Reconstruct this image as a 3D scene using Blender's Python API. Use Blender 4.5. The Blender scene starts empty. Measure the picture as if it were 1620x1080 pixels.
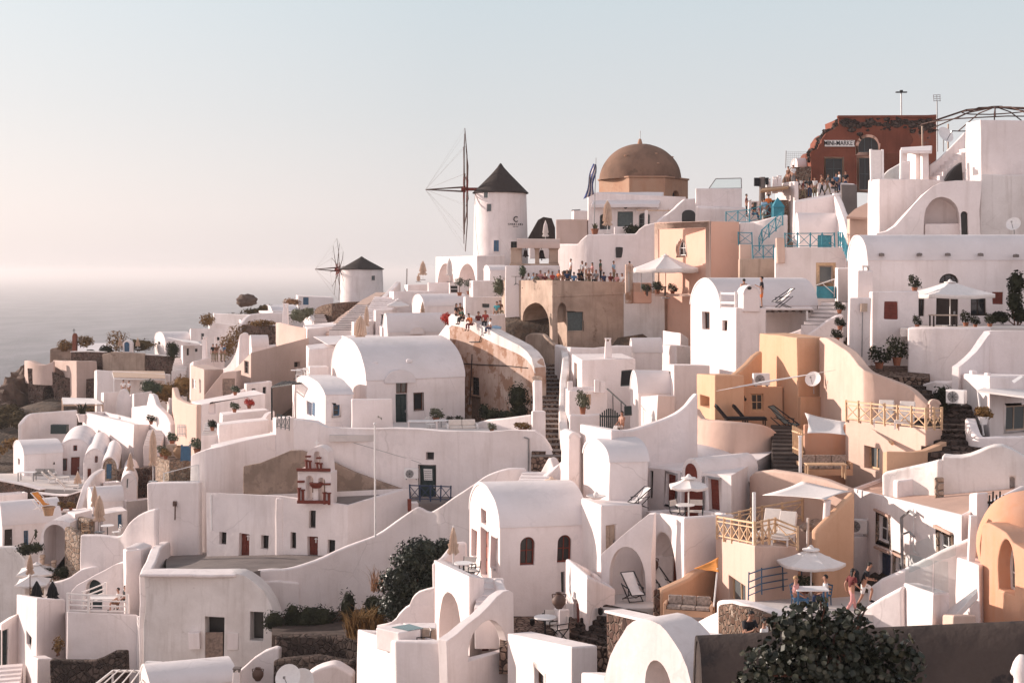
import bpy, bmesh, math, random
from mathutils import Vector, Matrix, noise as mnoise
random.seed(7)
R = math.radians
C = bpy.context.scene.collection
F = 2250.0
def P(px, py, D): return Vector(((px-810)/F*D, D, (428-py)/F*D))
def zof(py, D): return (428-py)/F*D
def Pz(px, py, z):
    D = z*F/(428-py); return P(px, py, D)
OFF = {}; GROUND = []; CUTS = []
# ---------------------------------------------------------------- materials
MATS = {}
def newmat(name):
    m = bpy.data.materials.new(name); m.use_nodes = True
    nt = m.node_tree; b = nt.nodes['Principled BSDF']
    return m, nt, b
def N(nt, t, **k):
    n = nt.nodes.new(t)
    for a, v in k.items():
        if a in n.inputs: n.inputs[a].default_value = v
        else: setattr(n, a, v)
    return n
def pos(nt, scale=(1,1,1)):
    g = N(nt, 'ShaderNodeNewGeometry'); mp = N(nt, 'ShaderNodeMapping'); mp.inputs['Scale'].default_value = scale
    nt.links.new(g.outputs['Position'], mp.inputs['Vector']); return mp.outputs['Vector']
def nz(nt, vec, scale, detail=4, rough=.55):
    n = N(nt, 'ShaderNodeTexNoise'); n.inputs['Scale'].default_value = scale; n.inputs['Detail'].default_value = detail; n.inputs['Roughness'].default_value = rough
    nt.links.new(vec, n.inputs['Vector']); return n.outputs['Fac']
def ramp(nt, fac, stops):
    r = N(nt, 'ShaderNodeValToRGB'); e = r.color_ramp.elements
    while len(e) < len(stops): e.new(.5)
    for i, (p, c) in enumerate(stops):
        e[i].position = p; e[i].color = c if len(c) == 4 else (*c, 1)
    nt.links.new(fac, r.inputs['Fac']); return r.outputs['Color']
def mixc(nt, fac, a, b, mode='MIX'):
    m = nt.nodes.new('ShaderNodeMixRGB'); m.blend_type = mode
    for s, v in ((m.inputs[0], fac), (m.inputs[1], a), (m.inputs[2], b)):
        if isinstance(v, bpy.types.NodeSocket): nt.links.new(v, s)
        elif isinstance(v, (int, float)): s.default_value = v
        else: s.default_value = (*v, 1)
    return m.outputs[0]
def bump(nt, b, h, strength, dist=.05):
    n = N(nt, 'ShaderNodeBump'); n.inputs['Strength'].default_value = strength; n.inputs['Distance'].default_value = dist
    nt.links.new(h, n.inputs['Height']); nt.links.new(n.outputs['Normal'], b.inputs['Normal'])
def plaster(name, col, stain, amt=.35, streak=.3, patch=None, rough=.9, patch_at=.58, bumpy=.35):
    m, nt, b = newmat(name)
    p = pos(nt); ps = pos(nt, (1.6, 1.6, .14))
    big = nz(nt, p, .45, 5, .6); st = nz(nt, ps, 1.5, 4, .6); fine = nz(nt, p, 9, 3)
    c = mixc(nt, ramp(nt, big, [(.42, (0,0,0)), (.72, (amt,)*3)]), col, stain)
    c = mixc(nt, ramp(nt, st, [(.52, (0,0,0)), (.75, (streak,)*3)]), c, stain)
    c = mixc(nt, ramp(nt, fine, [(.3, (.10,)*3), (.7, (0,0,0))]), c, stain)
    if col[2] > .6:
        vw = mixc(nt, .35, p, N(nt, 'ShaderNodeTexNoise').outputs['Color']); vo = N(nt, 'ShaderNodeTexVoronoi', feature='DISTANCE_TO_EDGE'); vo.inputs['Scale'].default_value = .42; nt.links.new(vw, vo.inputs['Vector'])
        ck = mixc(nt, 1, ramp(nt, vo.outputs['Distance'], [(.0, (.28,)*3), (.008, (0,0,0))]), ramp(nt, nz(nt, p, .21, 3), [(.50, (0,0,0)), (.60, (1,1,1))]), 'MULTIPLY'); c = mixc(nt, ck, c, (.30,.24,.21))
    if not patch:
        rp = nz(nt, p, .33, 6, .7); c = mixc(nt, ramp(nt, rp, [(.585, (0,0,0)), (.60, (.30,)*3)]), c, tuple(x*.80 for x in col))
    if patch:
        pn = nz(nt, p, .8, 7, .68)
        c = mixc(nt, ramp(nt, pn, [(patch_at, (0,0,0)), (patch_at+.05, (.85,)*3)]), c, patch)
    nt.links.new(c, b.inputs['Base Color']); b.inputs['Roughness'].default_value = rough; b.inputs['Specular IOR Level'].default_value = .15
    bm_ = mixc(nt, .5, nz(nt, p, .55, 3, .5), nz(nt, p, 2.2, 6, .62)); bump(nt, b, bm_, bumpy, .12)
    MATS[name] = m; return m
def plain(name, col, rough=.6, metal=0, var=.25, spec=.3, vs=6):
    m, nt, b = newmat(name)
    f = nz(nt, pos(nt), vs, 4)
    c = mixc(nt, ramp(nt, f, [(.3, (0,0,0)), (.75, (1,1,1))]), tuple(x*(1+var*.4) for x in col), tuple(x*(1-var) for x in col))
    nt.links.new(c, b.inputs['Base Color']); b.inputs['Roughness'].default_value = rough; b.inputs['Metallic'].default_value = metal
    b.inputs['Specular IOR Level'].default_value = spec
    MATS[name] = m; return m
def rubble(name, cols, mortar, scale=2.4, gap=.07, bumpd=.12):
    m, nt, b = newmat(name)
    p = pos(nt); wob = N(nt, 'ShaderNodeTexNoise'); wob.inputs['Scale'].default_value = 1.7; nt.links.new(p, wob.inputs['Vector'])
    pw = mixc(nt, .12, p, wob.outputs['Color'])
    v = N(nt, 'ShaderNodeTexVoronoi'); v.inputs['Scale'].default_value = scale; nt.links.new(pw, v.inputs['Vector'])
    e = N(nt, 'ShaderNodeTexVoronoi', feature='DISTANCE_TO_EDGE'); e.inputs['Scale'].default_value = scale; nt.links.new(pw, e.inputs['Vector'])
    sep = N(nt, 'ShaderNodeSeparateColor'); nt.links.new(v.outputs['Color'], sep.inputs[0])
    c = ramp(nt, sep.outputs[0], [(i/(len(cols)-1), k) for i, k in enumerate(cols)])
    fine = nz(nt, p, 14, 4); c = mixc(nt, ramp(nt, fine, [(.35, (.35,)*3), (.65, (0,0,0))]), c, tuple(x*.4 for x in cols[0]))
    edge = ramp(nt, e.outputs['Distance'], [(gap*.5, (1,1,1)), (gap, (0,0,0))])
    mm = nz(nt, p, .6, 4)
    c = mixc(nt, edge, c, mixc(nt, mm, mortar, tuple(x*.5 for x in mortar)))
    nt.links.new(c, b.inputs['Base Color']); b.inputs['Roughness'].default_value = .95; b.inputs['Specular IOR Level'].default_value = .1
    h = ramp(nt, e.outputs['Distance'], [(0, (0,0,0)), (gap*2, (1,1,1))]); bump(nt, b, h, .9, bumpd)
    MATS[name] = m; return m
def leafmat(name, c1, c2, c3, rough=.45, sc=2.5, spec=.4):
    m, nt, b = newmat(name)
    f = nz(nt, pos(nt), sc, 3); f2 = nz(nt, pos(nt), sc*9, 2)
    c = ramp(nt, f, [(.35, c1), (.5, c2), (.68, c3)])
    c = mixc(nt, ramp(nt, f2, [(.45, (0,0,0)), (.7, (.5,)*3)]), c, c1)
    nt.links.new(c, b.inputs['Base Color']); b.inputs['Roughness'].default_value = rough; b.inputs['Specular IOR Level'].default_value = spec
    MATS[name] = m; return m
def glassmat(name, col, rough=.12):
    m, nt, b = newmat(name); b.inputs['Base Color'].default_value = (*col, 1); b.inputs['Roughness'].default_value = rough
    b.inputs['Specular IOR Level'].default_value = .5; MATS[name] = m; return m
WH = (.84,.755,.735)
plaster('white_plaster', WH, (.54,.45,.41), .36, .38)
plaster('old_white_plaster', (.78,.72,.69), (.42,.35,.31), .45, .5, patch=(.40,.33,.29), patch_at=.66)
plaster('roof_plaster', (.74,.68,.675), (.55,.50,.48), .4, .1)
plaster('pink_plaster', (.70,.44,.34), (.66,.38,.28), .5, .4)
plaster('beige_plaster', (.60,.455,.40), (.48,.35,.29), .6, .5)
plaster('cream_plaster', (.64,.465,.385), (.48,.33,.26), .4, .35)
plaster('ochre_plaster', (.64,.40,.265), (.48,.265,.15), .4, .3)
plaster('orange_plaster', (.60,.345,.24), (.62,.27,.13), .6, .5)
plaster('worn_plaster', (.49,.37,.295), (.25,.18,.14), .8, .75, patch=(.24,.165,.125), patch_at=.60)
plaster('brick_worn', (.58,.45,.38), (.33,.18,.12), .9, .8, patch=(.30,.16,.10), patch_at=.52)
plaster('red_plaster', (.23,.078,.05), (.14,.05,.035), .8, .6)
plaster('red_ruined', (.24,.09,.06), (.30,.09,.05), .5, .4, patch=(.20,.14,.12), patch_at=.52)
plaster('dome_plaster', (.23,.14,.10), (.12,.075,.055), .8, .45, patch=(.14,.09,.065), patch_at=.62)
plaster('drum_plaster', (.40,.255,.18), (.36,.19,.12), .9, .8, patch=(.34,.20,.14), patch_at=.56)
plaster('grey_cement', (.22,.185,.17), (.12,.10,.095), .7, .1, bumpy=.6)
plaster('dark_cement', (.085,.064,.055), (.03,.025,.025), .9, .3, bumpy=1.0, patch=(.035,.03,.03), patch_at=.56)
plaster('brown_cement', (.36,.265,.21), (.19,.14,.11), .9, .7, patch_at=.52, patch=(.22,.16,.125))
plaster('tan_deck', (.52,.35,.28), (.40,.27,.22), .5, 0)
plaster('pale_tiles', (.62,.56,.53), (.48,.43,.41), .5, 0)
rubble('dark_rubble', [(.055,.035,.03), (.13,.075,.06), (.20,.125,.10), (.09,.06,.05)], (.30,.22,.18), 3.6)
rubble('brown_rubble', [(.10,.06,.045), (.20,.12,.085), (.30,.20,.15), (.15,.09,.07)], (.45,.35,.28), 5.2)
rubble('light_rubble', [(.26,.17,.12), (.38,.27,.20), (.50,.38,.30), (.30,.2,.15)], (.55,.46,.39), 3.8)
rubble('cobble', [(.16,.10,.08), (.25,.17,.13), (.33,.23,.18)], (.06,.04,.035), 4.5, .10, .05)
rubble('lava_stone', [(.045,.032,.03), (.085,.06,.05), (.14,.10,.085), (.06,.045,.04)], (.10,.075,.065), 3.6)
plain('red_wood', (.17,.035,.022), .55)
plain('bright_red_wood', (.30,.075,.04), .55)
plain('brown_wood', (.13,.055,.035), .6)
plain('grey_wood', (.28,.20,.16), .8, var=.5)
plain('pale_wood', (.48,.36,.28), .7)
plain('gold_wood', (.66,.44,.27), .7)
plain('dark_green_paint', (.022,.04,.042), .4)
plain('grey_green_paint', (.10,.125,.125), .6)
plain('teal_paint', (.045,.24,.31), .5)
plain('blue_paint', (.055,.13,.22), .5)
plain('navy_paint', (.03,.045,.09), .5)
plain('black_metal', (.018,.018,.02), .5)
plain('dark_wood', (.035,.022,.018), .5)
plain('white_paint', (.80,.76,.74), .5, var=.08)
plain('white_metal', (.75,.72,.70), .4, var=.08)
plain('grey_metal', (.30,.29,.29), .4, .3)
plain('canvas_white', (.78,.72,.69), .85, var=.08)
plain('canvas_beige', (.62,.47,.37), .9, var=.15)
plain('canvas_tan', (.56,.40,.30), .9, var=.2)
plain('canvas_orange', (.75,.28,.06), .85)
plain('canvas_grey', (.36,.33,.31), .9)
plain('cushion_cream', (.74,.66,.60), .95, var=.1)
plain('cushion_stripe', (.42,.33,.28), .95, var=.6, vs=11)
plain('terracotta', (.27,.105,.06), .8)
plain('thatch', (.050,.038,.034), .95, var=.6, vs=9)
plain('mill_wood', (.085,.045,.035), .7)
plain('mill_red', (.20,.035,.025), .6)
plain('bronze', (.035,.03,.03), .4, .6)
plain('rock', (.12,.075,.055), .95, var=.6, vs=.9)
plain('boulder_rock', (.14,.095,.075), .95, var=.5, vs=2)
plain('wicker', (.36,.22,.13), .9, var=.5, vs=30)
plain('jar_clay', (.12,.07,.055), .6)
plain('sign_white', (.78,.74,.70), .6, var=.08)
plain('sign_black', (.012,.012,.012), .6)
plain('flag_blue', (.05,.07,.20), .8)
plain('pool_water', (.10,.165,.16), .08, var=.15, spec=.6)
plain('dirt', (.075,.05,.04), 1, var=.5, vs=2)
for nm, c in dict(skin=(.42,.22,.15), skin_dark=(.25,.12,.075), hair_dark=(.015,.011,.01), hair_brown=(.08,.045,.025), hair_fair=(.40,.24,.12), cloth_white=(.78,.74,.72), cloth_black=(.018,.018,.022), cloth_navy=(.03,.05,.11), cloth_blue=(.07,.15,.26), cloth_red=(.35,.05,.04), cloth_maroon=(.13,.025,.025), cloth_teal=(.08,.33,.36), cloth_khaki=(.24,.19,.12), cloth_pink=(.62,.30,.28), cloth_grey=(.22,.21,.21), cloth_green=(.05,.09,.06), cloth_orange=(.62,.16,.04), cloth_brown=(.16,.08,.05), cloth_lightblue=(.30,.45,.58), eye_dark=(.01,.008,.008)).items():
    plain(nm, c, .85 if 'cloth' in nm else .6, var=.15)
leafmat('leaf_dark', (.010,.011,.006), (.024,.026,.012), (.052,.050,.026), .6, 1.6, .15)
leafmat('leaf_gloss', (.009,.012,.008), (.022,.028,.018), (.06,.068,.048), .42, 1.6, .3)
leafmat('leaf_green', (.025,.035,.018), (.05,.065,.03), (.085,.10,.05), .5)
leafmat('leaf_olive', (.07,.075,.04), (.11,.11,.065), (.16,.15,.10), .6)
leafmat('leaf_dry', (.11,.06,.025), (.22,.125,.05), (.32,.20,.095), .9, 1.2, .05)
leafmat('leaf_scrub', (.045,.035,.02), (.085,.06,.03), (.15,.10,.05), .9, .8, .05)
leafmat('leaf_round', (.011,.014,.009), (.028,.032,.019), (.085,.075,.048), .42, 5, .3)
leafmat('leaf_dead', (.20,.09,.04), (.34,.17,.08), (.45,.26,.14), .6, 3, .3)
leafmat('flower_red', (.22,.02,.02), (.45,.05,.04), (.60,.10,.07), .7, 6, .1)
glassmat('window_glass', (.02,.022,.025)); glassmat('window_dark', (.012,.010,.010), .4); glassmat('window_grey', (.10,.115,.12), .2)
def clearglass():
    m, nt, b = newmat('clear_glass'); b.inputs['Base Color'].default_value = (.85,.9,.9,1); b.inputs['Roughness'].default_value = .03
    b.inputs['Transmission Weight'].default_value = 1; b.inputs['IOR'].default_value = 1.05; MATS['clear_glass'] = m
clearglass()
def mt(n): return MATS[n] if isinstance(n, str) else n
# ---------------------------------------------------------------- objects
def tag(o, label, cat, group=None, kind=None):
    if label: o['label'] = label
    if cat: o['category'] = cat
    if group: o['group'] = group
    if kind: o['kind'] = kind
    return o
def root(name, label, cat, loc, group=None):
    o = bpy.data.objects.new(name, None); C.objects.link(o); o.location = loc; o.empty_display_size = .3
    OFF[o.name] = Vector(loc); return tag(o, label, cat, group)
def warp(v):
    """hand-built unevenness: one gentle field that leans and bows everything built in place"""
    q = Vector((v.x*.42, v.y*.42, v.z*.42)); n = mnoise.noise_vector(q)*.075+mnoise.noise_vector(q*2.7)*.03; return Vector((v.x+n.x, v.y+n.y, v.z+n.z*.8))
class M:
    def __init__(s): s.v = []; s.f = []
    def add(s, vs, fs):
        k = len(s.v); s.v += [Vector(v) for v in vs]; s.f += [[i+k for i in f] for f in fs]; return s
    def box(s, x0, x1, y0, y1, z0, z1):
        return s.add([(x0,y0,z0),(x1,y0,z0),(x1,y1,z0),(x0,y1,z0),(x0,y0,z1),(x1,y0,z1),(x1,y1,z1),(x0,y1,z1)],
                     [(3,2,1,0),(4,5,6,7),(0,1,5,4),(1,2,6,5),(2,3,7,6),(3,0,4,7)])
    def prism(s, poly, vec):
        n = len(poly); vec = Vector(vec); poly = [Vector(p) for p in poly]
        return s.add(poly+[p+vec for p in poly], [tuple(range(n))[::-1], tuple(range(n, 2*n))]+[(i, (i+1) % n, n+(i+1) % n, n+i) for i in range(n)])
    def bar(s, a, b, w, h=None):
        a, b = Vector(a), Vector(b); h = h or w; d = (b-a).normalized()
        u = d.cross(Vector((0,0,1)));  u = u.normalized() if u.length > 1e-3 else Vector((1,0,0)); n = u.cross(d)
        q = [a+u*x*w/2+n*y*h/2 for x, y in ((-1,-1),(1,-1),(1,1),(-1,1))]
        return s.prism(q, b-a)
    def cyl(s, a, b, r0, r1=None, n=10, cap=True):
        a, b = Vector(a), Vector(b); r1 = r0 if r1 is None else r1; d = (b-a).normalized()
        u = d.orthogonal().normalized(); w = d.cross(u)
        vs = [a+(u*math.cos(t)+w*math.sin(t))*r0 for t in [2*math.pi*i/n for i in range(n)]]+[b+(u*math.cos(t)+w*math.sin(t))*r1 for t in [2*math.pi*i/n for i in range(n)]]
        fs = [(i, (i+1) % n, n+(i+1) % n, n+i) for i in range(n)]
        if cap: fs += [tuple(range(n))[::-1], tuple(range(n, 2*n))]
        return s.add(vs, fs)
    def tube(s, pts, r, n=6):
        for i in range(len(pts)-1):
            r0 = r[i] if isinstance(r, (list, tuple)) else r; r1 = r[i+1] if isinstance(r, (list, tuple)) else r
            s.cyl(pts[i], pts[i+1], r0, r1, n)
        return s
    def lathe(s, prof, c=(0,0,0), n=16, a0=0, a1=2*math.pi):
        c = Vector(c); k = len(s.v); full = abs(a1-a0-2*math.pi) < 1e-6; m = n if full else n+1
        for i in range(m):
            t = a0+(a1-a0)*i/n
            for r, z in prof: s.v.append(c+Vector((r*math.cos(t), r*math.sin(t), z)))
        L = len(prof)
        for i in range(n):
            j = (i+1) % m
            for q in range(L-1): s.f.append([k+i*L+q, k+j*L+q, k+j*L+q+1, k+i*L+q+1])
        return s
    def ball(s, c, r, sc=(1,1,1), n=12, m=8, rot=None, jit=0):
        c = Vector(c); k = len(s.v); rr = rot or Matrix.Identity(3)
        for i in range(m+1):
            for j in range(n):
                t = math.pi*i/m; p = 2*math.pi*j/n
                d = Vector((math.sin(t)*math.cos(p), math.sin(t)*math.sin(p), math.cos(t)))
                q = 1+jit*(mnoise.noise(d*2.1+c) if jit else 0)
                s.v.append(c+rr @ Vector((d.x*r*sc[0]*q, d.y*r*sc[1]*q, d.z*r*sc[2]*q)))
        for i in range(m):
            for j in range(n): s.f.append([k+i*n+j, k+(i+1)*n+j, k+(i+1)*n+(j+1) % n, k+i*n+(j+1) % n])
        return s
    def build(s, name, mat, parent=None, bev=0, seg=2, smooth=None, fix=True, origin=None, raw=False):
        me = bpy.data.meshes.new(name)
        off = OFF.get(parent.name, Vector()) if parent else (Vector(origin) if origin is not None else None)
        if off is None:
            off = Vector((0,0,0))
            for v in s.v: off += v
            off = off/max(1, len(s.v)); off.z = min(v.z for v in s.v)
        me.from_pydata([v-off for v in s.v], [], s.f)
        if fix:
            bm = bmesh.new(); bm.from_mesh(me); bmesh.ops.remove_doubles(bm, verts=bm.verts, dist=1e-5)
            if raw: pass
            elif bev >= .06 or (bev == 0 and name in ('wall', 'drum')):
                for k in range(3):
                    es = [e for e in bm.edges if e.calc_length() > 2.2]
                    if es and len(bm.edges) < 900: bmesh.ops.subdivide_edges(bm, edges=es, cuts=1)
            if off.length > 3 and not raw and name not in ('haze', 'sea', 'hillside'):
                for v in bm.verts: v.co = warp(v.co+off)-off
            bmesh.ops.recalc_face_normals(bm, faces=bm.faces); bm.to_mesh(me); bm.free()
        o = bpy.data.objects.new(name, me); C.objects.link(o)
        if parent: o.parent = parent; OFF[o.name] = off
        else: o.location = off; OFF[o.name] = off
        me.materials.append(mt(mat))
        finish(o, bev, seg, smooth); return o
def finish(o, bev=0, seg=2, smooth=None):
    me = o.data
    if bev:
        me.shade_smooth(); b = o.modifiers.new('bevel', 'BEVEL'); b.width = bev; b.segments = seg; b.limit_method = 'ANGLE'; b.angle_limit = R(32); b.harden_normals = True
        b.use_clamp_overlap = True
    elif smooth is not None:
        me.shade_smooth(); me.set_sharp_from_angle(angle=R(smooth))
# ---------------------------------------------------------------- buildings
def onface(a, b, px):
    k = (px-810)/F; dx, dy = b[0]-a[0], b[1]-a[1]
    s = (k*a[1]-a[0])/(dx-k*dy); return Vector((a[0]+s*dx, a[1]+s*dy))
def quadplan(px, D, pxA, pxC, th, thA=None):
    B = Vector(((px-810)/F*D, D)); c, s = math.cos(R(th)), math.sin(R(th))
    ta = R(th if thA is None else thA); ca, sa = math.cos(ta), math.sin(ta)
    k = (pxC-810)/F; q = (k*D-B.x)/(c-k*s); Cc = B+Vector((c, s))*q
    k = (pxA-810)/F; ta = max(ta, math.atan(-k)+R(9)); ca, sa = math.cos(ta), math.sin(ta)
    den = (-sa-k*ca); q = min(14, (k*D-B.x)/den); A = B+Vector((-sa, ca))*q
    return [A, B, Cc, A+Cc-B]
def profile(w, z0, z1, arch):
    """outline of an opening: u from 0 to w, z from z0 to z1; arch = rise of the rounded top"""
    if not arch: return [(0,z0),(w,z0),(w,z1),(0,z1)]
    rise = min(arch if arch is not True else w/2, z1-z0-.05); n = 12; sp = z1-rise
    return [(0,z0),(w,z0)]+[(w/2+w/2*math.cos(math.pi*i/n), sp+rise*math.sin(math.pi*i/n)) for i in range(n+1)]
def inset(pr, d):
    n = len(pr); out = []
    for i in range(n):
        p0, p1, p2 = Vector(pr[i-1]), Vector(pr[i]), Vector(pr[(i+1) % n])
        e0, e1 = (p1-p0), (p2-p1)
        if e0.length < 1e-6 or e1.length < 1e-6: out.append(p1); continue
        n0 = Vector((-e0.y, e0.x)).normalized(); n1 = Vector((-e1.y, e1.x)).normalized()
        b = n0+n1; b = b/max(.3, b.dot(b)/2) if b.length > 1e-6 else n0
        out.append(p1+b*d)
    return out
class Face:
    def __init__(s, a, b, parent):
        s.a, s.b, s.parent = Vector(a), Vector(b), parent; s.d = (s.b-s.a).normalized(); s.n = Vector((s.d.y, -s.d.x))
    def pt(s, o, u, z, out): q = o+s.d*u+s.n*out; return Vector((q.x, q.y, z))
    def solid(s, m, o, pr, out0, out1):
        m.prism([s.pt(o, u, z, out0) for u, z in pr], Vector((s.n.x, s.n.y, 0))*(out1-out0)); return m
    def ring(s, m, o, pr, pi, out0, out1):
        n = len(pr)
        for i in range(n):
            j = (i+1) % n; q = [pr[i], pr[j], pi[j], pi[i]]
            m.prism([s.pt(o, u, z, out0) for u, z in q], Vector((s.n.x, s.n.y, 0))*(out1-out0))
        return m
    def opening(s, cut, kind, px0, py0, px1, py1, mat=None, arch=0, rec=.14, trim=0, fmat=None, deep=1.5, nx=2, ny=2, tmat='white_plaster', glass='window_glass', fw=.07, label=None, ledge=0):
        p0, p1 = onface(s.a, s.b, px0), onface(s.a, s.b, px1); w = (p1-p0).length; mid = (p0+p1)/2
        z0, z1 = zof(py1, mid.y), zof(py0, mid.y); o = p0; pr = profile(w, z0, z1, arch); par = s.parent
        rec0 = rec
        if kind in ('hole', 'niche'): rec0 = deep if kind == 'hole' else rec
        if cut is not None: s.solid(cut, o, pr, .2, -(rec0+(.13 if kind != 'hole' else .02)))
        if kind == 'hole':
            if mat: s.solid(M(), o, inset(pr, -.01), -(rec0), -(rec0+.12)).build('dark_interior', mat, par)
        elif kind == 'niche': pass
        elif kind == 'door':
            dm = M(); s.solid(dm, o, inset(pr, -.012), -rec, -rec-.2)
            h = z1-z0
            for i in range(2):
                for j in range(3):
                    u0 = w*(.10+.43*i); u1 = u0+w*.36; a0 = z0+h*(.06+.30*j); a1 = a0+h*.24
                    if arch and j == 2: a1 = a0+h*.12
                    s.solid(dm, o, [(u0,a0),(u1,a0),(u1,a1),(u0,a1)], -rec+.025, -rec-.02)
            d = dm.build('door', mat or 'red_wood', par)
            if label: d['label'] = label
            s.solid(M(), o, [(w*.82,z0+h*.44),(w*.9,z0+h*.44),(w*.9,z0+h*.52),(w*.82,z0+h*.52)], -rec+.07, -rec-.01).build('handle', 'grey_metal', d)
        elif kind == 'win':
            fm = M(); pi = inset(pr, fw); s.ring(fm, o, inset(pr, -.012), pi, -rec+.02, -rec-.06)
            for i in range(1, nx): s.solid(fm, o, [(w*i/nx-fw*.3,z0),(w*i/nx+fw*.3,z0),(w*i/nx+fw*.3,z1-fw*.6),(w*i/nx-fw*.3,z1-fw*.6)], -rec+.012, -rec-.05)
            for j in range(1, ny):
                zz = z0+(z1-z0)*j/ny; s.solid(fm, o, [(0,zz-fw*.3),(w,zz-fw*.3),(w,zz+fw*.3),(0,zz+fw*.3)], -rec+.008, -rec-.05)
            d = fm.build('window', fmat or mat or 'red_wood', par)
            if label: d['label'] = label
            s.solid(M(), o, inset(pr, -.01), -rec-.03, -rec-.2).build('pane', glass, d)
        elif kind == 'shut':
            fm = M(); s.solid(fm, o, inset(pr, -.012), -rec, -rec-.2); n = max(3, int((z1-z0)/.14))
            d = fm.build('shutter', mat or 'red_wood', par); sl = M()
            for i in range(2):
                for j in range(n):
                    a = z0+(z1-z0)*(.05+.9*j/n)
                    if arch and a > z1-w*.55: continue
                    s.solid(sl, o, [(w*(.08+.46*i),a),(w*(.46+.46*i),a),(w*(.46+.46*i),a+.06),(w*(.08+.46*i),a+.06)], -rec+.03, -rec-.01)
            if sl.v: sl.build('slats', mat or 'red_wood', d)
            if label: d['label'] = label
        if trim: s.ring(M(), o, inset(pr, -trim), pr, .035, -.05).build('surround', tmat, par, bev=.012, seg=1)
        if ledge: s.solid(M(), o, [(-.08,z0-.08),(w+.08,z0-.08),(w+.08,z0),(-.08,z0)], ledge, -.02).build('sill', tmat, par, bev=.015, seg=1)
def ccw(plan): return sum(a.x*b.y-b.x*a.y for a, b in zip(plan, plan[1:]+plan[:1])) > 0
def building(name, label, cat, plan, zt, zb, mat='white_plaster', ops=(), deep=3, vault=None, par=None, parent=None, bev=.07, rmat=None, group=None, floor=None, partname='wall', dome=None, ext=()):
    """plan: ground outline, the seen side first (left to right), zt: wall-top heights; ops: openings (face, kind, px0, py0, px1, py1, {})"""
    plan = [Vector(p) for p in plan]; n = len(plan)
    if not isinstance(zt, (list, tuple)): zt = [zt]*n
    r = parent or root(name, label, cat, (plan[min(1, n-1)].x, plan[min(1, n-1)].y, zb), group)
    for p in plan: GROUND.append((p.x, p.y, zb))
    m = M(); z0 = zb-deep-(5 if deep >= 2 else 0)
    if vault:
        side, rise = vault[0], vault[1]; seg = 22; over = vault[2] if len(vault) > 2 else 1
        i = 0 if side == 'AB' else 1
        a, b = plan[i], plan[i+1]; za, zb_ = zt[i], zt[i+1]
        ext_v = (plan[2]-plan[1]) if side == 'AB' else (plan[0]-plan[1])
        dz = ((zt[2]-zt[1]) if side == 'AB' else (zt[0]-zt[1])) if n > 2 else 0
        def arch(rs, off=0, t0=0, t1=math.pi):
            pts = []; mid = (a+b)/2; half = (b-a)/2; L = half.length
            for k in range(seg+1):
                t = t0+(t1-t0)*k/seg; u = math.cos(t)*(1+off/L); q = mid+half*u; zz = (za+zb_)/2+(zb_-za)/2*math.cos(t)+(rs+off)*math.sin(t)**over
                pts.append(Vector((q.x, q.y, zz)))
            return pts
        prof = [Vector((a.x, a.y, z0)), Vector((b.x, b.y, z0))]+arch(rise)
        m.prism(prof, Vector((ext_v.x, ext_v.y, dz)))
        if dz:  # keep the foundation level
            for v in m.v:
                if v.z < z0+abs(dz)+.01: v.z = z0
        sh = M(); e = ext_v.normalized(); ov = .03
        o1, o2 = arch(rise, .04, R(4), R(176)), arch(rise, -.08, R(4), R(176))
        pf = [p-Vector((e.x, e.y, 0))*ov for p in o1+o2[::-1]]
        L = seg+1
        vv = pf+[p+Vector((ext_v.x+e.x*2*ov, ext_v.y+e.y*2*ov, dz)) for p in pf]; K = 2*L; fs = []
        for k in range(K): fs.append((k, (k+1) % K, K+(k+1) % K, K+k))
        for k in range(seg):
            fs.append((k, k+1, K-2-k, K-1-k)); fs.append((K+k, K+k+1, 2*K-2-k, 2*K-1-k))
        sh.add(vv, fs)
        sh.build('vaulted_roof', rmat or ('roof_plaster' if mat == 'white_plaster' else mat), r, smooth=40)
        m_par = None
    else:
        base = [Vector((p.x, p.y, z0)) for p in plan]; top = [Vector((p.x, p.y, z)) for p, z in zip(plan, zt)]
        if par:
            t, h = par; ins = inset([(p.x, p.y) for p in plan], t)
            it = [Vector((q[0], q[1], z)) for q, z in zip(ins, zt)]; lo = [v-Vector((0,0,h)) for v in it]
            vs = base+top+it+lo; fs = [tuple(range(n))[::-1], tuple(range(3*n, 4*n))]
            for k in range(n):
                j = (k+1) % n
                for q in range(3): fs.append((q*n+k, q*n+j, (q+1)*n+j, (q+1)*n+k))
            m.add(vs, fs)
            if floor or rmat:
                fl = [v+Vector((0,0,.012)) for v in lo]; M().prism(fl, (0,0,-.05)).build('roof', floor or rmat, r)
        else:
            m.add(base+top, [tuple(range(n))[::-1], tuple(range(n, 2*n))]+[(k, (k+1) % n, n+(k+1) % n, n+k) for k in range(n)])
            if rmat:
                ins = inset([(p.x, p.y) for p in plan], .10)
                M().prism([Vector((q[0], q[1], z-.03)) for q, z in zip(ins, zt)], (0,0,.045)).build('roof', rmat, r)
    w = m.build(partname, mat, r, raw=bool(ops))
    cut = M()
    for op in ops:
        f, kind, x0, y0, x1, y1 = op[:6]; kw = op[6] if len(op) > 6 else {}
        Face(plan[f], plan[(f+1) % n], r).opening(cut, kind, x0, y0, x1, y1, **kw)
    if cut.v: CUTS.append((w, cut, bev))
    else: finish(w, bev, 3)
    return r
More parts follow.
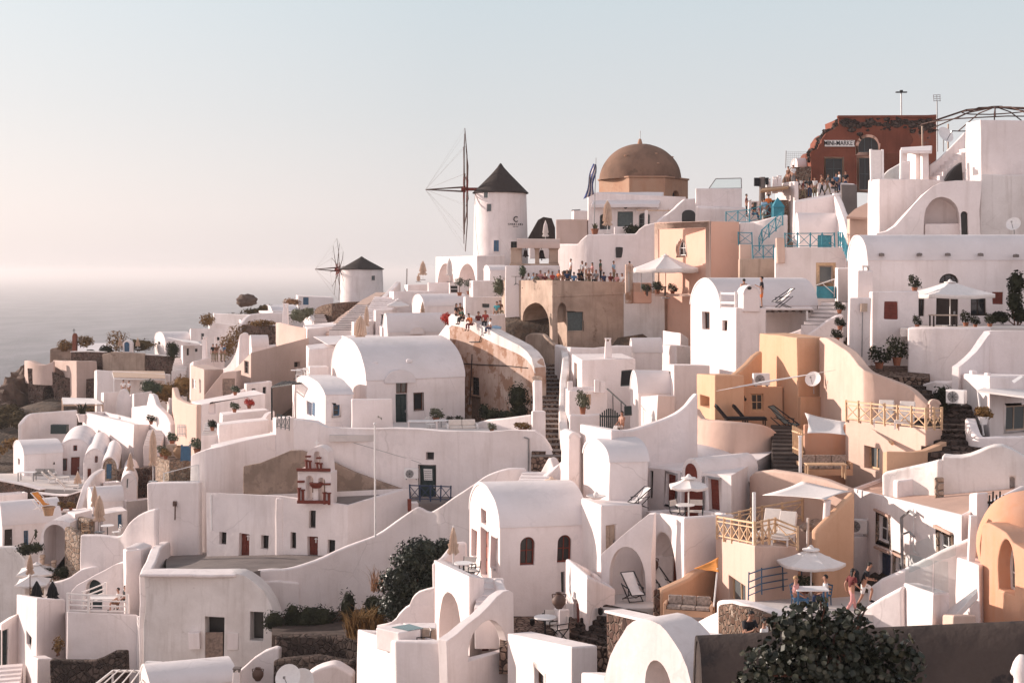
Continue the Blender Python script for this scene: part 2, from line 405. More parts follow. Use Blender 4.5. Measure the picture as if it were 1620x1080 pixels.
def house(name, label, cat, B, pxA, pxC, base, th=15, thA=None, tops=None, D=None, **k):
    px, D, py = B; plan = quadplan(px, D, pxA, pxC, th, thA); z = zof(py, D)
    zt = [z]*4
    if tops: zt = [zof(tops[0], plan[0].y), z, zof(tops[1], plan[2].y)]; zt.append(zt[0]+zt[2]-zt[1])
    return building(name, label, cat, plan, zt, zof(base, D), **k)
def block(name, label, cat, pts, base, bi=1, **k):
    """pts: (px, D, top py) along the seen side; with 3 points the fourth corner completes the parallelogram"""
    plan = [Vector(((p[0]-810)/F*p[1], p[1])) for p in pts]; zt = [zof(p[2], p[1]) for p in pts]
    if len(plan) == 3 and not k.pop('tri', False): plan.append(plan[0]+plan[2]-plan[1]); zt.append(zt[0]+zt[2]-zt[1])
    return building(name, label, cat, plan, zt, zof(base, pts[bi][1]), **k)
def cat_rom(pts, k):
    if k <= 1: return pts
    out = []; n = len(pts)
    for i in range(n-1):
        p0, p1, p2, p3 = pts[max(0, i-1)], pts[i], pts[i+1], pts[min(n-1, i+2)]
        for j in range(k):
            t = j/k; out.append(.5*((2*p1)+(p2-p0)*t+(2*p0-5*p1+4*p2-p3)*t*t+(3*p1-p0-3*p2+p3)*t**3))
    out.append(pts[-1]); return out
def pwall(name, label, cat, pts, base, t=.35, mat='white_plaster', k=1, deep=2, bev=.12, parent=None, bi=0, partname=None, ground=True, cope=None):
    """freestanding wall along pts (px, D, top py); base: py at point bi (a number) or a z offset below each top ('h', metres)"""
    q = cat_rom([P(a, c, b) for a, b, c in pts], k); n = len(q)
    if isinstance(base, tuple): zb = [v.z-base[1] for v in q]
    else: deep += 4 if deep >= 2 else 0; zb = [zof(base, pts[bi][1])-deep]*n
    L, Rr = [], []
    for i, v in enumerate(q):
        d = (q[min(n-1, i+1)]-q[max(0, i-1)]); d.z = 0; d.normalize(); nn = Vector((d.y, -d.x, 0)); f = 1
        L.append(v+nn*t/2*f); Rr.append(v-nn*t/2*f)
    vs = []
    for i in range(n):
        vs += [Vector((L[i].x, L[i].y, zb[i])), L[i], Rr[i], Vector((Rr[i].x, Rr[i].y, zb[i]))]
        if ground: GROUND.append((q[i].x, q[i].y, zb[i]+(deep if not isinstance(base, tuple) else 0)))
    fs = [(0,1,2,3), (4*n-1,4*n-2,4*n-3,4*n-4)]
    for i in range(n-1):
        for c in range(4): fs.append((4*i+c, 4*i+(c+1) % 4, 4*i+4+(c+1) % 4, 4*i+4+c))
    m = M().add(vs, fs)
    o = m.build(partname or name, mat, parent, bev=bev, seg=3)
    if not parent: tag(o, label, cat)
    if cope:
        c = M(); vs = []
        for i in range(n):
            nn = (L[i]-Rr[i]).normalized()*.05; vs += [L[i]+nn-Vector((0,0,.02)), L[i]+nn+Vector((0,0,.08)), Rr[i]-nn+Vector((0,0,.08)), Rr[i]-nn-Vector((0,0,.02))]
        c.add(vs, fs).build('coping', cope, o, bev=.03)
    return o
def slab(name, label, cat, pts, h, mat, kind=None, parent=None, bev=0):
    """flat slab whose top corners are (px, py, D)"""
    q = [P(*p) for p in pts]; m = M().prism(q, (0,0,-h)); o = m.build(name, mat, parent, bev=bev)
    if not parent: tag(o, label, cat, kind=kind)
    return o
def stairs(name, label, a, b, w, n, mat='white_plaster', parent=None, deep=1.5, side=None, partname='steps', tread=None):
    """a, b: (px, py, D) middle of the lowest and of the highest tread edge"""
    p, q = P(*a), P(*b); d = q-p; d.z = 0; L = d.length; d.normalize(); u = Vector((d.y, -d.x, 0))*w/2
    m = M(); tm = M()
    for i in range(n):
        s0 = p+d*L*i/n; s1 = p+d*(L*(i+1)/n+.02*(i % 2)); z = p.z+(q.z-p.z)*(i+1)/n; lo = p.z-deep if i < 3 else p.z+(q.z-p.z)*(i-2)/n-deep
        uu = u*(1-.0015*i)
        m.prism([Vector((v.x, v.y, lo)) for v in (s0-uu, s0+uu, s1+uu, s1-uu)], (0,0,z-lo))
        if tread: tm.prism([Vector((v.x, v.y, z)) for v in (s0-uu*.98, s0+uu*.98, s1+uu*.98, s1-uu*.98)], (0,0,.02))
    for v in (p, q): GROUND.append((v.x, v.y, v.z-.3))
    if parent: o = m.build(partname, mat, parent, bev=.03)
    else: o = tag(m.build(name, mat, None, bev=.03), label, 'stairs')
    if tread: tm.build('treads', tread, o)
    return o
def finish_cuts():
    sc = bpy.context.scene; cs = []
    for w, cut, bev in CUTS:
        me = bpy.data.meshes.new('cut'); off = OFF[w.name]
        me.from_pydata([v-off for v in cut.v], [], cut.f)
        bm = bmesh.new(); bm.from_mesh(me); bmesh.ops.recalc_face_normals(bm, faces=bm.faces); bm.to_mesh(me); bm.free()
        c = bpy.data.objects.new('cut', me); C.objects.link(c); c.parent = w.parent; c.location = w.location
        b = w.modifiers.new('b', 'BOOLEAN'); b.operation = 'DIFFERENCE'; b.solver = 'EXACT'; b.object = c; b.use_self = True; cs.append(c)
    bpy.context.view_layer.update(); dg = bpy.context.evaluated_depsgraph_get()
    for w, cut, bev in CUTS:
        me = bpy.data.meshes.new_from_object(w.evaluated_get(dg))
        if len(me.polygons) < 5: print('BOOLEAN FAILED', w.name); me = None
        w.modifiers.clear()
        if me:
            w.data = me; off = OFF[w.name]
            for v in me.vertices: v.co = warp(v.co+off)-off
        finish(w, bev, 2)
    for c in cs: bpy.data.objects.remove(c)
# ---------------------------------------------------------------- loose items
PROTO = {}
def copy_tree(o, parent=None):
    c = o.copy(); C.objects.link(c)
    if parent: c.parent = parent
    OFF[c.name] = OFF.get(o.name, Vector())
    for ch in list(o.children): copy_tree(ch, c)
    return c
def item(key, build, loc, label, cat, group=None, rz=0, s=1, name=None, **k):
    """first use builds the thing, later uses copy it with its parts"""
    kk = (key,)+tuple(sorted((a, str(b)) for a, b in k.items()))
    if kk not in PROTO:
        o = build(name or key, **k); PROTO[kk] = o
    else: o = copy_tree(PROTO[kk])
    o.location = loc; o.rotation_euler = (0, 0, R(rz)); o.scale = (s,)*3 if isinstance(s, (int, float)) else s
    for a in ('label', 'category', 'group'):
        if a in o: del o[a]
    return tag(o, label, cat, group)
def R0(name): return root(name, None, None, (0,0,0))
def umbrella_open(name, r=1.4, h=2.4, mat='canvas_white', n=8, rise=.55, val=.14, square=False, pole='white_metal'):
    o = R0(name); cm = M(); k = 4 if square else n; a0 = math.pi/4 if square else math.pi/n
    pts = [Vector((r*math.cos(a0+2*math.pi*i/k), r*math.sin(a0+2*math.pi*i/k), h-rise)) for i in range(k)]
    top = Vector((0,0,h)); rows = 4; vs = [top]
    for j in range(1, rows+1):
        t = j/rows
        for i in range(k):
            a, b = pts[i], pts[(i+1) % k]
            for q in range(3):
                f = q/3; e = a.lerp(b, f); v = top.lerp(e, t); v.z -= .07*math.sin(math.pi*f)*t+.05*math.sin(math.pi*t); vs.append(v)
    K = 3*k
    low = [v-Vector((0,0,val)) for v in vs[-K:]]
    vs += low; fs = [(0, 1+i, 1+(i+1) % K) for i in range(K)]
    for j in range(rows): fs += [(1+j*K+i, 1+(j+1)*K+i, 1+(j+1)*K+(i+1) % K, 1+j*K+(i+1) % K) for i in range(K)]
    cm.add(vs, fs); c = cm.build('canopy', mat, o, smooth=20, fix=False)
    sd = c.modifiers.new('thick', 'SOLIDIFY'); sd.thickness = .015
    M().lathe([(0,h+.10),(.05,h+.08),(.13,h-.02),(.30,h-.05),(.31,h-.09)], n=12).build('vent_cap', mat, o, smooth=40)
    M().cyl((0,0,0), (0,0,h), .03, n=8).build('pole', pole, o, smooth=40)
    rm = M()
    for i in range(k): rm.bar((0,0,h-.12), pts[i]-Vector((0,0,.03))+(top-pts[i])*.02, .025)
    rm.build('ribs', pole, o)
    M().box(-.3,.3,-.3,.3,0,.08).build('base', 'grey_metal', o, bev=.02); return o
def umbrella_closed(name, h=2.6, mat='canvas_beige', fat=.20, pole='white_metal', foot=.85):
    o = R0(name); m = M(); n = 24; prof = [(.02,h+.04),(.05,h),(fat*.55,h-.35),(fat*.8,h-.8),(fat*.95,foot+.35),(fat*.62,foot+.25),(fat*1.1,foot),(.03,foot+.03)]
    k = len(m.v)
    for i in range(n):
        t = 2*math.pi*i/n; fl = 1+.28*(1 if i % 2 else -1)*(1)
        for q, (r, z) in enumerate(prof):
            f = fl if 1 < q < 7 else 1; m.v.append(Vector((r*f*math.cos(t+z*.5), r*f*math.sin(t+z*.5), z-(.10 if (i % 6 == 0 and q == 6) else 0))))
    L = len(prof)
    for i in range(n):
        j = (i+1) % n
        for q in range(L-1): m.f.append([i*L+q, i*L+q+1, j*L+q+1, j*L+q])
    m.build('canopy', mat, o, smooth=50)
    M().cyl((0,0,0), (0,0,h+.1), .03, n=8).build('pole', pole, o, smooth=40)
    M().box(-.28,.28,-.28,.28,0,.07).build('base', 'grey_metal', o, bev=.02); return o
def round_table(name, r=.38, h=.72, top='white_paint', leg='black_metal'):
    o = R0(name); M().lathe([(0,h),(r,h),(r,h-.035),(0,h-.035)], n=20).build('tabletop', top, o, smooth=40)
    m = M().cyl((0,0,.03), (0,0,h-.03), .025, n=8)
    m.build('stem', leg, o)
    f = M()
    for a in range(3): f.bar((0,0,.16), (.28*math.cos(a*2.1), .28*math.sin(a*2.1), .01), .03)
    f.build('feet', leg, o); return o
def square_table(name, w=1.4, d=.8, h=.72, top='pale_wood', leg='pale_wood'):
    o = R0(name); M().box(-w/2,w/2,-d/2,d/2,h-.05,h).build('tabletop', top, o, bev=.01)
    for sx in (-1,1):
        for sy in (-1,1): M().box(sx*(w/2-.07)-.035, sx*(w/2-.07)+.035, sy*(d/2-.07)-.035, sy*(d/2-.07)+.035, 0, h-.05).build('leg', leg, o)
    return o
def director_chair(name, fr='black_metal', cl='cushion_cream'):
    o = R0(name); m = M()
    for s in (-.27,.27):
        m.bar((s,-.22,0), (s,.22,.45), .03); m.bar((s,.22,0), (s,-.22,.45), .03); m.bar((s,-.25,.45), (s,-.25,.64), .03)
        m.bar((s,.22,.45), (s,.27,.88), .03); m.bar((s,-.27,.64), (s,.25,.64), .04,.025); m.bar((s,-.25,.45), (s,.24,.45), .03)
    m.build('frame', fr, o); M().box(-.26,.26,-.23,.22,.43,.47).build('seat', cl, o, bev=.01)
    M().prism([(-.27,.225,.66),(.27,.225,.66),(.27,.265,.88),(-.27,.265,.88)], (0,.02,0)).build('backrest', cl, o); return o
def plain_chair(name, fr='white_metal', cl='white_paint'):
    o = R0(name)
    for s in (-.2,.2):
        M().bar((s,-.2,0), (s,-.19,.44), .035).build('leg', fr, o); M().bar((s,.2,0), (s,.18,.44), .035).build('leg', fr, o)
    M().box(-.23,.23,-.23,.22,.43,.475).build('seat', cl, o, bev=.015)
    m = M()
    for s in (-.2,.2): m.bar((s,.2,.46), (s,.27,.9), .035)
    for z in (.58,.7,.86): m.bar((-.2,.21+(z-.46)*.14,z), (.2,.21+(z-.46)*.14,z), .03,.05)
    m.build('backrest', fr, o); return o
def deck_chair(name, fr='black_metal', cl='canvas_white'):
    o = R0(name); m = M()
    for s in (-.3,.3):
        m.bar((s,-.55,.32), (s,.55,1.05), .04); m.bar((s,-.35,0), (s,.45,.62), .035); m.bar((s,.35,0), (s,-.5,.38), .035); m.bar((s*1.1,-.35,.55), (s*1.1,.3,.6), .05,.025)
        m.bar((s*1.1,-.3,.25), (s*1.1,-.3,.55), .03)
    m.bar((-.3,.55,1.05), (.3,.55,1.05), .035); m.bar((-.3,-.55,.32), (.3,-.55,.32), .035); m.bar((-.3,-.35,.02), (.3,-.35,.02), .03); m.bar((-.3,.35,.02), (.3,.35,.02), .03)
    m.build('frame', fr, o)
    q = [(-.27,-.53,.33),(-.27,-.1,.40),(-.27,.25,.72),(-.27,.53,1.03)]; v = [Vector(p) for p in q]+[Vector((.27,p[1],p[2])) for p in q]
    M().add(v+[p+Vector((0,-.012,.012)) for p in v], [(i, i+1, 5+i, 4+i) for i in range(3)]+[(8+i, 12+i, 13+i, 9+i) for i in range(3)]).build('sling', cl, o, smooth=50); return o
def lounger(name, fr='white_paint', cl='cushion_cream', up=50):
    o = R0(name); m = M(); s, c = math.sin(R(up)), math.cos(R(up))
    m.box(-.34,.34,-1.0,.15,.25,.31); m.bar((-.3,.12,.29), (-.3,.12+.8*c,.29+.8*s), .05); m.bar((.3,.12,.29), (.3,.12+.8*c,.29+.8*s), .05)
    m.build('frame', fr, o)
    for x in (-.29,.29):
        for y in (-.9,.1): M().box(x-.03,x+.03,y-.03,y+.03,0,.25).build('leg', fr, o)
    M().box(-.32,.32,-.98,.1,.31,.40).build('seat_cushion', cl, o, bev=.03)
    a = Vector((0,.12,.34)); d = Vector((0,c,s)); n = Vector((0,-s,c))*.09
    M().prism([a+Vector((-.32,0,0)), a+Vector((.32,0,0)), a+Vector((.32,0,0))+n, a+Vector((-.32,0,0))+n], d*.82).build('back_cushion', cl, o, bev=.03); return o
def sofa(name, w=1.8, fr='white_paint', cl='canvas_grey', n=2):
    o = R0(name); m = M().box(-w/2,w/2,-.38,.38,.0,.28).box(-w/2,-w/2+.12,-.38,.38,.28,.55).box(w/2-.12,w/2,-.38,.38,.28,.55).box(-w/2+.12,w/2-.12,.28,.38,.28,.6)
    m.build('frame', fr, o, bev=.02); k = (w-.28)/n
    for i in range(n):
        x = -w/2+.14+k*i
        M().box(x+.01,x+k-.01,-.36,.25,.28,.43).build('seat_cushion', cl, o, bev=.04); M().box(x+.01,x+k-.01,.12,.27,.43,.82).build('back_cushion', cl, o, bev=.04)
    return o
def leaves(n, blobs, size, seed=1, aspect=.55, round_=False, up=.3, surf=.55):
    """leaf faces spread through ellipsoid blobs ((cx,cy,cz),(rx,ry,rz))"""
    rg = random.Random(seed); m = M(); wt = [b[1][0]*b[1][1]*b[1][2] for b in blobs]
    for i in range(n):
        b = rg.choices(blobs, wt)[0]
        d = Vector((rg.gauss(0,1), rg.gauss(0,1), rg.gauss(0,1))).normalized(); rr = surf+(1-surf)*rg.random() if rg.random() < .75 else rg.random()
        rr *= 1+.25*mnoise.noise(d*2.5+Vector(b[0]))
        p = Vector(b[0])+Vector((d.x*b[1][0], d.y*b[1][1], d.z*b[1][2]))*rr
        nrm = (d+Vector((rg.gauss(0,.6), rg.gauss(0,.6), rg.gauss(0,.6)+up))).normalized()
        u = nrm.orthogonal().normalized(); u = Matrix.Rotation(rg.random()*6.28, 3, nrm) @ u; w = nrm.cross(u); s = size*rg.uniform(.6,1.3)
        if round_:
            m.add([p+(u*math.cos(t)+w*math.sin(t)*.9)*s*.5+nrm*(.10*s*math.cos(2*t)) for t in [k*math.pi/4 for k in range(8)]], [tuple(range(8))])
        else:
            a = s*aspect*.5
            m.add([p-u*s*.5, p+w*a-nrm*s*.08, p+u*s*.5, p-w*a-nrm*s*.08, p+u*.0+nrm*s*.06], [(0,4,1), (1,4,2), (2,4,3), (3,4,0)])
    return m
def blades(n, r, h, w=.05, seed=1, spread=.6, droop=.2, c=(0,0,0)):
    rg = random.Random(seed); m = M()
    for i in range(n):
        t = rg.random()*6.28; q = r*math.sqrt(rg.random()); p = Vector((q*math.cos(t), q*math.sin(t), 0))+Vector(c); a = rg.random()*6.28; l = h*rg.uniform(.6,1.1); sp = spread*rg.uniform(.3,1)
        d = Vector((math.cos(a), math.sin(a), 0)); e = Vector((-d.y, d.x, 0))*w/2; m1 = p+d*l*sp*.4+Vector((0,0,l*.65)); tip = p+d*l*sp+Vector((0,0,l*(1-droop*sp)))
        m.add([p-e, p+e, m1+e*.8, m1-e*.8, tip], [(0,1,2,3), (3,2,4)])
    return m
def pot(m, r=.17, h=.26): return m.lathe([(0,0),(r*.68,0),(r*.95,h*.85),(r*1.08,h*.86),(r*1.08,h),(r*.9,h),(r*.85,h*.9),(0,h*.88)], n=14)
def potted_bush(name, leaf='leaf_green', potm='terracotta', w=.36, h=.5, seed=1, n=420, ls=.12):
    o = R0(name); pot(M()).build('pot', potm, o, smooth=35)
    leaves(n, [((0,0,.25+h*.45), (w,w,h*.55)), ((w*.6,.05,.2+h*.3), (w*.6,w*.6,h*.35)), ((-w*.5,0,.25+h*.7), (w*.5,w*.5,h*.4))], ls, seed).build('foliage', leaf, o, fix=False); return o
def potted_agave(name, leaf='leaf_olive', potm='terracotta', h=.6, seed=1):
    o = R0(name); pot(M(), .26, .36).build('pot', potm, o, smooth=35); blades(26, .1, h, .09, seed, .9, .45, (0,0,.3)).build('foliage', leaf, o, fix=False); return o
def ball_tree(name, leaf='leaf_green', h=2.0, r=.45, seed=1, potm='terracotta'):
    o = R0(name); pot(M(), .25, .35).build('pot', potm, o, smooth=35); M().cyl((0,0,.3), (0,0,h), .035, .03, 8).build('trunk', 'brown_wood', o)
    leaves(420, [((0,0,h), (r,r,r*.8))], .13, seed).build('crown', leaf, o, fix=False); return o
def cactus(name, h=1.8):
    o = R0(name); m = M(); prof = [(0,0),(.13,0),(.15,h*.5),(.13,h*.92),(.06,h),(0,h)]; m.lathe(prof, n=10); m.tube([(.1,0,h*.35),(.32,0,h*.42),(.33,0,h*.75)], [.09,.1,.07], 8); m.build('stem', 'leaf_dark', o, smooth=50)
    pot(M(), .24, .3).build('pot', 'terracotta', o); return o
def shrub(name, blobs, n, ls, leaf, loc, label, cat='bush', group=None, seed=1, stems=5, surf=.55, aspect=.55, round_=False, up=.3, extra=None):
    r = root(name, label, cat, loc, group); m = leaves(int(n*1.7), blobs, ls*1.12, seed, aspect, round_, up, surf)
    if (leaf != 'leaf_dry' or n > 500) and not round_:
        for b in blobs: m.ball(b[0], .66, b[1], 12, 8, None, .6)
    for v in m.v: v += Vector(loc)
    m.build('foliage', leaf, r, fix=False)
    rg = random.Random(seed+5); s = M()
    for i in range(stems):
        b = rg.choice(blobs); t = Vector(b[0])+Vector((rg.uniform(-.6,.6)*b[1][0], rg.uniform(-.6,.6)*b[1][1], rg.uniform(0,.6)*b[1][2])); bs = Vector((rg.uniform(-.15,.15), rg.uniform(-.1,.1), -.2))
        q = bs.lerp(t, .5)+Vector((rg.uniform(-.1,.1),0,rg.uniform(0,.1))); s.tube([Vector(loc)+bs, Vector(loc)+q, Vector(loc)+t], [.04,.028,.012], 6)
    if stems: s.build('stems', 'brown_wood', r)
    if extra: extra(r)
    return r
def ac_unit(name):
    o = R0(name); M().box(-.42,.42,-.16,.16,.06,.66).build('body', 'white_paint', o, bev=.025)
    m = M().lathe([(0,.012),(.24,.012),(.245,0),(0,0)], n=20); rot = Matrix.Rotation(R(90), 3, 'X'); m.v = [rot @ v+Vector((-.1,-.163,.36)) for v in m.v]; g = m.build('fan_grille', 'grey_metal', o)
    b = M()
    for a in range(8):
        t = a*math.pi/4; b.bar((-.1,-.178,.36), (-.1+.23*math.cos(t),-.178,.36+.23*math.sin(t)), .014)
    b.build('blades', 'black_metal', g)
    for x in (-.3,.3): M().box(x-.03,x+.03,-.17,.17,0,.06).build('bracket', 'grey_metal', o)
    return o
def dish(name, r=.42, mat='white_paint'):
    o = R0(name); m = M().lathe([(0,0),(r*.5,.025),(r*.8,.07),(r,.12),(r*1.01,.12),(r*.8,.055),(r*.5,.01),(0,-.015)], n=22); rot = Matrix.Rotation(R(62), 3, 'X')
    m.v = [rot @ v+Vector((0,0,.75)) for v in m.v]; m.build('reflector', mat, o, smooth=40)
    M().bar((0,-.08,.42), (0,-.48,.9), .025).box(-.04,.04,-.53,-.44,.86,.96).build('feed_arm', 'grey_metal', o)
    M().cyl((0,.06,0), (0,.06,.72), .025, n=8).build('pole', 'grey_metal', o); return o
def chimney(name, h=.9, w=.45, mat='white_plaster', style=0):
    o = R0(name); M().add([(-w*.62,-w*.62,-.6),(w*.62,-w*.62,-.6),(w*.62,w*.62,-.6),(-w*.62,w*.62,-.6),(-w*.45,-w*.45,h),(w*.45,-w*.45,h),(w*.45,w*.45,h),(-w*.45,w*.45,h)], [(3,2,1,0),(4,5,6,7),(0,1,5,4),(1,2,6,5),(2,3,7,6),(3,0,4,7)]).build('stack', mat, o, bev=.05)
    c = M()
    for x in (-1,1):
        for y in (-1,1): c.box(x*w*.32-.05, x*w*.32+.05, y*w*.32-.05, y*w*.32+.05, h-.01, h+.16)
    c.box(-w*.5,w*.5,-w*.5,w*.5,h+.155,h+.23); c.build('cap', mat if not style else 'grey_cement', o, bev=.02); return o
def clay_jar(name, s=1, mat='jar_clay'):
    o = R0(name); M().lathe([(0,0),(.12,0),(.26,.2),(.28,.36),(.18,.52),(.11,.56),(.15,.62),(.11,.61),(.07,.5),(0,.48)], n=16).build('body', mat, o, smooth=40)
    m = M()
    for x in (-1,1): m.tube([(x*.13,0,.57),(x*.27,0,.55),(x*.25,0,.42)], .022, 6)
    m.build('handles', mat, o); return o
def wall_lamp(name):
    o = R0(name); M().lathe([(0,.18),(.09,.15),(.10,-.02),(.05,-.10),(0,-.11)], n=10).build('shade', 'bronze', o, smooth=40); M().bar((0,.1,.16), (0,0,.17), .03).build('bracket', 'black_metal', o); return o
def railing(name, label, pts, h=.95, mat='gold_wood', seg=1.0, group=None, style='x', post=.08, rail=.06, cat='railing'):
    """pts: list of world points along the foot"""
    pts = [Vector(p) for p in pts]; r = root(name, label, cat, pts[0], group); rm, xm = M(), M()
    k = 0
    for a, b in zip(pts, pts[1:]):
        L = (b-a).length; n = max(1, round(L/seg)); up = Vector((0,0,1))
        rm.bar(a+up*h, b+up*h, rail); rm.bar(a+up*h*.12, b+up*h*.12, rail*.8)
        if style == 'xx': rm.bar(a+up*h*.80, b+up*h*.80, rail*.7)
        if style == 'h':
            for q in (.4,.68): rm.bar(a+up*h*q, b+up*h*q, rail)
        for i in range(n+1):
            if i == n and b is not pts[-1]: continue
            p = a.lerp(b, i/n); M().bar(p-up*.05, p+up*(h+.06), post).build('post', mat, r)
        if style != 'h':
            for i in range(n):
                p, q = a.lerp(b, i/n), a.lerp(b, (i+1)/n); t = h*(.80 if style == 'xx' else .97)
                xm.bar(p+up*h*.14, q+up*t, rail*.62); xm.bar(q+up*h*.14, p+up*t, rail*.6)
    rm.build('rails', mat, r)
    if xm.v: xm.build('lattice', mat, r)
    return r
def pergola(name, label, corners, mat='white_paint', roof=None, n=8, post=.10, cat='pergola', drop=2.3, posts=(0,1,2,3)):
    """corners: four world points of the canopy"""
    c = [Vector(p) for p in corners]; r = root(name, label, cat, c[0]-Vector((0,0,drop)))
    fm = M()
    for i in range(4): fm.bar(c[i], c[(i+1) % 4], .09,.1)
    fm.build('frame', mat, r)
    for i in posts: M().bar(c[i]-Vector((0,0,drop)), c[i]-Vector((0,0,.03)), post).build('post', mat, r)
    bm_ = M()
    for i in range(1, n):
        a, b = c[0].lerp(c[1], i/n), c[3].lerp(c[2], i/n); bm_.bar(a+Vector((0,0,.075)), b+Vector((0,0,.075)), .05)
    bm_.build('slats', mat, r)
    if roof: M().prism([v+Vector((0,0,.12)) for v in c], (0,0,.03)).build('canopy', roof, r)
    return r
def shade_sail(name, label, corners, mat='canvas_white', sag=.25, cat='shade sail', n=8, edge=.12):
    c = [Vector(p) for p in corners]
    if len(c) == 3: c = [c[0], c[1], c[2], c[2].lerp(c[0], .5)]
    cen = sum(c, Vector())/4; vs = []
    for i in range(n+1):
        for j in range(n+1):
            u, v = i/n, j/n; p = c[0].lerp(c[1], u).lerp(c[3].lerp(c[2], u), v)
            pinch = edge*(4*u*(1-u)*(abs(v-.5)*2)**3+4*v*(1-v)*(abs(u-.5)*2)**3); p = p.lerp(cen, pinch); p.z -= sag*16*u*(1-u)*v*(1-v); vs.append(p)
    fs = [(i*(n+1)+j, (i+1)*(n+1)+j, (i+1)*(n+1)+j+1, i*(n+1)+j+1) for i in range(n) for j in range(n)]
    o = M().add(vs, fs).build(name, mat, None, smooth=60, fix=False); s = o.modifiers.new('thick', 'SOLIDIFY'); s.thickness = .012
    return tag(o, label, cat)
# ---------------------------------------------------------------- people
J = {}
def pose_points(pose):
    """joints in metres; the figure faces -Y"""
    p = dict(pel=(0,0,.95), spi=(0,.01,1.15), che=(0,0,1.34), nec=(0,.01,1.50), hd0=(0,-.005,1.58), hd1=(0,-.015,1.67), hd2=(0,-.005,1.735),
             shL=(.17,0,1.42), elL=(.23,.03,1.14), wrL=(.22,-.06,.90), haL=(.215,-.09,.82), hiL=(.09,0,.91), knL=(.10,-.02,.50), anL=(.10,.02,.08), toL=(.11,-.14,.03),
             shR=(-.17,0,1.42), elR=(-.23,.03,1.14), wrR=(-.22,-.06,.90), haR=(-.215,-.09,.82), hiR=(-.09,0,.91), knR=(-.10,-.02,.50), anR=(-.10,.02,.08), toR=(-.11,-.14,.03))
    if pose == 'walk':
        p.update(knL=(.09,-.18,.52), anL=(.09,-.24,.10), toL=(.10,-.40,.06), knR=(-.09,.04,.50), anR=(-.09,.30,.16), toR=(-.10,.20,.04), elL=(.22,.16,1.16), wrL=(.21,.12,.92), haL=(.21,.08,.85), elR=(-.22,-.08,1.16), wrR=(-.19,-.26,1.02), haR=(-.18,-.33,.98))
        for k in ('spi','che','nec','hd0','hd1','hd2','shL','shR'): p[k] = (p[k][0], p[k][1]-.10*(p[k][2]-.95), p[k][2])
    if pose == 'climb':
        p.update(knL=(.09,-.34,.72), anL=(.09,-.24,.30), toL=(.10,-.40,.26), knR=(-.09,.05,.50), anR=(-.09,.26,.12), toR=(-.10,.14,.03), elL=(.23,-.02,1.16), wrL=(.20,-.26,1.10), haL=(.19,-.34,1.10), elR=(-.23,-.10,1.16), wrR=(-.17,-.34,1.12), haR=(-.16,-.42,1.12))
        for k in ('spi','che','nec','hd0','hd1','hd2','shL','shR'): p[k] = (p[k][0], p[k][1]-.32*(p[k][2]-.95), p[k][2]-.03)
    if pose == 'phone':
        p.update(elL=(.22,-.02,1.15), wrL=(.08,-.26,1.25), haL=(.03,-.32,1.29), elR=(-.22,-.02,1.15), wrR=(-.08,-.26,1.24), haR=(-.03,-.32,1.28))
    if pose == 'hips':
        p.update(elL=(.36,.08,1.18), wrL=(.20,-.02,1.0), haL=(.15,-.06,.97), elR=(-.36,.08,1.18), wrR=(-.20,-.02,1.0), haR=(-.15,-.06,.97))
    if pose in ('sit', 'sitphone', 'sitlean'):
        for k in list(p):
            if k[:2] in ('kn','an','to'): continue
            x, y, z = p[k]; p[k] = (x, y, z-.45)
        p.update(hiL=(.09,-.02,.47), knL=(.11,-.44,.50), anL=(.11,-.42,.08), toL=(.12,-.58,.03), hiR=(-.09,-.02,.47), knR=(-.12,-.43,.50), anR=(-.12,-.46,.08), toR=(-.13,-.62,.03))
        if pose == 'sit': p.update(elL=(.24,-.06,.74), wrL=(.16,-.28,.60), haL=(.13,-.36,.58), elR=(-.24,-.06,.74), wrR=(-.16,-.28,.60), haR=(-.13,-.36,.58))
        else:
            for k in ('spi','che','nec','hd0','hd1','hd2','shL','shR'): p[k] = (p[k][0], p[k][1]-.45*(p[k][2]-.5), p[k][2]-.05)
            p.update(elL=(.20,-.36,.66), wrL=(.07,-.52,.74), haL=(.03,-.57,.80), elR=(-.20,-.36,.66), wrR=(-.07,-.52,.74), haR=(-.03,-.57,.80))
    if pose == 'recline':
        p.update(pel=(0,0,.16), spi=(0,.16,.28), che=(0,.30,.43), nec=(0,.40,.55), hd0=(0,.43,.63), hd1=(0,.44,.72), hd2=(0,.46,.78), shL=(.17,.34,.49), elL=(.26,.42,.24), wrL=(.24,.22,.10), haL=(.23,.14,.08), shR=(-.17,.34,.49), elR=(-.26,.42,.24), wrR=(-.24,.22,.10), haR=(-.23,.14,.08),
                 hiL=(.09,-.02,.14), knL=(.10,-.36,.42), anL=(.10,-.62,.10), toL=(.11,-.76,.06), hiR=(-.09,-.02,.14), knR=(-.10,-.44,.20), anR=(-.10,-.86,.09), toR=(-.11,-.92,.18))
    return {k: Vector(v) for k, v in p.items()}
RAD = dict(pel=.125, spi=.115, che=.13, nec=.052, hd0=.066, hd1=.092, hd2=.07, sh=.062, el=.042, wr=.029, ha=.03, hi=.088, kn=.056, an=.038, to=.034)
EDG = [('pel','spi'),('spi','che'),('che','nec'),('nec','hd0'),('hd0','hd1'),('hd1','hd2')]+[(a+s, b+s) for s in 'LR' for a, b in (('sh','el'),('el','wr'),('wr','ha'),('hi','kn'),('kn','an'),('an','to'))]+[('che','shL'),('che','shR'),('pel','hiL'),('pel','hiR')]
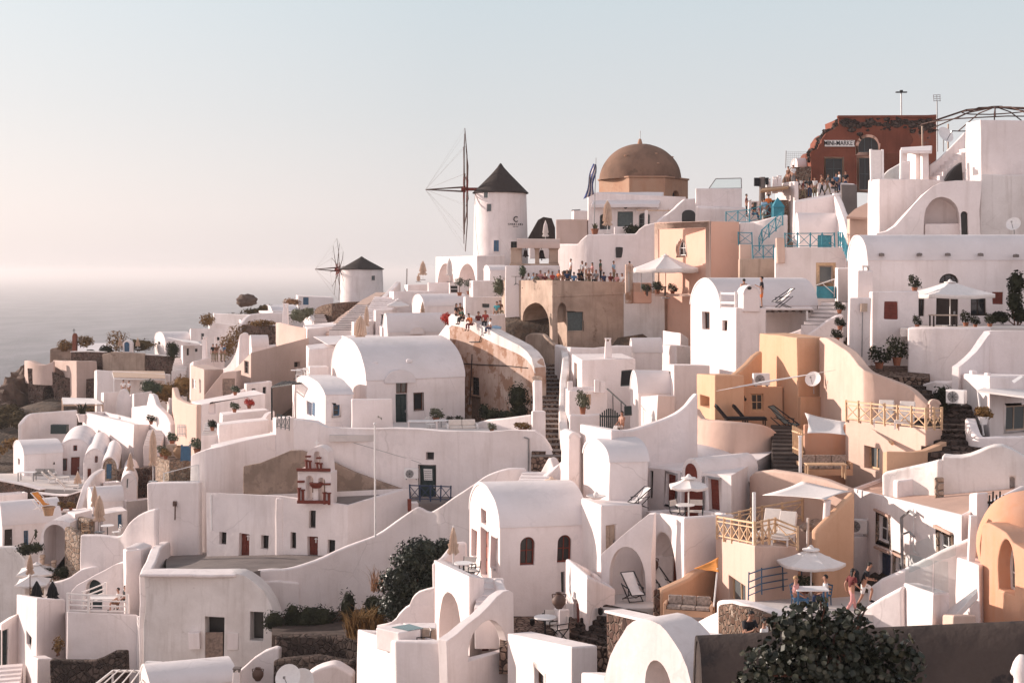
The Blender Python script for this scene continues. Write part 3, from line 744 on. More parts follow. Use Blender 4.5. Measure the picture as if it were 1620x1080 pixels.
def skinned(edges, pts, rad, rootk, sub=1):
    ks = sorted({k for e in edges for k in e}); ix = {k: i for i, k in enumerate(ks)}
    me = bpy.data.meshes.new('tmp'); me.from_pydata([pts[k] for k in ks], [(ix[a], ix[b]) for a, b in edges], [])
    o = bpy.data.objects.new('tmp', me); C.objects.link(o); o.modifiers.new('s', 'SKIN'); sv = me.skin_vertices[0].data
    for k in ks:
        r = rad(k); sv[ix[k]].radius = (r, r); sv[ix[k]].use_root = (k == rootk)
    o.modifiers.new('u', 'SUBSURF').levels = sub
    bpy.context.view_layer.update(); ev = o.evaluated_get(bpy.context.evaluated_depsgraph_get()); m = bpy.data.meshes.new_from_object(ev)
    v = [x.co.copy() for x in m.vertices]; f = [tuple(p.vertices) for p in m.polygons]; bpy.data.objects.remove(o); bpy.data.meshes.remove(m); return v, f
def rk(k, add=0, mul=1): return (RAD.get(k) or RAD[k[:2]])*mul+add
def pose_meshes(pose, hair, shorts, female):
    key = (pose, hair, shorts, female)
    if key in J: return J[key]
    p = pose_points(pose); out = {}
    b = M().add(*skinned(EDG, p, rk, 'pel'))
    up = (p['hd2']-p['hd0']).normalized(); fw = (Vector((0,-1,0))-up*up.dot(Vector((0,-1,0)))).normalized(); sd = fw.cross(up); hc = p['hd1']
    b.add([hc+fw*.075+up*.02, hc+fw*.085-up*.025+sd*.016, hc+fw*.085-up*.025-sd*.016, hc+fw*.118-up*.018], [(0,1,3), (0,3,2), (1,2,3)])
    for s in (-1,1):
        b.ball(hc+sd*s*.088-up*.005, .026, (.4,.8,1.2), 6, 5)
        for i, L in enumerate((.062,.076,.072,.056)):
            S = 'L' if s > 0 else 'R'; d = (p['ha'+S]-p['wr'+S]).normalized(); q = d.orthogonal().normalized(); w = d.cross(q); base = p['ha'+S]+d*.012+q*(i-1.5)*.016
            b.tube([base, base+d*L*.5+w*.006, base+d*L*.92+w*.022], [.0095,.0085,.006], 5)
        tb = p['wr'+S]+(p['ha'+S]-p['wr'+S])*.45+q*.024; b.tube([tb, tb+q*.026+d*.022, tb+q*.03+d*.05], [.011,.010,.007], 5)
    out['body'] = b
    tor = [('pel','spi'),('spi','che'),('che','nec')]+[('che','sh'+s) for s in 'LR']+[('sh'+s,'sl'+s) for s in 'LR']
    pp = dict(p); pp['nec'] = p['che'].lerp(p['nec'], .55); pp['pel'] = p['pel']+Vector((0,0,.02))
    for s in 'LR': pp['sl'+s] = p['sh'+s].lerp(p['el'+s], .72)
    rr = dict(RAD, nec=.075, sl=.062, sh=.078); out['shirt'] = M().add(*skinned(tor, pp, lambda k: (rr.get(k) or rr[k[:2]])+.014, 'che'))
    f = .95 if not shorts else .92; leg = []
    pp = dict(p)
    for s in 'LR':
        pp['cf'+s] = p['kn'+s].lerp(p['an'+s], .88); pp['mk'+s] = p['hi'+s].lerp(p['kn'+s], .9)
        leg += [('pel','hi'+s)]+([('hi'+s,'mk'+s)] if shorts else [('hi'+s,'kn'+s), ('kn'+s,'cf'+s)])
    r2 = dict(RAD, cf=.055, mk=.078, pel=.125); pp['up'] = p['pel'].lerp(p['spi'], .25); leg.append(('pel','up')); r2['up'] = .118
    out['trousers'] = M().add(*skinned(leg, pp, lambda k: (r2.get(k) or r2[k[:2]])+.012, 'pel'))
    h = M(); rot = Matrix((sd, fw*-1, up)).transposed(); k0 = len(h.v); h.ball(hc+up*.03-fw*.016, .1, (.98,1.05,.98), 12, 8, rot)
    keep = [i for i, v in enumerate(h.v) if (v-hc).dot(up)+(hc-v).dot(fw)*.9 > .0]; ks = set(keep); h.f = [q for q in h.f if all(i in ks for i in q)]
    if hair == 'long':
        bk = hc-fw*.06; h.ball(bk-up*.10, .075, (1,.55,2.2), 10, 8, rot)
    out['hair'] = h
    e = M()
    for s in (-1,1): e.ball(hc+fw*.083+sd*s*.032+up*.012, .012, (1,.6,.8), 6, 5)
    out['eyes'] = e
    sh = M()
    for s in 'LR':
        a, t = p['an'+s], p['to'+s]; sh.ball(a.lerp(t, .5)-Vector((0,0,.012)), .1, (.5,1.15,.45), 8, 6, Vector((0,1,0)).rotation_difference((t-a).normalized()).to_matrix())
    out['shoes'] = sh
    mesh = {}
    for k, m in out.items():
        me = bpy.data.meshes.new(k); me.from_pydata(m.v, [], m.f); bm = bmesh.new(); bm.from_mesh(me); bmesh.ops.recalc_face_normals(bm, faces=bm.faces); bm.to_mesh(me); bm.free(); me.shade_smooth(); me.materials.append(mt('skin')); mesh[k] = me
    J[key] = mesh; return mesh
def person(loc, label, pose='stand', shirt='cloth_white', pants='cloth_navy', hair='hair_dark', skin='skin', rz=0, long=False, shorts=False, s=1.0, group=None, shoes='cloth_black'):
    r = root('person', label, 'person', loc, group); r.rotation_euler = (0,0,R(rz)); r.scale = (s,s,s)
    ms = pose_meshes(pose, 'long' if long else 'short', shorts, False)
    for k, mat in (('body', skin), ('shirt', shirt), ('trousers', pants), ('hair', hair), ('eyes', 'eye_dark'), ('shoes', shoes)):
        o = bpy.data.objects.new({'trousers': 'shorts' if shorts else 'trousers'}.get(k, k), ms[k]); C.objects.link(o); o.parent = r
        o.material_slots[0].link = 'OBJECT'; o.material_slots[0].material = mt(mat)
    return r
# ---------------------------------------------------------------- camera, light, sky, sea
sc = bpy.context.scene
cam = bpy.data.cameras.new('camera'); co = bpy.data.objects.new('camera', cam); C.objects.link(co); sc.camera = co
co.rotation_euler = (R(90), 0, 0); cam.lens = 50; cam.sensor_width = 36; cam.shift_y = -112/1620; cam.clip_end = 90000; cam.clip_start = .5
SUN_AZ, SUN_EL = -67.0, 13.0      # azimuth from +Y, negative to the left
sd = Vector((math.sin(R(SUN_AZ))*math.cos(R(SUN_EL)), math.cos(R(SUN_AZ))*math.cos(R(SUN_EL)), math.sin(R(SUN_EL))))
sl = bpy.data.lights.new('sun', 'SUN'); sl.energy = 5.0; sl.angle = R(.6); sl.color = (1, .85, .76); so = bpy.data.objects.new('sun', sl); C.objects.link(so)
so.rotation_euler = sd.to_track_quat('Z', 'Y').to_euler(); so.location = (-60, 40, 60)
w = bpy.data.worlds.new('World'); sc.world = w; w.use_nodes = True; nt = w.node_tree; bg = nt.nodes['Background']
sky = N(nt, 'ShaderNodeTexSky', sky_type='NISHITA'); sky.sun_disc = False; sky.sun_elevation = R(SUN_EL); sky.sun_rotation = R(SUN_AZ); sky.altitude = 100
sky.air_density = 1.0; sky.dust_density = 2.5; sky.ozone_density = 1.0
tc = N(nt, 'ShaderNodeTexCoord'); sx = N(nt, 'ShaderNodeSeparateXYZ'); nt.links.new(tc.outputs['Generated'], sx.inputs[0])
# pale summer haze: warm white above the horizon, thin grey blue higher up
hz = ramp(nt, sx.outputs['Z'], [(.0, (6.9,6.35,6.35)), (.04, (7.0,6.55,6.6)), (.11, (6.1,6.2,6.4)), (.19, (5.5,6.1,6.45)), (.45, (4.0,4.3,4.7)), (1, (3.0,3.3,3.8))])
dt = N(nt, 'ShaderNodeVectorMath', operation='DOT_PRODUCT'); nt.links.new(tc.outputs['Generated'], dt.inputs[0]); dt.inputs[1].default_value = sd
glow = ramp(nt, dt.outputs['Value'], [(.45, (.88,)*3), (1, (1.25,1.16,1.12))])
# sky behind the camera brightened and tinted pink, an added fill for shaded walls
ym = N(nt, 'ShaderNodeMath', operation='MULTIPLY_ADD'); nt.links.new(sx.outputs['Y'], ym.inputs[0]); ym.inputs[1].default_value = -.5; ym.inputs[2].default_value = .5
back_fill = ramp(nt, ym.outputs[0], [(.45, (1,1,1)), (.75, (1.75,1.53,1.5))])
hz2 = mixc(nt, 1, mixc(nt, 1, hz, glow, 'MULTIPLY'), back_fill, 'MULTIPLY')
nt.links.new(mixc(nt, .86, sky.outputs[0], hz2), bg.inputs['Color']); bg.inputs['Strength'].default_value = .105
sc.view_settings.view_transform = 'Standard'; sc.view_settings.look = 'None'; sc.view_settings.exposure = .43; sc.view_settings.gamma = 1
sc.cycles.max_bounces = 6; sc.cycles.diffuse_bounces = 4; sc.cycles.volume_bounces = 0; sc.cycles.transparent_max_bounces = 8
# sea
SEA = -110.0
m, nt, b = newmat('sea_water'); b.inputs['Base Color'].default_value = (.16,.155,.165,1); b.inputs['Roughness'].default_value = .42; b.inputs['IOR'].default_value = 1.33
p = pos(nt, (1,.35,1)); h1 = nz(nt, p, .035, 6, .62); h2 = nz(nt, p, .25, 4, .6)
hh = mixc(nt, .5, h1, h2); bump(nt, b, hh, .7, 6)
wv = ramp(nt, nz(nt, p, .016, 7, .72), [(.38, (.04,.034,.046)), (.64, (.18,.157,.172))]); nt.links.new(wv, b.inputs['Base Color'])  # ripple glitter painted into the base colour as lighter and darker noise
MATS['sea_water'] = m
xs = [-40000, -8000, -2500, -600, 600, 2500, 8000, 40000]; ys = [-300, 60, 600, 1500, 4000, 12000, 30000, 80000]
sm = M().add([(x, y, SEA) for y in ys for x in xs], [(i*8+j, i*8+j+1, i*8+j+9, i*8+j+8) for i in range(7) for j in range(7)])
o = sm.build('sea', 'sea_water', None, origin=(0,0,SEA)); o['kind'] = 'structure'
# haze
hm = bpy.data.materials.new('haze'); hm.use_nodes = True; nt = hm.node_tree; nt.nodes.remove(nt.nodes['Principled BSDF'])
pv = N(nt, 'ShaderNodeVolumePrincipled'); pv.inputs['Color'].default_value = (.90,.87,.88,1); pv.inputs['Density'].default_value = .00015; pv.inputs['Anisotropy'].default_value = .3
nt.links.new(pv.outputs[0], nt.nodes['Material Output'].inputs['Volume']); MATS['haze'] = hm
o = M().box(-41000, 41000, -400, 81000, SEA-1, 24).build('haze', 'haze', None, origin=(0,0,0)); o['kind'] = 'stuff'
def terrain():
    """one hillside under everything, falling to the sea on the left and behind"""
    g = [q for q in GROUND if q[1] > 8]
    for x, y, z in ((-62,168,-40),(-60,120,-42),(-58,90,-46),(-75,150,-75),(-75,100,-75),(-45,60,-40),(-30,40,-38),(0,36,-24),(-64,195,-34),(-40,235,-22),(0,260,-12),(40,220,2),(80,170,8),(70,110,4),(60,80,-2),(50,50,-4),(36,26,-9),(10,18,-13),(-10,12,-22),(-60,260,-60),(-90,200,-95)):
        g.append((x, y, z))
    nx, ny = 120, 150; vs = []; x0, x1, y0, y1 = -125, 110, 6, 290
    for j in range(ny+1):
        for i in range(nx+1):
            x = x0+(x1-x0)*i/nx; y = y0+(y1-y0)*j/ny; sw = sz = 0
            for a, b, c in g:
                d2 = (a-x)**2+(b-y)**2+.6; q = 1/(d2*d2); sw += q; sz += q*c
            z = sz/sw-2.6
            e = max(0, -x-62-.05*(y-100))/22 if True else 0
            e = max(e, (y-215)/40, 0); z = z*(1-min(1,e))+(-120)*min(1,e)
            z += .5*mnoise.noise(Vector((x*.15,y*.15,0)))*(1 if e else .3)
            vs.append((x, y, z))
    fs = [(j*(nx+1)+i, j*(nx+1)+i+1, (j+1)*(nx+1)+i+1, (j+1)*(nx+1)+i) for j in range(ny) for i in range(nx)]
    o = M().add(vs, fs).build('hillside', 'hill_ground', None, smooth=60, fix=False, origin=(0,0,0)); o['kind'] = 'structure'; return o
m, nt, b = newmat('hill_ground'); p = pos(nt); n1 = nz(nt, p, .35, 6, .65); n2 = nz(nt, p, 2.5, 5, .6)
c = ramp(nt, n1, [(.3, (.05,.035,.026)), (.5, (.12,.08,.055)), (.62, (.20,.13,.085)), (.75, (.10,.075,.06))])
c = mixc(nt, ramp(nt, n2, [(.4, (0,0,0)), (.65, (.7,)*3)]), c, (.05,.04,.032)); nt.links.new(c, b.inputs['Base Color']); b.inputs['Roughness'].default_value = 1; bump(nt, b, n2, .9, .3)
MATS['hill_ground'] = m
# ================================================================ the skyline
def windmill(label, px, D, pyb, pye, pya, rb, rt, hub, wheel_r, tilt, sprit, ops, phase=0, nsp=10, text=False):
    cx = (px-810)/F*D; zb, ze, za = zof(pyb, D), zof(pye, D), zof(pya, D)
    r = root('windmill', label, 'windmill', (cx, D, zb)); GROUND.append((cx, D, zb))
    m = M().lathe([(rb+.02, zb-3), (rb, zb), ((rb+rt)/2+.03, (zb+ze)/2), (rt, ze), (0, ze)], (cx, D, 0), 48); m.add([(cx,D,zb-3)], [])
    wl = m.build('tower', 'white_plaster', r, smooth=40)
    R_ = rt+.28; hh = za-ze
    M().lathe([(0,ze-.05),(R_-.1,ze-.12),(R_,ze-.05),(R_*.62,ze+hh*.36),(R_*.34,ze+hh*.64),(R_*.12,ze+hh*.88),(.12,ze+hh*1.0),(0,ze+hh*1.03)], (cx, D, 0), 40).build('thatched_cap', 'thatch', r, smooth=50)
    # openings stand in small plastered frames on the round wall
    for (x, y0, x1, y1, kind, mat) in ops:
        xm = (x+x1)/2; X = (xm-810)/F*D; dx = max(-.98, min(.98, (X-cx)/rb)); a = math.asin(dx); n = Vector((math.sin(a), -math.cos(a), 0)); t = Vector((math.cos(a), math.sin(a), 0))
        zz0, zz1 = zof(y1, D), zof(y0, D); wd = (x1-x)/F*D/max(.35, math.cos(a)); rr = rb+(rt-rb)*((zz0+zz1)/2-zb)/(ze-zb); c = Vector((cx, D, 0))+n*rr
        def q(u, z, o_): v = c+t*u+n*o_; return (v.x, v.y, z)
        fr = M()
        for u0, u1, w0, w1 in ((-wd/2,wd/2,zz0-.07,zz0),(-wd/2,wd/2,zz1,zz1+.07),(-wd/2-.07,-wd/2,zz0-.07,zz1+.07),(wd/2,wd/2+.07,zz0-.07,zz1+.07)): fr.prism([q(u0,w0,-.2),q(u1,w0,-.2),q(u1,w1,-.2),q(u0,w1,-.2)], n*.27)
        d = fr.build(kind, 'white_plaster', r); M().prism([q(-wd/2,zz0,-.2),q(wd/2,zz0,-.2),q(wd/2,zz1,-.2),q(-wd/2,zz1,-.2)], n*.215).build('pane' if kind == 'window' else 'panel', mat, d)
        bb = M(); bb.prism([q(-.03,zz0,-.2),q(.03,zz0,-.2),q(.03,zz1,-.2),q(-.03,zz1,-.2)], n*.235); bb.build('bar', 'grey_green_paint', d)
    # the wheel: axle to the left, spars around it, bowsprit in front
    hx, hy = hub; H = P(hx, hy, D); ax = Vector((-math.cos(R(tilt)), -math.sin(R(tilt)), 0)); up = Vector((0,0,1)); sdv = ax.cross(up)
    M().bar(Vector((cx, D, H.z)), H+ax*.5, .34).build('axle', 'mill_red', r, bev=.03)
    wm, am = M(), M(); tips = []; q = 1 if wheel_r > 5 else .6
    for i in range(nsp):
        t = phase+2*math.pi*i/nsp; d = up*math.cos(t)+sdv*math.sin(t); o_ = ax*(.35*(i % 2)-.15); L = wheel_r*(1-.05*(i % 3)); tip = H+d*L+o_*.3+ax*.12
        sp = M().tube([H+o_, H+o_+d*L*.55, tip], [.095*q,.07*q,.038*q], 6).build('spar', 'mill_wood', r); tips.append(tip)
        am.bar(H+o_+d*.1, H+o_+d*L*.22, .2*q)
    am.build('hub_arms', 'mill_red', r)
    T = H+ax*sprit
    M().tube([H+up*.25, T], [.10,.05], 6).tube([H-up*.25, T], [.10,.05], 6).build('bowsprit', 'mill_wood', r)
    for tp in tips: wm.cyl(T, tp, .006, .006, 4)
    for a, b in zip(tips, tips[1:]+tips[:1]): wm.cyl(a, b, .009, .009, 4)
    wm.build('stay_ropes', 'grey_wood', r)
    return r, cx, zb
r, cx, zb = windmill('tall white windmill with black pointed cap on the ridge, round tower lettered with a C', 792, 155, 402, 305, 259, 2.98, 2.78, (737, 299.5), 6.9, 3, 4.4,
    [(765,305.5,771.5,315,'window','window_grey'),(770.5,324.5,777.5,336,'window','window_grey'),(781.5,381,789.5,398,'window','blue_paint'),(808,383,818,394,'window','window_dark')], .18, 12)
def text(s, loc, size, mat, name, parent=None, rot=(90,0,0), ext=.02, align='CENTER', sx=1):
    cu = bpy.data.curves.new(name, 'FONT'); cu.body = s; cu.size = size; cu.extrude = ext; cu.offset = size*.006; cu.align_x = align; cu.align_y = 'CENTER'
    to = bpy.data.objects.new(name, cu); C.objects.link(to); bpy.context.view_layer.update()
    me = bpy.data.meshes.new_from_object(to.evaluated_get(bpy.context.evaluated_depsgraph_get())); bpy.data.objects.remove(to)
    o = bpy.data.objects.new(name, me); C.objects.link(o); me.materials.clear(); me.materials.append(mt(mat))
    o.rotation_euler = tuple(R(a) for a in rot); o.scale = (sx,1,1)
    if parent: o.parent = parent; o.location = Vector(loc)-OFF[parent.name]
    else: o.location = loc
    return o
def on_tower(px, py, D=155.0, rr=2.93):
    X = (px-810)/F*D; a = math.asin((X-cx)/rr); return Vector((cx+rr*math.sin(a)+.02*math.sin(a), D-rr*math.cos(a)-.02, zof(py, D))), math.degrees(a)
for i, ch in enumerate(['C']): l, a = on_tower(815.5, 348.5); text(ch, l, .85, 'sign_black', 'emblem', r, (90,0,a), .02)
for i, ch in enumerate('CHARISMA'): l, a = on_tower(805+3*i, 356); text(ch, l, .27, 'sign_black', 'lettering', r, (90,0,a), .015)
for i, ch in enumerate('SUITES'): l, a = on_tower(812+1.4*i, 359.6); text(ch, l, .13, 'sign_black', 'small_lettering', r, (90,0,a), .015)
windmill('smaller white windmill low on the left ridge with an open wheel of thin spars', 572.5, 205, 476, 425, 406, 3.1, 2.98, (535, 426), 4.5, 20, 3.4,
    [(591,436,596,443,'window','window_grey')], .1, 12)
M_ = root
# terrace house below the tall windmill, with two arches
house('terrace_house', 'white terrace house with two big open arches under the tall windmill', 'house', (755,146,404), 689, 799, 450, th=20, thA=22, ops=[(0,'hole',692,417,718,452,dict(arch=True,deep=1.6)),(0,'hole',725,417,753,452,dict(arch=True,deep=1.6))], deep=5, par=(.3,.25))
# round thatched hut and the beige cube
r = root('thatched_hut', 'low hut with rounded black thatch roof right of the tall windmill', 'hut', P(858,378,148)); m = M()
pr = [(-1.55,0),(1.35,0),(1.3,1.2),(.95,2.15),(.1,2.3),(-.45,2.0)]; b0 = P(858,378,148)
m.prism([b0+Vector((x, 0, z)) for x, z in pr], (0,3.4,0)); m.build('thatch_roof', 'thatch', r, bev=.35, seg=4); M().box(b0.x-1.3,b0.x+1.3,b0.y+.3,b0.y+3,b0.z-2,b0.z+.02).build('wall', 'white_plaster', r); GROUND.append((b0.x,b0.y,b0.z-1))
item('closed_umbrella', umbrella_closed, P(863,379,143), 'closed white parasol in front of the black thatched hut', 'parasol', 'closed parasols', mat='canvas_white', h=1.85, fat=.26, foot=.35, name='closed_parasol')
house('cube_house', 'plain beige cube of a house left of the domed church', 'house', (929,128,347), 879, 931, 388, th=80, mat='beige_plaster', deep=4)
house('roof_hut', 'small white roof hut with a bent pipe behind the beige cube', 'hut', (908,134,333), 904, 930, 352, th=5, deep=3)
M().tube([P(905,334,133),P(905,332.5,133),P(918,332,133)], .06, 6).build('vent_pipe','grey_metal'); tag(bpy.data.objects['vent_pipe'],'thin bent grey pipe on the small white roof hut','pipe')
# domed church
D = 142; r = root('domed_church', 'church with a big brown dome on a weathered drum', 'church', P(1013,303,D)); c = P(1013,285,D); rr = 64.5/F*D
M().lathe([(rr,-.0)]+[(rr*math.cos(R(a))*(1.0 if a < 80 else 1), 3.62*math.sin(R(a))) for a in range(4,90,5)]+[(.22,3.62)], c, 48).build('dome', 'dome_plaster', r, smooth=60)
M().lathe([(.26,3.5),(.25,3.72),(.14,4.1),(.06,4.15),(0,4.16)], c, 10).build('finial', 'drum_plaster', r, smooth=40); M().cyl(c+Vector((0,0,4.1)), c+Vector((0,0,4.95)), .035).build('rod', 'grey_metal', r)
pl = [Vector(((x-810)/F*d, d)) for x, d in ((947.5,143),(996,137.8),(1052,137.8),(1088,142.5),(1070,149),(960,149))]
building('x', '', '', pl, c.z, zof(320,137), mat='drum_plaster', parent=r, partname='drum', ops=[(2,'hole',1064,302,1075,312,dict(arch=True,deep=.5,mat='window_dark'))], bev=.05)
ins = inset([(p.x, p.y) for p in pl], -.13); M().prism([Vector((q[0], q[1], c.z+.0)) for q in ins], (0,0,.16)).build('cornice', 'drum_plaster', r, bev=.03)
for px, py in ((986,250),(1034,246),(1036,262),(1062,250)):
    X = (px-810)/F*D-c.x; Z = zof(py, D)-c.z; rad = rr*math.sqrt(max(0, 1-(Z/3.62)**2)); Y = -math.sqrt(max(.01, rad*rad-X*X)); M().ball(c+Vector((X, Y, Z)), .13, (1.3,1,.7), 8, 6).build('knob', 'drum_plaster', r)
# white house below the dome
house('church_house', 'white house under the brown dome with three dark shuttered openings and a sloping roof', 'house', (931,128,304), 929.5, 1086, 373, th=3, thA=3, tops=(304,312), mat='white_plaster',
    ops=[(1,'win',949.5,338,966,363,dict(fmat='grey_green_paint',arch=.25,nx=2,ny=3)),(1,'door',977,335,1001.5,372,dict(mat='grey_green_paint')),(1,'win',1011,337,1028,363,dict(fmat='grey_green_paint',arch=.25,nx=2,ny=3))], deep=3)
b = P(940,322,127.7); q = [P(943,303.6,129.5),P(1050,303.6,130),P(1043,322.5,127.5),P(936,322.5,127.3)]
o = M().prism(q, (0,0,-.35)).build('roof_apron', 'roof_plaster', bpy.data.objects['church_house'], bev=.06)
item('wall_vent', lambda name: M().lathe([(0,.0),(.16,0),(.18,.1),(0,.1)], n=12).build(name,'dark_wood',None,origin=(0,0,0)), P(989.5,327.5,127.75)+Vector((0,0,0)), 'small round dark vent above the shuttered door under the dome', 'vent')
bpy.data.objects['wall_vent'].rotation_euler = (R(90),0,0)
item('closed_umbrella', umbrella_closed, P(961,371,124.5), 'closed beige parasol on the terrace under the brown dome', 'parasol', 'closed parasols', mat='canvas_beige', h=2.95, fat=.36, name='closed_parasol')
item('agave', potted_agave, P(941,370.5,123), 'spiky plant in a big round clay pot by the flagpole', 'plant', s=1.3, name='potted_agave')
M().box(*(lambda v: (v.x-.75,v.x+.75,v.y-.3,v.y+.3,v.z,v.z+.65))(P(985,371,123.5))).build('planter','white_plaster',bev=.04); tag(bpy.data.objects['planter'],'white planter box left of a dark shrub below the dome','planter')
shrub('shrub', [((0,0,.45),(.9,.5,.5)),((.5,0,.35),(.6,.5,.4))], 320, .2, 'leaf_dark', P(1001,372,122.6), 'dark round shrub on the terrace wall below the dome', seed=3)
r = root('flag', 'greek flag hanging limp from a leaning pole left of the dome', 'flag', P(938,372,123.5)); M().tube([P(939.5,372,123.5),P(943.5,250,123.5)], [.05,.025], 6).build('pole', 'grey_metal', r)
for st in range(3):
    fm = M(); n = 12; vs = []
    for i in range(n+1):
        t = i/n
        for e in (0, 1):
            k = (st*2+e)/5.0
            x = 943.3-1.2*t*4-(.0+k)*15*(.35+.65*t)+1.6*math.sin(t*7+k*3); y = 261+t*46+k*8-10*(1-t)*k; vs.append(P(x, y, 123.45+.22*math.sin(t*6+k*7)))
    fm.add(vs, [(2*i, 2*i+1, 2*i+3, 2*i+2) for i in range(n)]); f = fm.build('stripe', 'flag_blue', r, smooth=60, fix=False); s_ = f.modifiers.new('t','SOLIDIFY'); s_.thickness = .01
fm = M(); vs = []; n = 14
for i in range(n+1):
    t = i/n
    for e in range(5):
        k = e/4; x = 943.3-1.2*t*4-k*15*(.35+.65*t)+1.6*math.sin(t*7+k*3); y = 261+t*46+k*8-10*(1-t)*k; vs.append(P(x, y, 123.52+.22*math.sin(t*6+k*7)))
f = fm.add(vs, [(5*i+e, 5*i+e+1, 5*i+e+6, 5*i+e+5) for i in range(n) for e in range(4)]).build('cloth', 'canvas_white', r, smooth=60, fix=False); s_ = f.modifiers.new('t','SOLIDIFY'); s_.thickness = .01
pergola('pergola', 'white timber pergola on the terrace right of the shuttered door', [P(1008,333,126.8),P(1074,334,126.8),P(1074,331,129),P(1008,331,129)], 'canvas_tan', n=4, drop=2.4, posts=(1,), post=.14)
M().cyl(P(1022.5,373,126.6),P(1022.5,333,126.6),.16,n=12).build('column','white_plaster',bpy.data.objects['pergola'],smooth=40)
pwall('terrace_wall', 'tall white terrace wall with a stepped top and one small dark window below the dome', 'wall', [(883,124,386),(917,122,386),(921,121.9,380),(930,121.5,371),(1006,120.5,370),(1012,120.4,363),(1021,120.2,356),(1040,120,352)], 447, t=.6, deep=3)
q = P(980,399.5,120.5); m = M().box(q.x-.33,q.x+.33,q.y-.02,q.y+.3,q.z-.48,q.z+.45); o = m.build('dark_window','window_dark',bpy.data.objects['terrace_wall'],bev=.08)
M().box(q.x-.42,q.x+.42,q.y+.0,q.y+.2,q.z-.57,q.z-.48).build('sill','white_plaster',bpy.data.objects['terrace_wall'])
pwall('stair_wall', 'white stepped stair wall climbing to the right beneath the dome', 'wall', [(1038,122.5,352),(1045,122.6,345),(1056,122.8,338),(1066,123,330),(1074,123.2,322),(1082,123.4,315),(1099,123.6,314)], 352, t=.5, deep=3)
q = P(1088,343,123.3); M().prism([q+Vector((x,0,z)) for x, z in profile(1.15,-.9,.65,True)], (0,-.0,0)).build('x_','window_dark') if False else None
o = M().prism([q+Vector((x-.55,-.28,z)) for x, z in profile(1.15,-.6,.62,.45)], (0,.1,0)).build('dark_opening', 'window_dark', bpy.data.objects['stair_wall'])
house('block_house', 'plain white block right of the dome topped by a glass screen', 'house', (1101,127,298), 1100, 1174, 352, th=2, thA=2, deep=4)
pwall('flare', '', '', [(1099,126.6,326),(1140,126.6,327),(1180,126.8,328)], 350, t=.8, bev=.3, parent=bpy.data.objects['block_house'], partname='flared_base')
r = root('glass_screen', 'slanted framed glass screen on top of the plain white block', 'screen', P(1150,298,127.6)); q = [P(1122,298,127.6),P(1173,298,127.6),P(1173,282.5,127.6),P(1133,282.5,127.6)]
m = M(); [m.bar(q[i], q[(i+1)%4], .08) for i in range(4)]; m.build('frame','grey_metal',r); M().prism(q,(0,.03,0)).build('pane','clear_glass',r)
# pink house
house('pink_house', 'salmon pink flat house with a pale border and one arched niche window', 'house', (1123,106,350), 1037, 1170, 470, th=22, thA=22, mat='pink_plaster', tops=(351,351), deep=3,
    ops=[(0,'win',1071,380,1085,404,dict(arch=True,rec=.25,fmat='white_paint',nx=2,ny=2,trim=.14,tmat='cream_plaster'))])
f = Face(quadplan(1123,106,1037,1170,22,38)[0], quadplan(1123,106,1037,1170,22,38)[1], bpy.data.objects['pink_house']); L = (f.b-f.a).length; zt = zof(350,106); zb = zof(470,106)
f.ring(M(), f.a, [(-.04,zb),(L+.03,zb),(L+.03,zt+.02),(-.04,zt+.02)], [(.35,zb+.2),(L-.4,zb+.2),(L-.4,zt-.5),(.35,zt-.5)], .05, -.1).build('pale_border','cream_plaster',bpy.data.objects['pink_house'],bev=.02)
q = P(1150,372,105.9); 
# bell arcade
D = 120; r = root('bell_arcade', 'weathered stone bell arcade with two hanging bells beside the windmill', 'bell arcade', P(846,420,D)); m = M()
def pb(x0, x1, y0, y1, d0=0, d1=.7, D=D): a, b = P(x0,y1,D), P(x1,y0,D); return (a.x,b.x,a.y+d0,a.y+d1,a.z,b.z)
for i, (x0, x1) in enumerate(((808,825),(846.5,853),(869,883.5))):
    m = M().box(*pb(x0,x1,392.5,420)); m.box(*pb(x0-1,x1+1,392,394.5,-.06,.76)); m.box(*pb(x0-.6,x1+.6,415,416.5,-.05,.75)); m.build('pillar','worn_plaster',r,bev=.04)
m = M().box(*pb(806,885,417,421,-.1,.8)); m.build('sill','worn_plaster',r,bev=.03)
a0 = P(818,392,D); a1 = P(886,392,D); arch = [Vector((0,.9*math.cos(t)+.35,.75*math.sin(t))) for t in [math.pi*i/12 for i in range(13)]]
M().prism([a0+v for v in arch]+[a0+Vector((0,-.55,-.02))], a1-a0).build('vaulted_roof','beige_plaster',r,smooth=40)
for x, y0, y1 in ((831.5,394,406),(857,394,411)):
    t = P(x,y0,D)+Vector((0,.35,0)); h = (y1-y0)/F*D; rb = h*.42
    bl = M().lathe([(0,0),(rb*.4,-h*.05),(rb*.55,-h*.3),(rb*.7,-h*.62),(rb*1.05,-h*.82),(rb*.95,-h*.84),(0,-h*.7)], t-Vector((0,0,.05)), 14).build('bell','bronze',r,smooth=40)
    M().cyl(t+Vector((0,0,.1)), t, .03).cyl(t-Vector((0,0,h*.6)), t-Vector((0,0,h)), .03).ball(t-Vector((0,0,h)), .06, n=8, m=6).build('clapper','bronze',bl)
pwall('parapet_wall', 'white wall with a blind arch under the bell arcade', 'wall', [(800,119.7,420),(886,119.7,420)], 450, t=.5, deep=2)
pl_ = Face((P(840,0,119.44).x,119.44),(P(890,0,119.44).x,119.44),bpy.data.objects['parapet_wall']); pr = profile(1.75,zof(445,119.44),zof(424,119.44),True); pl_.ring(M(), Vector((P(848,0,119.44).x,119.44)), inset(pr,-.1), pr, .04, -.05).build('blind_arch','white_plaster',bpy.data.objects['parapet_wall'])
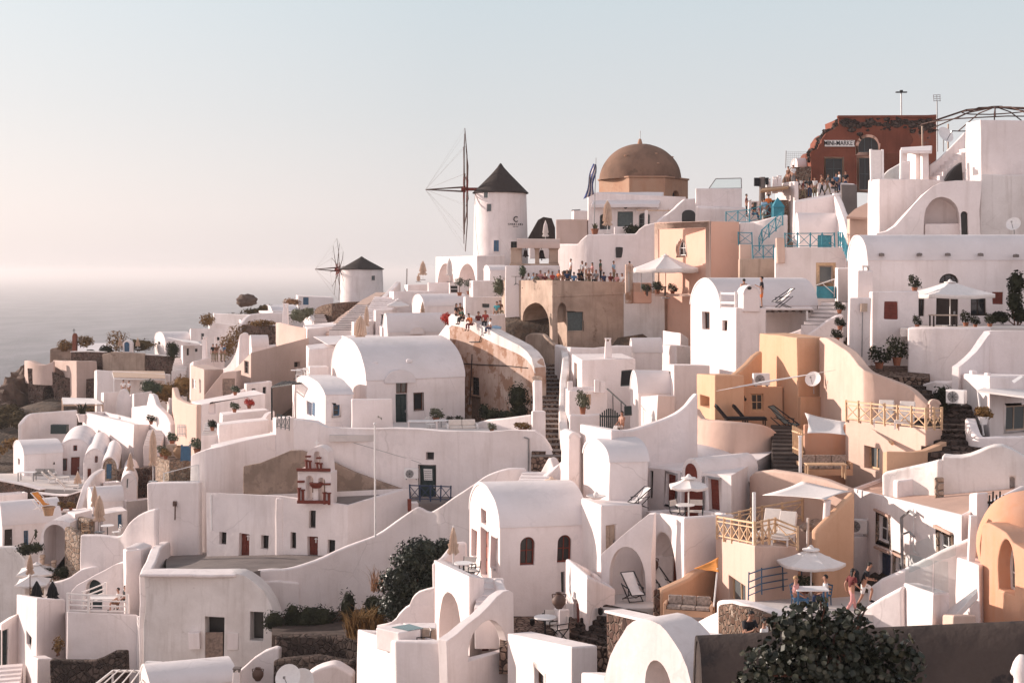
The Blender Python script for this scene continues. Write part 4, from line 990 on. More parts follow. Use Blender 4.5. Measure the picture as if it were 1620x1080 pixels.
# cafe building
pl = [(794,124),(873.5,111.5),(986,113.5),(1052,112),(1086,114),(1086,130),(800,130)]
plan = [Vector(((a-810)/F*b, b)) for a, b in pl]
building('cafe_house', 'weathered brown plaster house with a crowded cafe terrace on its roof', 'house', plan, [zof(443,124),zof(443.5,111.5),zof(446,113.5),zof(463,112),zof(452,114),zof(452,130),zof(443,130)], zof(552,112), mat='worn_plaster', par=(.35,.75), rmat='pale_tiles', deep=3,
    ops=[(0,'hole',826,479,869.5,552,dict(arch=1.7,deep=2.2)),(0,'hole',813,490,819.5,500,dict(deep=.3,mat='window_dark')),(1,'niche',882.5,479,897.5,550,dict(arch=.8,rec=.5)),(1,'shut',898,493,922,523,dict(mat='grey_green_paint',trim=.06,tmat='worn_plaster'))])
cf = bpy.data.objects['cafe_house']
f0 = Face(plan[0], plan[1], cf); pI = Face(plan[0]-f0.n*2.15, plan[1]-f0.n*2.15, cf); p0 = onface(pI.a,pI.b,842); w_ = (onface(pI.a,pI.b,857)-p0).length
pI.solid(M(), p0, [(0,zof(536,p0.y)),(w_,zof(536,p0.y)),(w_,zof(490,p0.y)),(0,zof(490,p0.y))], .06, -.05).build('door','blue_paint',cf)
f2 = Face(plan[2], plan[3], cf); L2 = (plan[3]-plan[2]).length; f2.solid(M(), plan[2], [(0.02,zof(560,112)),(L2-.02,zof(560,112)),(L2-.02,zof(464,112)),(.02,zof(464,112))], .05, -.1).build('pale_wall','old_white_plaster',cf,bev=.03)
for px0, px1 in ((801,803),(808.5,810.5)):
    o_ = onface(plan[0],plan[1],px0); M().tube([f0.pt(o_,0,zof(528,o_.y),.08), f0.pt(o_,0,zof(452,o_.y),.08)], .07, 6).build('drain_pipe','grey_metal',cf)
f1 = Face(plan[1],plan[2],cf); L1 = (plan[2]-plan[1]).length; f1.solid(M(), plan[1], [(0,zof(470,112)),(L1,zof(466,112)),(L1,zof(463,112)),(0,zof(467,112))], .06, -.1).build('ledge','worn_plaster',cf,bev=.02)
pwall('yard_wall', 'dim plaster yard wall with rounded top in front of the arched cafe door', 'wall', [(834,110,532),(842,109,527),(858,107.5,527),(866,106.5,532),(880,105.5,545)], 556, t=.4, mat='worn_plaster', k=2)
# parasol terrace right of the cafe
item('big_parasol', umbrella_open, P(1053,472,107.8), 'large white eight sided parasol over the cafe tables beside the pink house', 'parasol', 'open parasols', r=2.55, h=3.3, rise=1.0, val=.32, mat='canvas_white', pole='pale_wood', name='open_parasol')
o = M().box(*(lambda v: (v.x-.28,v.x+.28,v.y-.25,v.y+.25,v.z-1,v.z+2.05))(P(994.5,460,110.5))).build('brick_pillar','brick_worn',bev=.05); tag(o,'reddish worn pillar at the right end of the crowded cafe terrace','pillar')
for i, (px, n) in enumerate(((1022,0),(1040,1),(1064,2),(1086,3))):
    item('cafe_plant', potted_bush, P(px,466-(i%2),109+.4*i), ['leafy plant in a pot left of the big parasol pole','low leafy plant in a pot behind the parasol pole','tall leafy pot plant right of the parasol pole','leafy pot plant against the foot of the pink house'][i], 'plant', 'plants on the parasol terrace', s=1.1+.2*(i%2), seed=i, name='potted_plant', leaf='leaf_green')
item('cafe_table', square_table, P(1038,468,107.4), 'dark cafe table under the big white parasol', 'table', w=1.5, d=.8, top='dark_wood', leg='dark_wood', name='cafe_table')
r = root('wind_screen', 'clear glass wind screen panels around the parasol terrace', 'wind screen', P(1020,470,106.9))
for i in range(3):
    a, b = P(995+19*i,462,107.2), P(1012.5+19*i,462,107.1); M().prism([a,b,b+Vector((0,0,1.5)),a+Vector((0,0,1.5))],(0,.02,0)).build('glass_panel','clear_glass',r); M().bar(a,a+Vector((0,0,1.55)),.05).build('post','grey_metal',r)
pwall('garden_wall', 'peach coloured low wall under the parasol right of the brick pillar', 'wall', [(1000,110.6,447),(1030,110.8,447)], 470, t=.4, mat='pink_plaster', deep=.5)
# ================================================================ upper right: shop, teal terrace, vaulted houses
GO = lambda n: bpy.data.objects[n]
def front(name, label, cat, outline, D, depth, mat, ops=(), bev=.06, base=None, partname='wall', D1=None, group=None, parent=None, rot=None):
    """a facade whose outline (px, py) is cut from one upright wall of the given thickness; D1 = distance of its right end"""
    x0 = min(p[0] for p in outline); x1 = max(p[0] for p in outline); D1 = D1 or D
    a = Vector(((x0-810)/F*D, D)); b = Vector(((x1-810)/F*D1, D1)); q = []
    for px, py in outline:
        v = onface(a, b, px); q.append(Vector((v.x, v.y, zof(py, v.y))))
    zb = min(v.z for v in q); r = parent or root(name, label, cat, (q[0].x, q[0].y, zb), group)
    f = Face(a, b, r); GROUND.append((a.x,a.y,zb)); GROUND.append((b.x,b.y,zb))
    w = M().prism(q, Vector((-f.n.x, -f.n.y, 0))*depth).build(partname, mat, r); cut = M()
    for o in ops: f.opening(cut, *o[:5], **(o[5] if len(o) > 5 else {}))
    if cut.v: CUTS.append((w, cut, bev))
    else: finish(w, bev, 3)
    return r, f
D = 128
r, f = front('shop', 'red ruined shop house under the long MINI-MARKET sign', 'shop', [(1283,300),(1283,243),(1286,238),(1293,236),(1296,229),(1299,227),(1300,221),(1305,215),(1308,211),(1314,207),(1320,205),(1324,201),(1327,200),(1326,187),(1402,184.5),(1481,182),(1481,300)], D, 5, 'red_plaster', bev=.03, ops=[
    ('win',1306,251,1333,300,dict(fmat='grey_green_paint',nx=2,ny=3,trim=.14,tmat='drum_plaster',glass='window_dark')),
    ('win',1358,217,1389,241,dict(arch=True,fmat='grey_green_paint',nx=3,ny=1,trim=.25,tmat='pink_plaster',glass='window_dark')),
    ('win',1359,250,1379,300,dict(fmat='grey_green_paint',nx=2,ny=2,trim=.2,tmat='pink_plaster',glass='window_dark'))])
rg = random.Random(4); m = M()
for i in range(170):
    x = rg.uniform(1328,1480); y = 196+rg.gauss(0,3.2)+max(0,(x-1440))*.12+(rg.random()<.15)*9; p = P(x,y,D-.03); m.ball(p, rg.uniform(.10,.3), (1.2,.35,.7), 6, 4, None, .5)
for x, y in [(1284,245),(1284,252),(1287,239),(1293,236),(1296,231),(1298,227),(1300,222),(1303,217),(1306,213),(1310,209),(1315,207),(1321,204),(1325,199),(1327,193)]*3: m.ball(P(x+rg.uniform(-3,3),y+rg.uniform(-2,3),D+rg.uniform(.35,1.2)), rg.uniform(.18,.36), (1.2,.8,.8), 7, 5, None, .8)
m.build('exposed_stones', 'lava_stone', r)
m = M(); m.box(*(lambda a,b:(a.x,b.x,D-.12,D+.3,a.z,b.z))(P(1325,187,D),P(1482,182.6,D))).build('cornice', 'red_plaster', r, bev=.04)
m = M(); q = [P(x,y,D-.02) for x,y in ((1441,262),(1436,240),(1445,222),(1437,206),(1455,200),(1481,198),(1481,262))]; m.prism(q,(0,-.03,0)).build('bare_patch','red_ruined',r)
s = root('shop_sign', 'long white signboard lettered MINI-MARKET on the red shop front', 'sign', P(1328,232,D-.1)); a, b = P(1304,232,D), P(1352,222,D)
M().box(a.x,b.x,D-.14,D-.02,a.z,b.z).build('board','sign_white',s); text('MINI-MARKET', ((a.x+b.x)/2, D-.16, (a.z+b.z)/2), .58, 'sign_black', 'lettering', s, sx=.80, ext=.015)
s = root('shop_banner', 'white banner lettered MINI MARKET over the heads of the people below the red shop', 'banner', P(1279,298,124)); a, b = P(1265.5,299,124), P(1292,286,124)
M().box(a.x,b.x,123.95,124.05,a.z,b.z).build('cloth','sign_white',s); text('MINI', ((a.x+b.x)/2, 123.92, a.z+.53), .5, 'sign_black', 'lettering', s, ext=.01); text('MARKET', ((a.x+b.x)/2, 123.92, a.z+.2), .38, 'sign_black', 'lettering', s, ext=.01)
house('shop_annex', 'small white vaulted annex on the left flank of the red shop', 'house', (1262,130,263), 1251, 1285, 290, th=12, vault=('AB',.8), deep=3)
pwall('stone_shop_wall', 'brown stone wall sloping down beside the red shop', 'wall', [(1238,127,284),(1244,127,274),(1250,127,265),(1282,127,263)], 300, t=.6, mat='brown_rubble')
r = root('wire_fence', 'thin wire fence standing over the small vaulted annex', 'fence', P(1244,264,131)); m = M()
for i in range(13): m.cyl(P(1243+3.3*i,264,131), P(1243+3.3*i,240,131), .012, n=4)
for i in range(9): m.cyl(P(1243,240+3*i,131), P(1283,240+3*i,131), .012, n=4)
m.build('mesh','grey_metal',r)
for i,(x) in enumerate((1243,1283)): M().cyl(P(x,266,131),P(x,238,131),.04,n=6).build('post','grey_metal',r)
# lamp post, aerial, dome frame
r = root('lamp_post', 'tall thin lamp post behind the red shop with a flat double head', 'street lamp', P(1426,184,134)); M().cyl(P(1426,200,134),P(1426,146,134),.06,n=8).build('pole','grey_metal',r)
a = P(1426,146,134); M().box(a.x-.5,a.x+.5,a.y-.15,a.y+.15,a.z-.05,a.z+.06).build('lamp_head','black_metal',r); M().box(a.x-.12,a.x+.12,a.y-.1,a.y+.1,a.z+.05,a.z+.2).build('cap','black_metal',r)
r = root('aerial', 'antenna mast with a boxy head beside the right end of the red shop', 'antenna', P(1482,232,120)); M().cyl(P(1482,240,120),P(1482,160,120),.05,n=6).build('mast','grey_metal',r); m = M()
for y in (151,154,157,160): m.cyl(P(1476.5,y,120),P(1488,y,120),.03,n=4)
for x in (1477,1482,1487): m.cyl(P(x,151,120),P(x,161,120),.03,n=4)
m.build('head','grey_metal',r)
r = root('dome_frame', 'bare metal frame of a round pavilion roof above the top right house', 'pavilion frame', P(1575,200,104)); top = P(1574,169,106); m = M()
for i in range(12):
    t = 2*math.pi*i/12+.2; e = P(1574,196,106)+Vector((5.4*math.cos(t), 5.4*math.sin(t), 0)); mid = top.lerp(e,.42)+Vector((0,0,.28)); q0 = top+(e-top)*.07; m = M().tube([q0,mid,e], .05, 5); m.build('rib','mill_wood',r)
m = M()
for R1, dz in ((5.4,zof(196,106)),(2.3,zof(176,106)),(.5,top.z-.05)):
    m = M(); c_ = [Vector((top.x+R1*math.cos(t), 106+R1*math.sin(t), dz)) for t in [2*math.pi*i/18 for i in range(19)]]; m.tube(c_, .045, 5)
    m.build('ring','mill_wood',r); m = M()
for i, px in enumerate((1459,1500,1548)): M().cyl(P(px,240,103),P(px,196 if i else 199,103),.06,n=6).build('post','pale_wood',r)
# top right house with outside stair
house('tall_house', 'white cube house at the top right edge with hairline cracks', 'house', (1552,90,190), 1527, 1660, 276, th=6, thA=16, mat='white_plaster', deep=2)
house('lower_storey_house', 'stained white lower storey at the right edge beneath the cube house', 'house', (1551,88.5,276), 1538, 1660, 374, th=6, thA=16, mat='old_white_plaster', deep=2)
pwall('stair_parapet', 'sloping white parapet of the outside stair left of the top right cube house', 'wall', [(1469,95.5,262),(1484,95.5,252),(1508,95.3,228),(1527,95,207)], 286, t=.4, deep=1)
stairs('outside_stair', 'white outside stair climbing to the top right cube house', (1478,284,94.4), (1525,236,94.9), 1.3, 8, deep=.6)
house('stair_house', 'white house under the outside stair with a dark opening', 'house', (1470,93.2,284), 1462, 1537, 300, th=4, tops=(284,284), deep=2, ops=[])
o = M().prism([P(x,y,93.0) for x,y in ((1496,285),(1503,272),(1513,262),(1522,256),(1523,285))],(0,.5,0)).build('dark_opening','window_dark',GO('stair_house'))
pwall('lower_stair_wall', 'stepped white wall in front of the outside stair', 'wall', [(1488,93.0,285),(1504,93,270),(1522,93,248),(1526,93,236)], 287, t=.35, deep=.6) if False else None
r = root('porch', 'small white porch with a thick slab roof on stout pillars below the red shop', 'porch', P(1450,290,95)); M().prism([P(1425,238,93.5),P(1475,238,94),P(1475,230,98.5),P(1425,233,98)],(0,0,-.22)).build('roof','white_plaster',r,bev=.05)
for x0,x1,d,yb in ((1427,1436,94,286),(1459,1470,94.4,298)): a,b = P(x0,yb,d),P(x1,240,d); M().box(a.x,b.x,d,d+.5,a.z-.5,b.z).build('pillar','white_plaster',r,bev=.06)
a,b = P(1436,286,97),P(1449,243,97); M().box(a.x,b.x,95,98,a.z,b.z).build('back_wall','white_plaster',r)
r = root('frame', 'tall white door frames with pale panes standing beside the porch', 'frame', P(1385,285,93))
for i,x in enumerate((1376,1394,1424)): a,b=P(x,287,93),P(x+3,237,93); M().box(a.x,b.x,92.9,93.1,a.z,b.z).build('post','white_paint',r)
a,b=P(1379,285,93),P(1394,238,93); M().box(a.x,b.x,92.98,93.02,a.z,b.z).build('pane','canvas_white',r); a,b=P(1397,285,93.6),P(1424,243,93.6); M().box(a.x,b.x,93.6,93.64,a.z,b.z).build('pane','clear_glass',r)
pwall('ramp_wall', 'white wall ramping up right behind the tall door frames', 'wall', [(1390,94,284),(1405,94,270),(1426,94,257),(1440,94,254)], 290, t=.3, deep=1)
house('ridge_house', 'white flat house with a bright left side below the porch', 'house', (1391,92,283), 1372, 1490, 374, th=8, thA=18, deep=3)
r, f = front('sweeping_house', 'white house with a sweeping curved roofline and one wide arched porch', 'house', [(1386,380),(1386,369),(1404,364),(1418,354),(1432,338),(1446,322),(1460,308),(1476,296),(1492,289),(1512,286),(1552,286),(1552,380)], 88.6, 2.6, 'white_plaster', bev=.1, ops=[('hole',1461,312,1519,386,dict(arch=1.35,deep=1.9)),('hole',1521,335,1532,386,dict(arch=.2,deep=.4,mat='window_dark'))], D1=87.4)
a,b = P(1461,354,88.5),P(1519,374,88.5); M().box(a.x,b.x,88.3,88.7,b.z-1,a.z).build('parapet','white_plaster',r,bev=.05)
item('dish', dish, P(1604,376,86.3), 'round white satellite dish on the stained wall at the right edge', 'satellite dish', 'satellite dishes', rz=-35, s=1.05)
item('dish', dish, P(1494,240,101), 'satellite dish beside the metal dome frame', 'satellite dish', 'satellite dishes', rz=25, s=1.5)
# fill walls around the shop steps
house('steps_house', 'grey white sloping house wall below the people at the shop', 'house', (1257,105,320), 1255, 1330, 400, th=2, thA=2, tops=(320,306), deep=3)
pwall('slant_wall', 'white slanting wall right of the low vaulted teal house', 'wall', [(1322,106,304),(1330,103,322),(1338,100,345),(1346,98,372)], 400, t=.5, deep=2)
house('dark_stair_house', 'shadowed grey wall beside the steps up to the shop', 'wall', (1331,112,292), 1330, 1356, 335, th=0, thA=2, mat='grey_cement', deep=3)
house('tile_porch', 'cream porch with a small slanted tile roof left of the bright white house', 'porch', (1344,97,345), 1340, 1374, 376, th=2, thA=2, mat='cream_plaster', deep=3)
M().prism([P(1339,346,96.5),P(1372,347,96.5),P(1373,324,98.5),P(1352,334,98.5)],(0,0,.15)).build('tile_roof','tan_deck',GO('tile_porch'),bev=.03)
pwall('market_wall', 'white parapet behind the walking people under the red shop', 'wall', [(1293,123.5,289),(1332,123.5,289.5),(1352,123,291)], 312, t=.4, deep=3)
pwall('bright_wall', 'bright sunlit white wall left of the MINI MARKET banner', 'wall', [(1230,121,298),(1238,120,290),(1250,119,288),(1260,117.5,287)], 330, t=.4, deep=3)
pwall('walk_wall', 'white wall below the feet of the people under the red shop', 'wall', [(1256,112,318),(1280,112.5,313),(1310,113.5,308),(1334,114,305)], 330, t=.4, deep=3)
house('souvenir_hut', 'stone souvenir hut under a tattered straw roof beside the teal kiosk', 'hut', (1207,118,316), 1204, 1248, 345, th=4, mat='brown_rubble', deep=3, ops=[(1,'hole',1214,319,1228,340,dict(deep=.4,mat='window_dark'))])
M().prism([P(1202,306,116.5),P(1247,300,116.5),P(1249,297,119.5),P(1206,300,119.5)],(0,0,.2)).build('straw_roof','wicker',GO('souvenir_hut'),bev=.04)
house('white_hut', 'small bright white hut left of the souvenir hut', 'hut', (1184,121,318), 1181, 1204, 345, th=6, deep=3, ops=[(1,'shut',1192,320,1197,333,dict(mat='grey_green_paint'))])
r = root('speaker_column', 'grey column carrying two black loudspeakers above the souvenir hut', 'column', P(1205,326,119)); M().cyl(P(1205.5,330,119),P(1205.5,280,119),.26,n=14).build('column','grey_cement',r,smooth=40)
for x0,x1,y0,y1 in ((1192.5,1200.5,281,294),(1211,1215.5,281,292)): a,b=P(x0,y1,118.9),P(x1,y0,118.9); M().box(a.x,b.x,118.7,119.1,a.z,b.z).build('speaker','cloth_black',r)
for i,(x,y) in enumerate(((1215.5,300),(1226,297),(1233,295))): item('chimney', chimney, P(x,y,119.5), ['white chimney right of the loudspeaker column','white chimney between two others above the straw roof','white chimney nearest the bright wall above the straw roof'][i], 'chimney', 'white chimneys by the souvenir hut', s=.8)
# teal terrace
r = root('kiosk', 'teal timber kiosk with a pyramid roof beside the souvenir hut', 'kiosk', P(1230,350,109)); a,b=P(1222,350,109),P(1239.5,328,109); M().box(a.x,b.x,108.6,109.5,a.z,b.z).build('body','teal_paint',r); c_=(a+b)/2; w_=(b.x-a.x)/2+.06
M().add([(c_.x-w_,108.5,b.z),(c_.x+w_,108.5,b.z),(c_.x+w_,109.6,b.z),(c_.x-w_,109.6,b.z),(c_.x-.05,109,zof(311,109))],[(0,1,4),(1,2,4),(2,3,4),(3,0,4),(3,2,1,0)]).build('roof','teal_paint',r)
pwall('teal_terrace_wall', 'curved grey white wall below the upper teal railing', 'wall', [(1150,111,353),(1175,109,353),(1200,107.5,350),(1221,107,344),(1245,107,340)], 400, t=.5, deep=3)
house('stair_well', 'grey white stair wall between the pink house and the teal stair rail', 'wall', (1170,107.5,352), 1165, 1243, 412, th=2, thA=2, deep=3)
railing('teal_railing', 'upper teal railing with crossed bars running up to the kiosk', [P(1149,356,109.5),P(1185,352,108.3),P(1221,342,107.8)], 1.0, 'teal_paint', 1.0, 'teal railings')
railing('teal_railing', 'steep teal stair railing below the kiosk', [P(1200,396,105),P(1205,384,105),P(1238,356,106)], .95, 'teal_paint', .9, 'teal railings')
railing('teal_railing', 'short teal railing on the beige block beside the pink house', [P(1168,387,105.5),P(1189,387,105)], .9, 'teal_paint', .9, 'teal railings')
railing('teal_railing', 'lowest teal railing at the foot of the steep stair railing', [P(1190,409,104),P(1224,409,103.6)], .95, 'teal_paint', .75, 'teal railings')
railing('teal_railing', 'long teal railing in front of the low vaulted house', [P(1242,392,99),P(1321,391,99)], .98, 'teal_paint', .9, 'teal railings')
railing('teal_railing', 'teal railing end turning down behind the long vaulted house', [P(1327,389,98.5),P(1333,391,96.5),P(1340,412,93.5)], .95, 'teal_paint', .9, 'teal railings')
house('beige_block', 'small beige block below a short teal railing', 'block', (1170,104.5,386), 1168, 1188, 410, th=3, mat='cream_plaster', deep=2)
house('lower_block', 'stained plaster wall under the teal stairs', 'wall', (1170,103.5,409), 1167, 1227, 470, th=3, mat='worn_plaster', deep=3)
house('vault_house', 'low vaulted white house with teal door behind the long teal railing', 'house', (1264,103,371), 1257, 1336, 396, th=4, vault=('AB',1.55), deep=3, ops=[(1,'door',1294,372,1316,396,dict(mat='teal_paint')),(1,'door',1247,372,1259,396,dict(mat='blue_paint'))][:1])
house('framed_window_house', 'white terrace house wall with one wood framed window under the long teal railing', 'house', (1227,98.5,391), 1225, 1345, 472, th=1, thA=5, deep=3, ops=[(1,'win',1296,420,1317,448,dict(fmat='pale_wood',trim=.22,tmat='gold_wood',glass='window_grey',nx=1,ny=1))])
house('cream_post', 'pierced cream pillar at the left end of the long teal railing', 'pillar', (1229,98.2,376), 1227, 1242, 394, th=1, mat='cream_plaster', deep=1)
r = root('teal_gate', 'small teal gate with white rail below the wood framed window', 'gate', P(1305,472,96)); a,b=P(1291,472,95),P(1323,453,95); M().box(a.x,b.x,94.9,95.0,a.z,b.z).build('panel','teal_paint',r); M().bar(P(1288,453,94.8),P(1320,441,94.8),.06).bar(P(1320,441,94.8),P(1320,470,94.8),.05).bar(P(1300,448,94.8),P(1320,465,94.8),.04).build('rail','white_metal',r)
# gabled house with terrace
house('gable_house', 'bright white vaulted house with two small windows at the end of its gable', 'house', (1139,89,487), 1092, 1294, 592, th=13, thA=18, vault=('AB',1.85), deep=3, ops=[(0,'win',1110,493,1122,521,dict(fmat='brown_wood',nx=1,ny=1,rec=.25))])
house('gable_annex', 'bright white flat annex in front of the vaulted gable house', 'house', (1165,84.5,487), 1138, 1211, 592, th=6, thA=18, deep=3, ops=[(0,'win',1143,507,1150.5,524,dict(fmat='brown_wood',nx=1,ny=1,rec=.2))])
house('rounded_stack', 'rounded white chimney block on the flat annex roof', 'chimney', (1176,84.4,466), 1167, 1202, 488, th=6, thA=16, vault=('BC',.55), deep=.2)
M().ball(P(1185,455.5,84.1), .14, (1,.3,.7), 8, 6).build('vent','window_dark',GO('rounded_stack'))
r = root('white_railing', 'white two bar railing on the flat annex roof', 'railing', P(1142,487,86)); 
for y in (464,479): M().bar(P(1141,y,86.5),P(1165,y,85.2),.1,.12).build('bar','white_paint',r)
for x,d in ((1141,86.5),(1164,85.2)): M().bar(P(x,488,d),P(x,461,d),.12).build('post','white_paint',r)
house('porch_room', 'shaded porch room with dark door under the roof terrace', 'house', (1212,91.5,492), 1211, 1286, 530, th=2, thA=2, deep=3, ops=[(1,'win',1233,495,1252,530,dict(fmat='dark_wood',nx=2,ny=4)),(1,'door',1212.5,495,1220,530,dict(mat='dark_wood')),(1,'niche',1258,499,1279,522,dict(arch=.6,rec=.4))])
r = root('roof_deck', 'thin roof terrace on beam ends beside the annex', 'terrace', P(1248,490,86)); M().prism([P(1209,487,85),P(1287,487,86.5),P(1287,485,91.6),P(1211,485,91.6)],(0,0,-.12)).build('deck','white_plaster',r,bev=.02)
for i in range(7): a=P(1216+11.5*i,490.5,85.3+.2*i); M().box(a.x-.1,a.x+.1,a.y-.05,a.y+5,a.z-.14,a.z+.0).build('beam','grey_cement',r)
M().bar(P(1278,527,86.4),P(1278,491,86.4),.12).build('post','white_paint',r)
item('deck_chair', deck_chair, P(1239,486.5,87), 'dark framed deck chair on the roof terrace beside the standing man', 'deck chair', 'deck chairs', rz=-80, s=1.12)
person(P(1205,487,86.2), 'man in black vest and bright shorts standing on the flat annex roof', 'phone', 'cloth_black', 'cloth_orange', rz=-100, shorts=True, s=1.07)
person(P(1177,487,87), 'woman with bare shoulders half hidden behind the rounded chimney block', 'stand', 'skin', 'cloth_white', rz=200, s=1.0)
block('gap_house', 'white house wall filling the gap behind the side steps', 'house', [(1321,96,423),(1325,93.5,424),(1358,94.5,424)], 520)
pwall('porch_wall', 'low white wall in front of the shaded porch room', 'wall', [(1245,86.5,527),(1262,86.3,522),(1280,86,514),(1296,86,507)], 535, t=.5, k=2)
stairs('side_steps', 'white side steps rising past the roof terrace', (1288,520,85), (1322,478,88.5), 1.6, 7, tread='grey_cement')
pwall('step_wall', 'curving white wall along the side steps', 'wall', [(1278,84.2,529),(1292,84,519),(1306,84,508),(1322,84,499),(1334,84,497)], 545, t=.4, k=2)
for i,(x,y,d) in enumerate(((1328,489,84.3),(1329,515,81),(1324,534,80))): item('step_plant', potted_bush, P(x,y+7,d), ['potted plant at the top of the curving step wall','dark potted plant on the steps by the pier','lowest potted plant on the steps by the pier'][i], 'plant', 'pot plants on the side steps', s=.95, seed=10+i, name='potted_plant', leaf='leaf_dark')
# long vaulted house on the right
house('long_house', 'long vaulted white house with shaded terrace and square parasol', 'house', (1372,78,415), 1341, 1650, 535, th=2, thA=14, vault=('AB',1.5), deep=3, ops=[
    (1,'door',1481,465,1516,525,dict(mat='dark_wood')),(1,'win',1485,433,1516,448,dict(arch=True,fmat='dark_wood',nx=3,ny=1)),(1,'win',1453,463,1463,500,dict(fmat='dark_wood',ny=3)),(1,'win',1536,462,1560,500,dict(fmat='dark_wood')),(1,'shut',1570,463,1586,482,dict(mat='red_wood',rec=.03))])
r_ = GO('long_house'); m = M().box(*(lambda a,b:(a.x,b.x,a.y-.05,a.y+.1,b.z,a.z))(P(1477,421.5,78.9),P(1524,424,78.9))).build('dark_ledge','dark_wood',r_)  # thin dark bar across the wall above the door transom
for i,(x,y) in enumerate(((1394,402),(1455,401.5),(1500,401),(1551,401),(1608,404))): M().lathe([(0,.16),(.15,.13),(.17,0),(.12,-.02)], P(x,y+3,77.9)+Vector((0,0,0)), 12).build('roof_vent','grey_cement',r_,smooth=40)
house('house_annex', 'white shaded annex with one red shutter left of the square parasol', 'house', (1379,73.5,461), 1373, 1455, 585, th=4, thA=15, deep=3, ops=[(1,'shut',1399,477,1420,505,dict(mat='red_wood',rec=.05))])
house('upper_pier', 'upper white pier with a small open chimney at the lit gable', 'chimney', (1357,74.5,428), 1354, 1381, 472, th=3, deep=.5)
house('lower_pier', 'tall white pier with a slim wall lamp below the lit gable', 'pier', (1344,73.2,471), 1341, 1378, 580, th=4, deep=3)
a,b=P(1361,493,73.0),P(1371,480,73.0); m=M().box(a.x,b.x,72.95,73.15,a.z,b.z).build('lamp_box','pale_wood',GO('lower_pier')); M().cyl(P(1364,494,73.05),P(1364,565,73.05),.03,n=6).build('conduit','grey_metal',GO('lower_pier'))
r = root('chimney_hood', 'small pierced hood on the upper white pier', 'chimney', P(1369,428,74.8)); a,b=P(1364,428,74.6),P(1376,421,74.6); M().box(a.x,b.x,74.6,75,b.z-.06,b.z+.03).box(a.x,a.x+.08,74.6,75,a.z,b.z).box(b.x-.08,b.x,74.6,75,a.z,b.z).build('hood','old_white_plaster',r)
item('square_parasol', umbrella_open, P(1503,517,75), 'square white parasol in front of the dark door of the long vaulted house', 'parasol', 'open parasols', r=2.35, h=2.42, rise=.66, val=.2, square=True, mat='canvas_white', name='open_parasol', rz=10)
pwall('curved_terrace_wall', 'tall grey white terrace wall with a concave right end below the square parasol', 'wall', [(1438,71,517),(1475,70.3,517),(1520,70,517),(1545,70.3,517),(1561,71,516)], 600, t=.5, deep=3)
slab('terrace_floor', 'paved floor of the parasol terrace', 'terrace', [(1425,519,71),(1640,519,71),(1640,512,80),(1425,512,80)], .4, 'pale_tiles')
pwall('swooping_wall', 'swooping white wall curving up to the right edge below the parasol terrace', 'wall', [(1511,65.5,580),(1525,66,570),(1540,66.5,556),(1552,67,538),(1560,67.3,527),(1568,67.4,523),(1640,67,523)], 605, t=.35, k=2, deep=2, bev=.08)
M().ball(P(1516,565,69.9),.16,(1.3,.4,1),10,6).build('wall_vent','window_dark',GO('curved_terrace_wall'))
shrub('vine', [((0,0,2.2),(.55,.3,.7)),((-.1,0,1.2),(.5,.3,.7)),((-.9,0,.35),(.7,.3,.35)),((.2,0,.5),(.5,.3,.5))], 520, .2, 'leaf_dark', P(1608,512,76.5), 'dark climbing vine on the wall at the right edge of the parasol terrace', 'vine', seed=8)
for i,(x,y,d,s_) in enumerate(((1447,462,74.5,.95),(1451,519,72,.7),(1528,517,75,.9),(1566,518,74,.8),(1543,518,73.5,.65))):
    item('terrace_plant', potted_bush, P(x,y,d), ['bushy pot plant on the corner of the annex roof','low pot plant at the left end of the parasol terrace','tall pot plant right of the dark terrace door','pot plant under the red shutter at the right','small pot plant under the terrace window'][i], 'plant', 'plants on the parasol terrace of the long house', s=s_, seed=20+i, name='potted_plant', leaf='leaf_dark', h=.7)
item('terrace_table', square_table, P(1492,516,73), 'low table with crockery under the square parasol', 'table', w=1.3, d=.8, h=.6, top='pale_wood', leg='dark_wood', name='table')
for i,(x,y,d) in enumerate(((1391,583,71),(1419,578,71))): item('big_pot_plant', potted_bush, P(x,y,d), ['large leafy plant in a clay pot at the foot of the annex','taller leafy plant in a clay pot by the terrace wall'][i], 'plant', 'large pots at the foot of the annex', s=(1.4,1.4,1.25+.35*i), seed=30+i, name='potted_plant', leaf='leaf_dark', w=.42, h=.65)
slab('courtyard', 'dark paved court at the foot of the annex', 'court', [(1330,592,70),(1470,600,68),(1470,578,74),(1330,572,75)], .5, 'cobble', kind='structure')
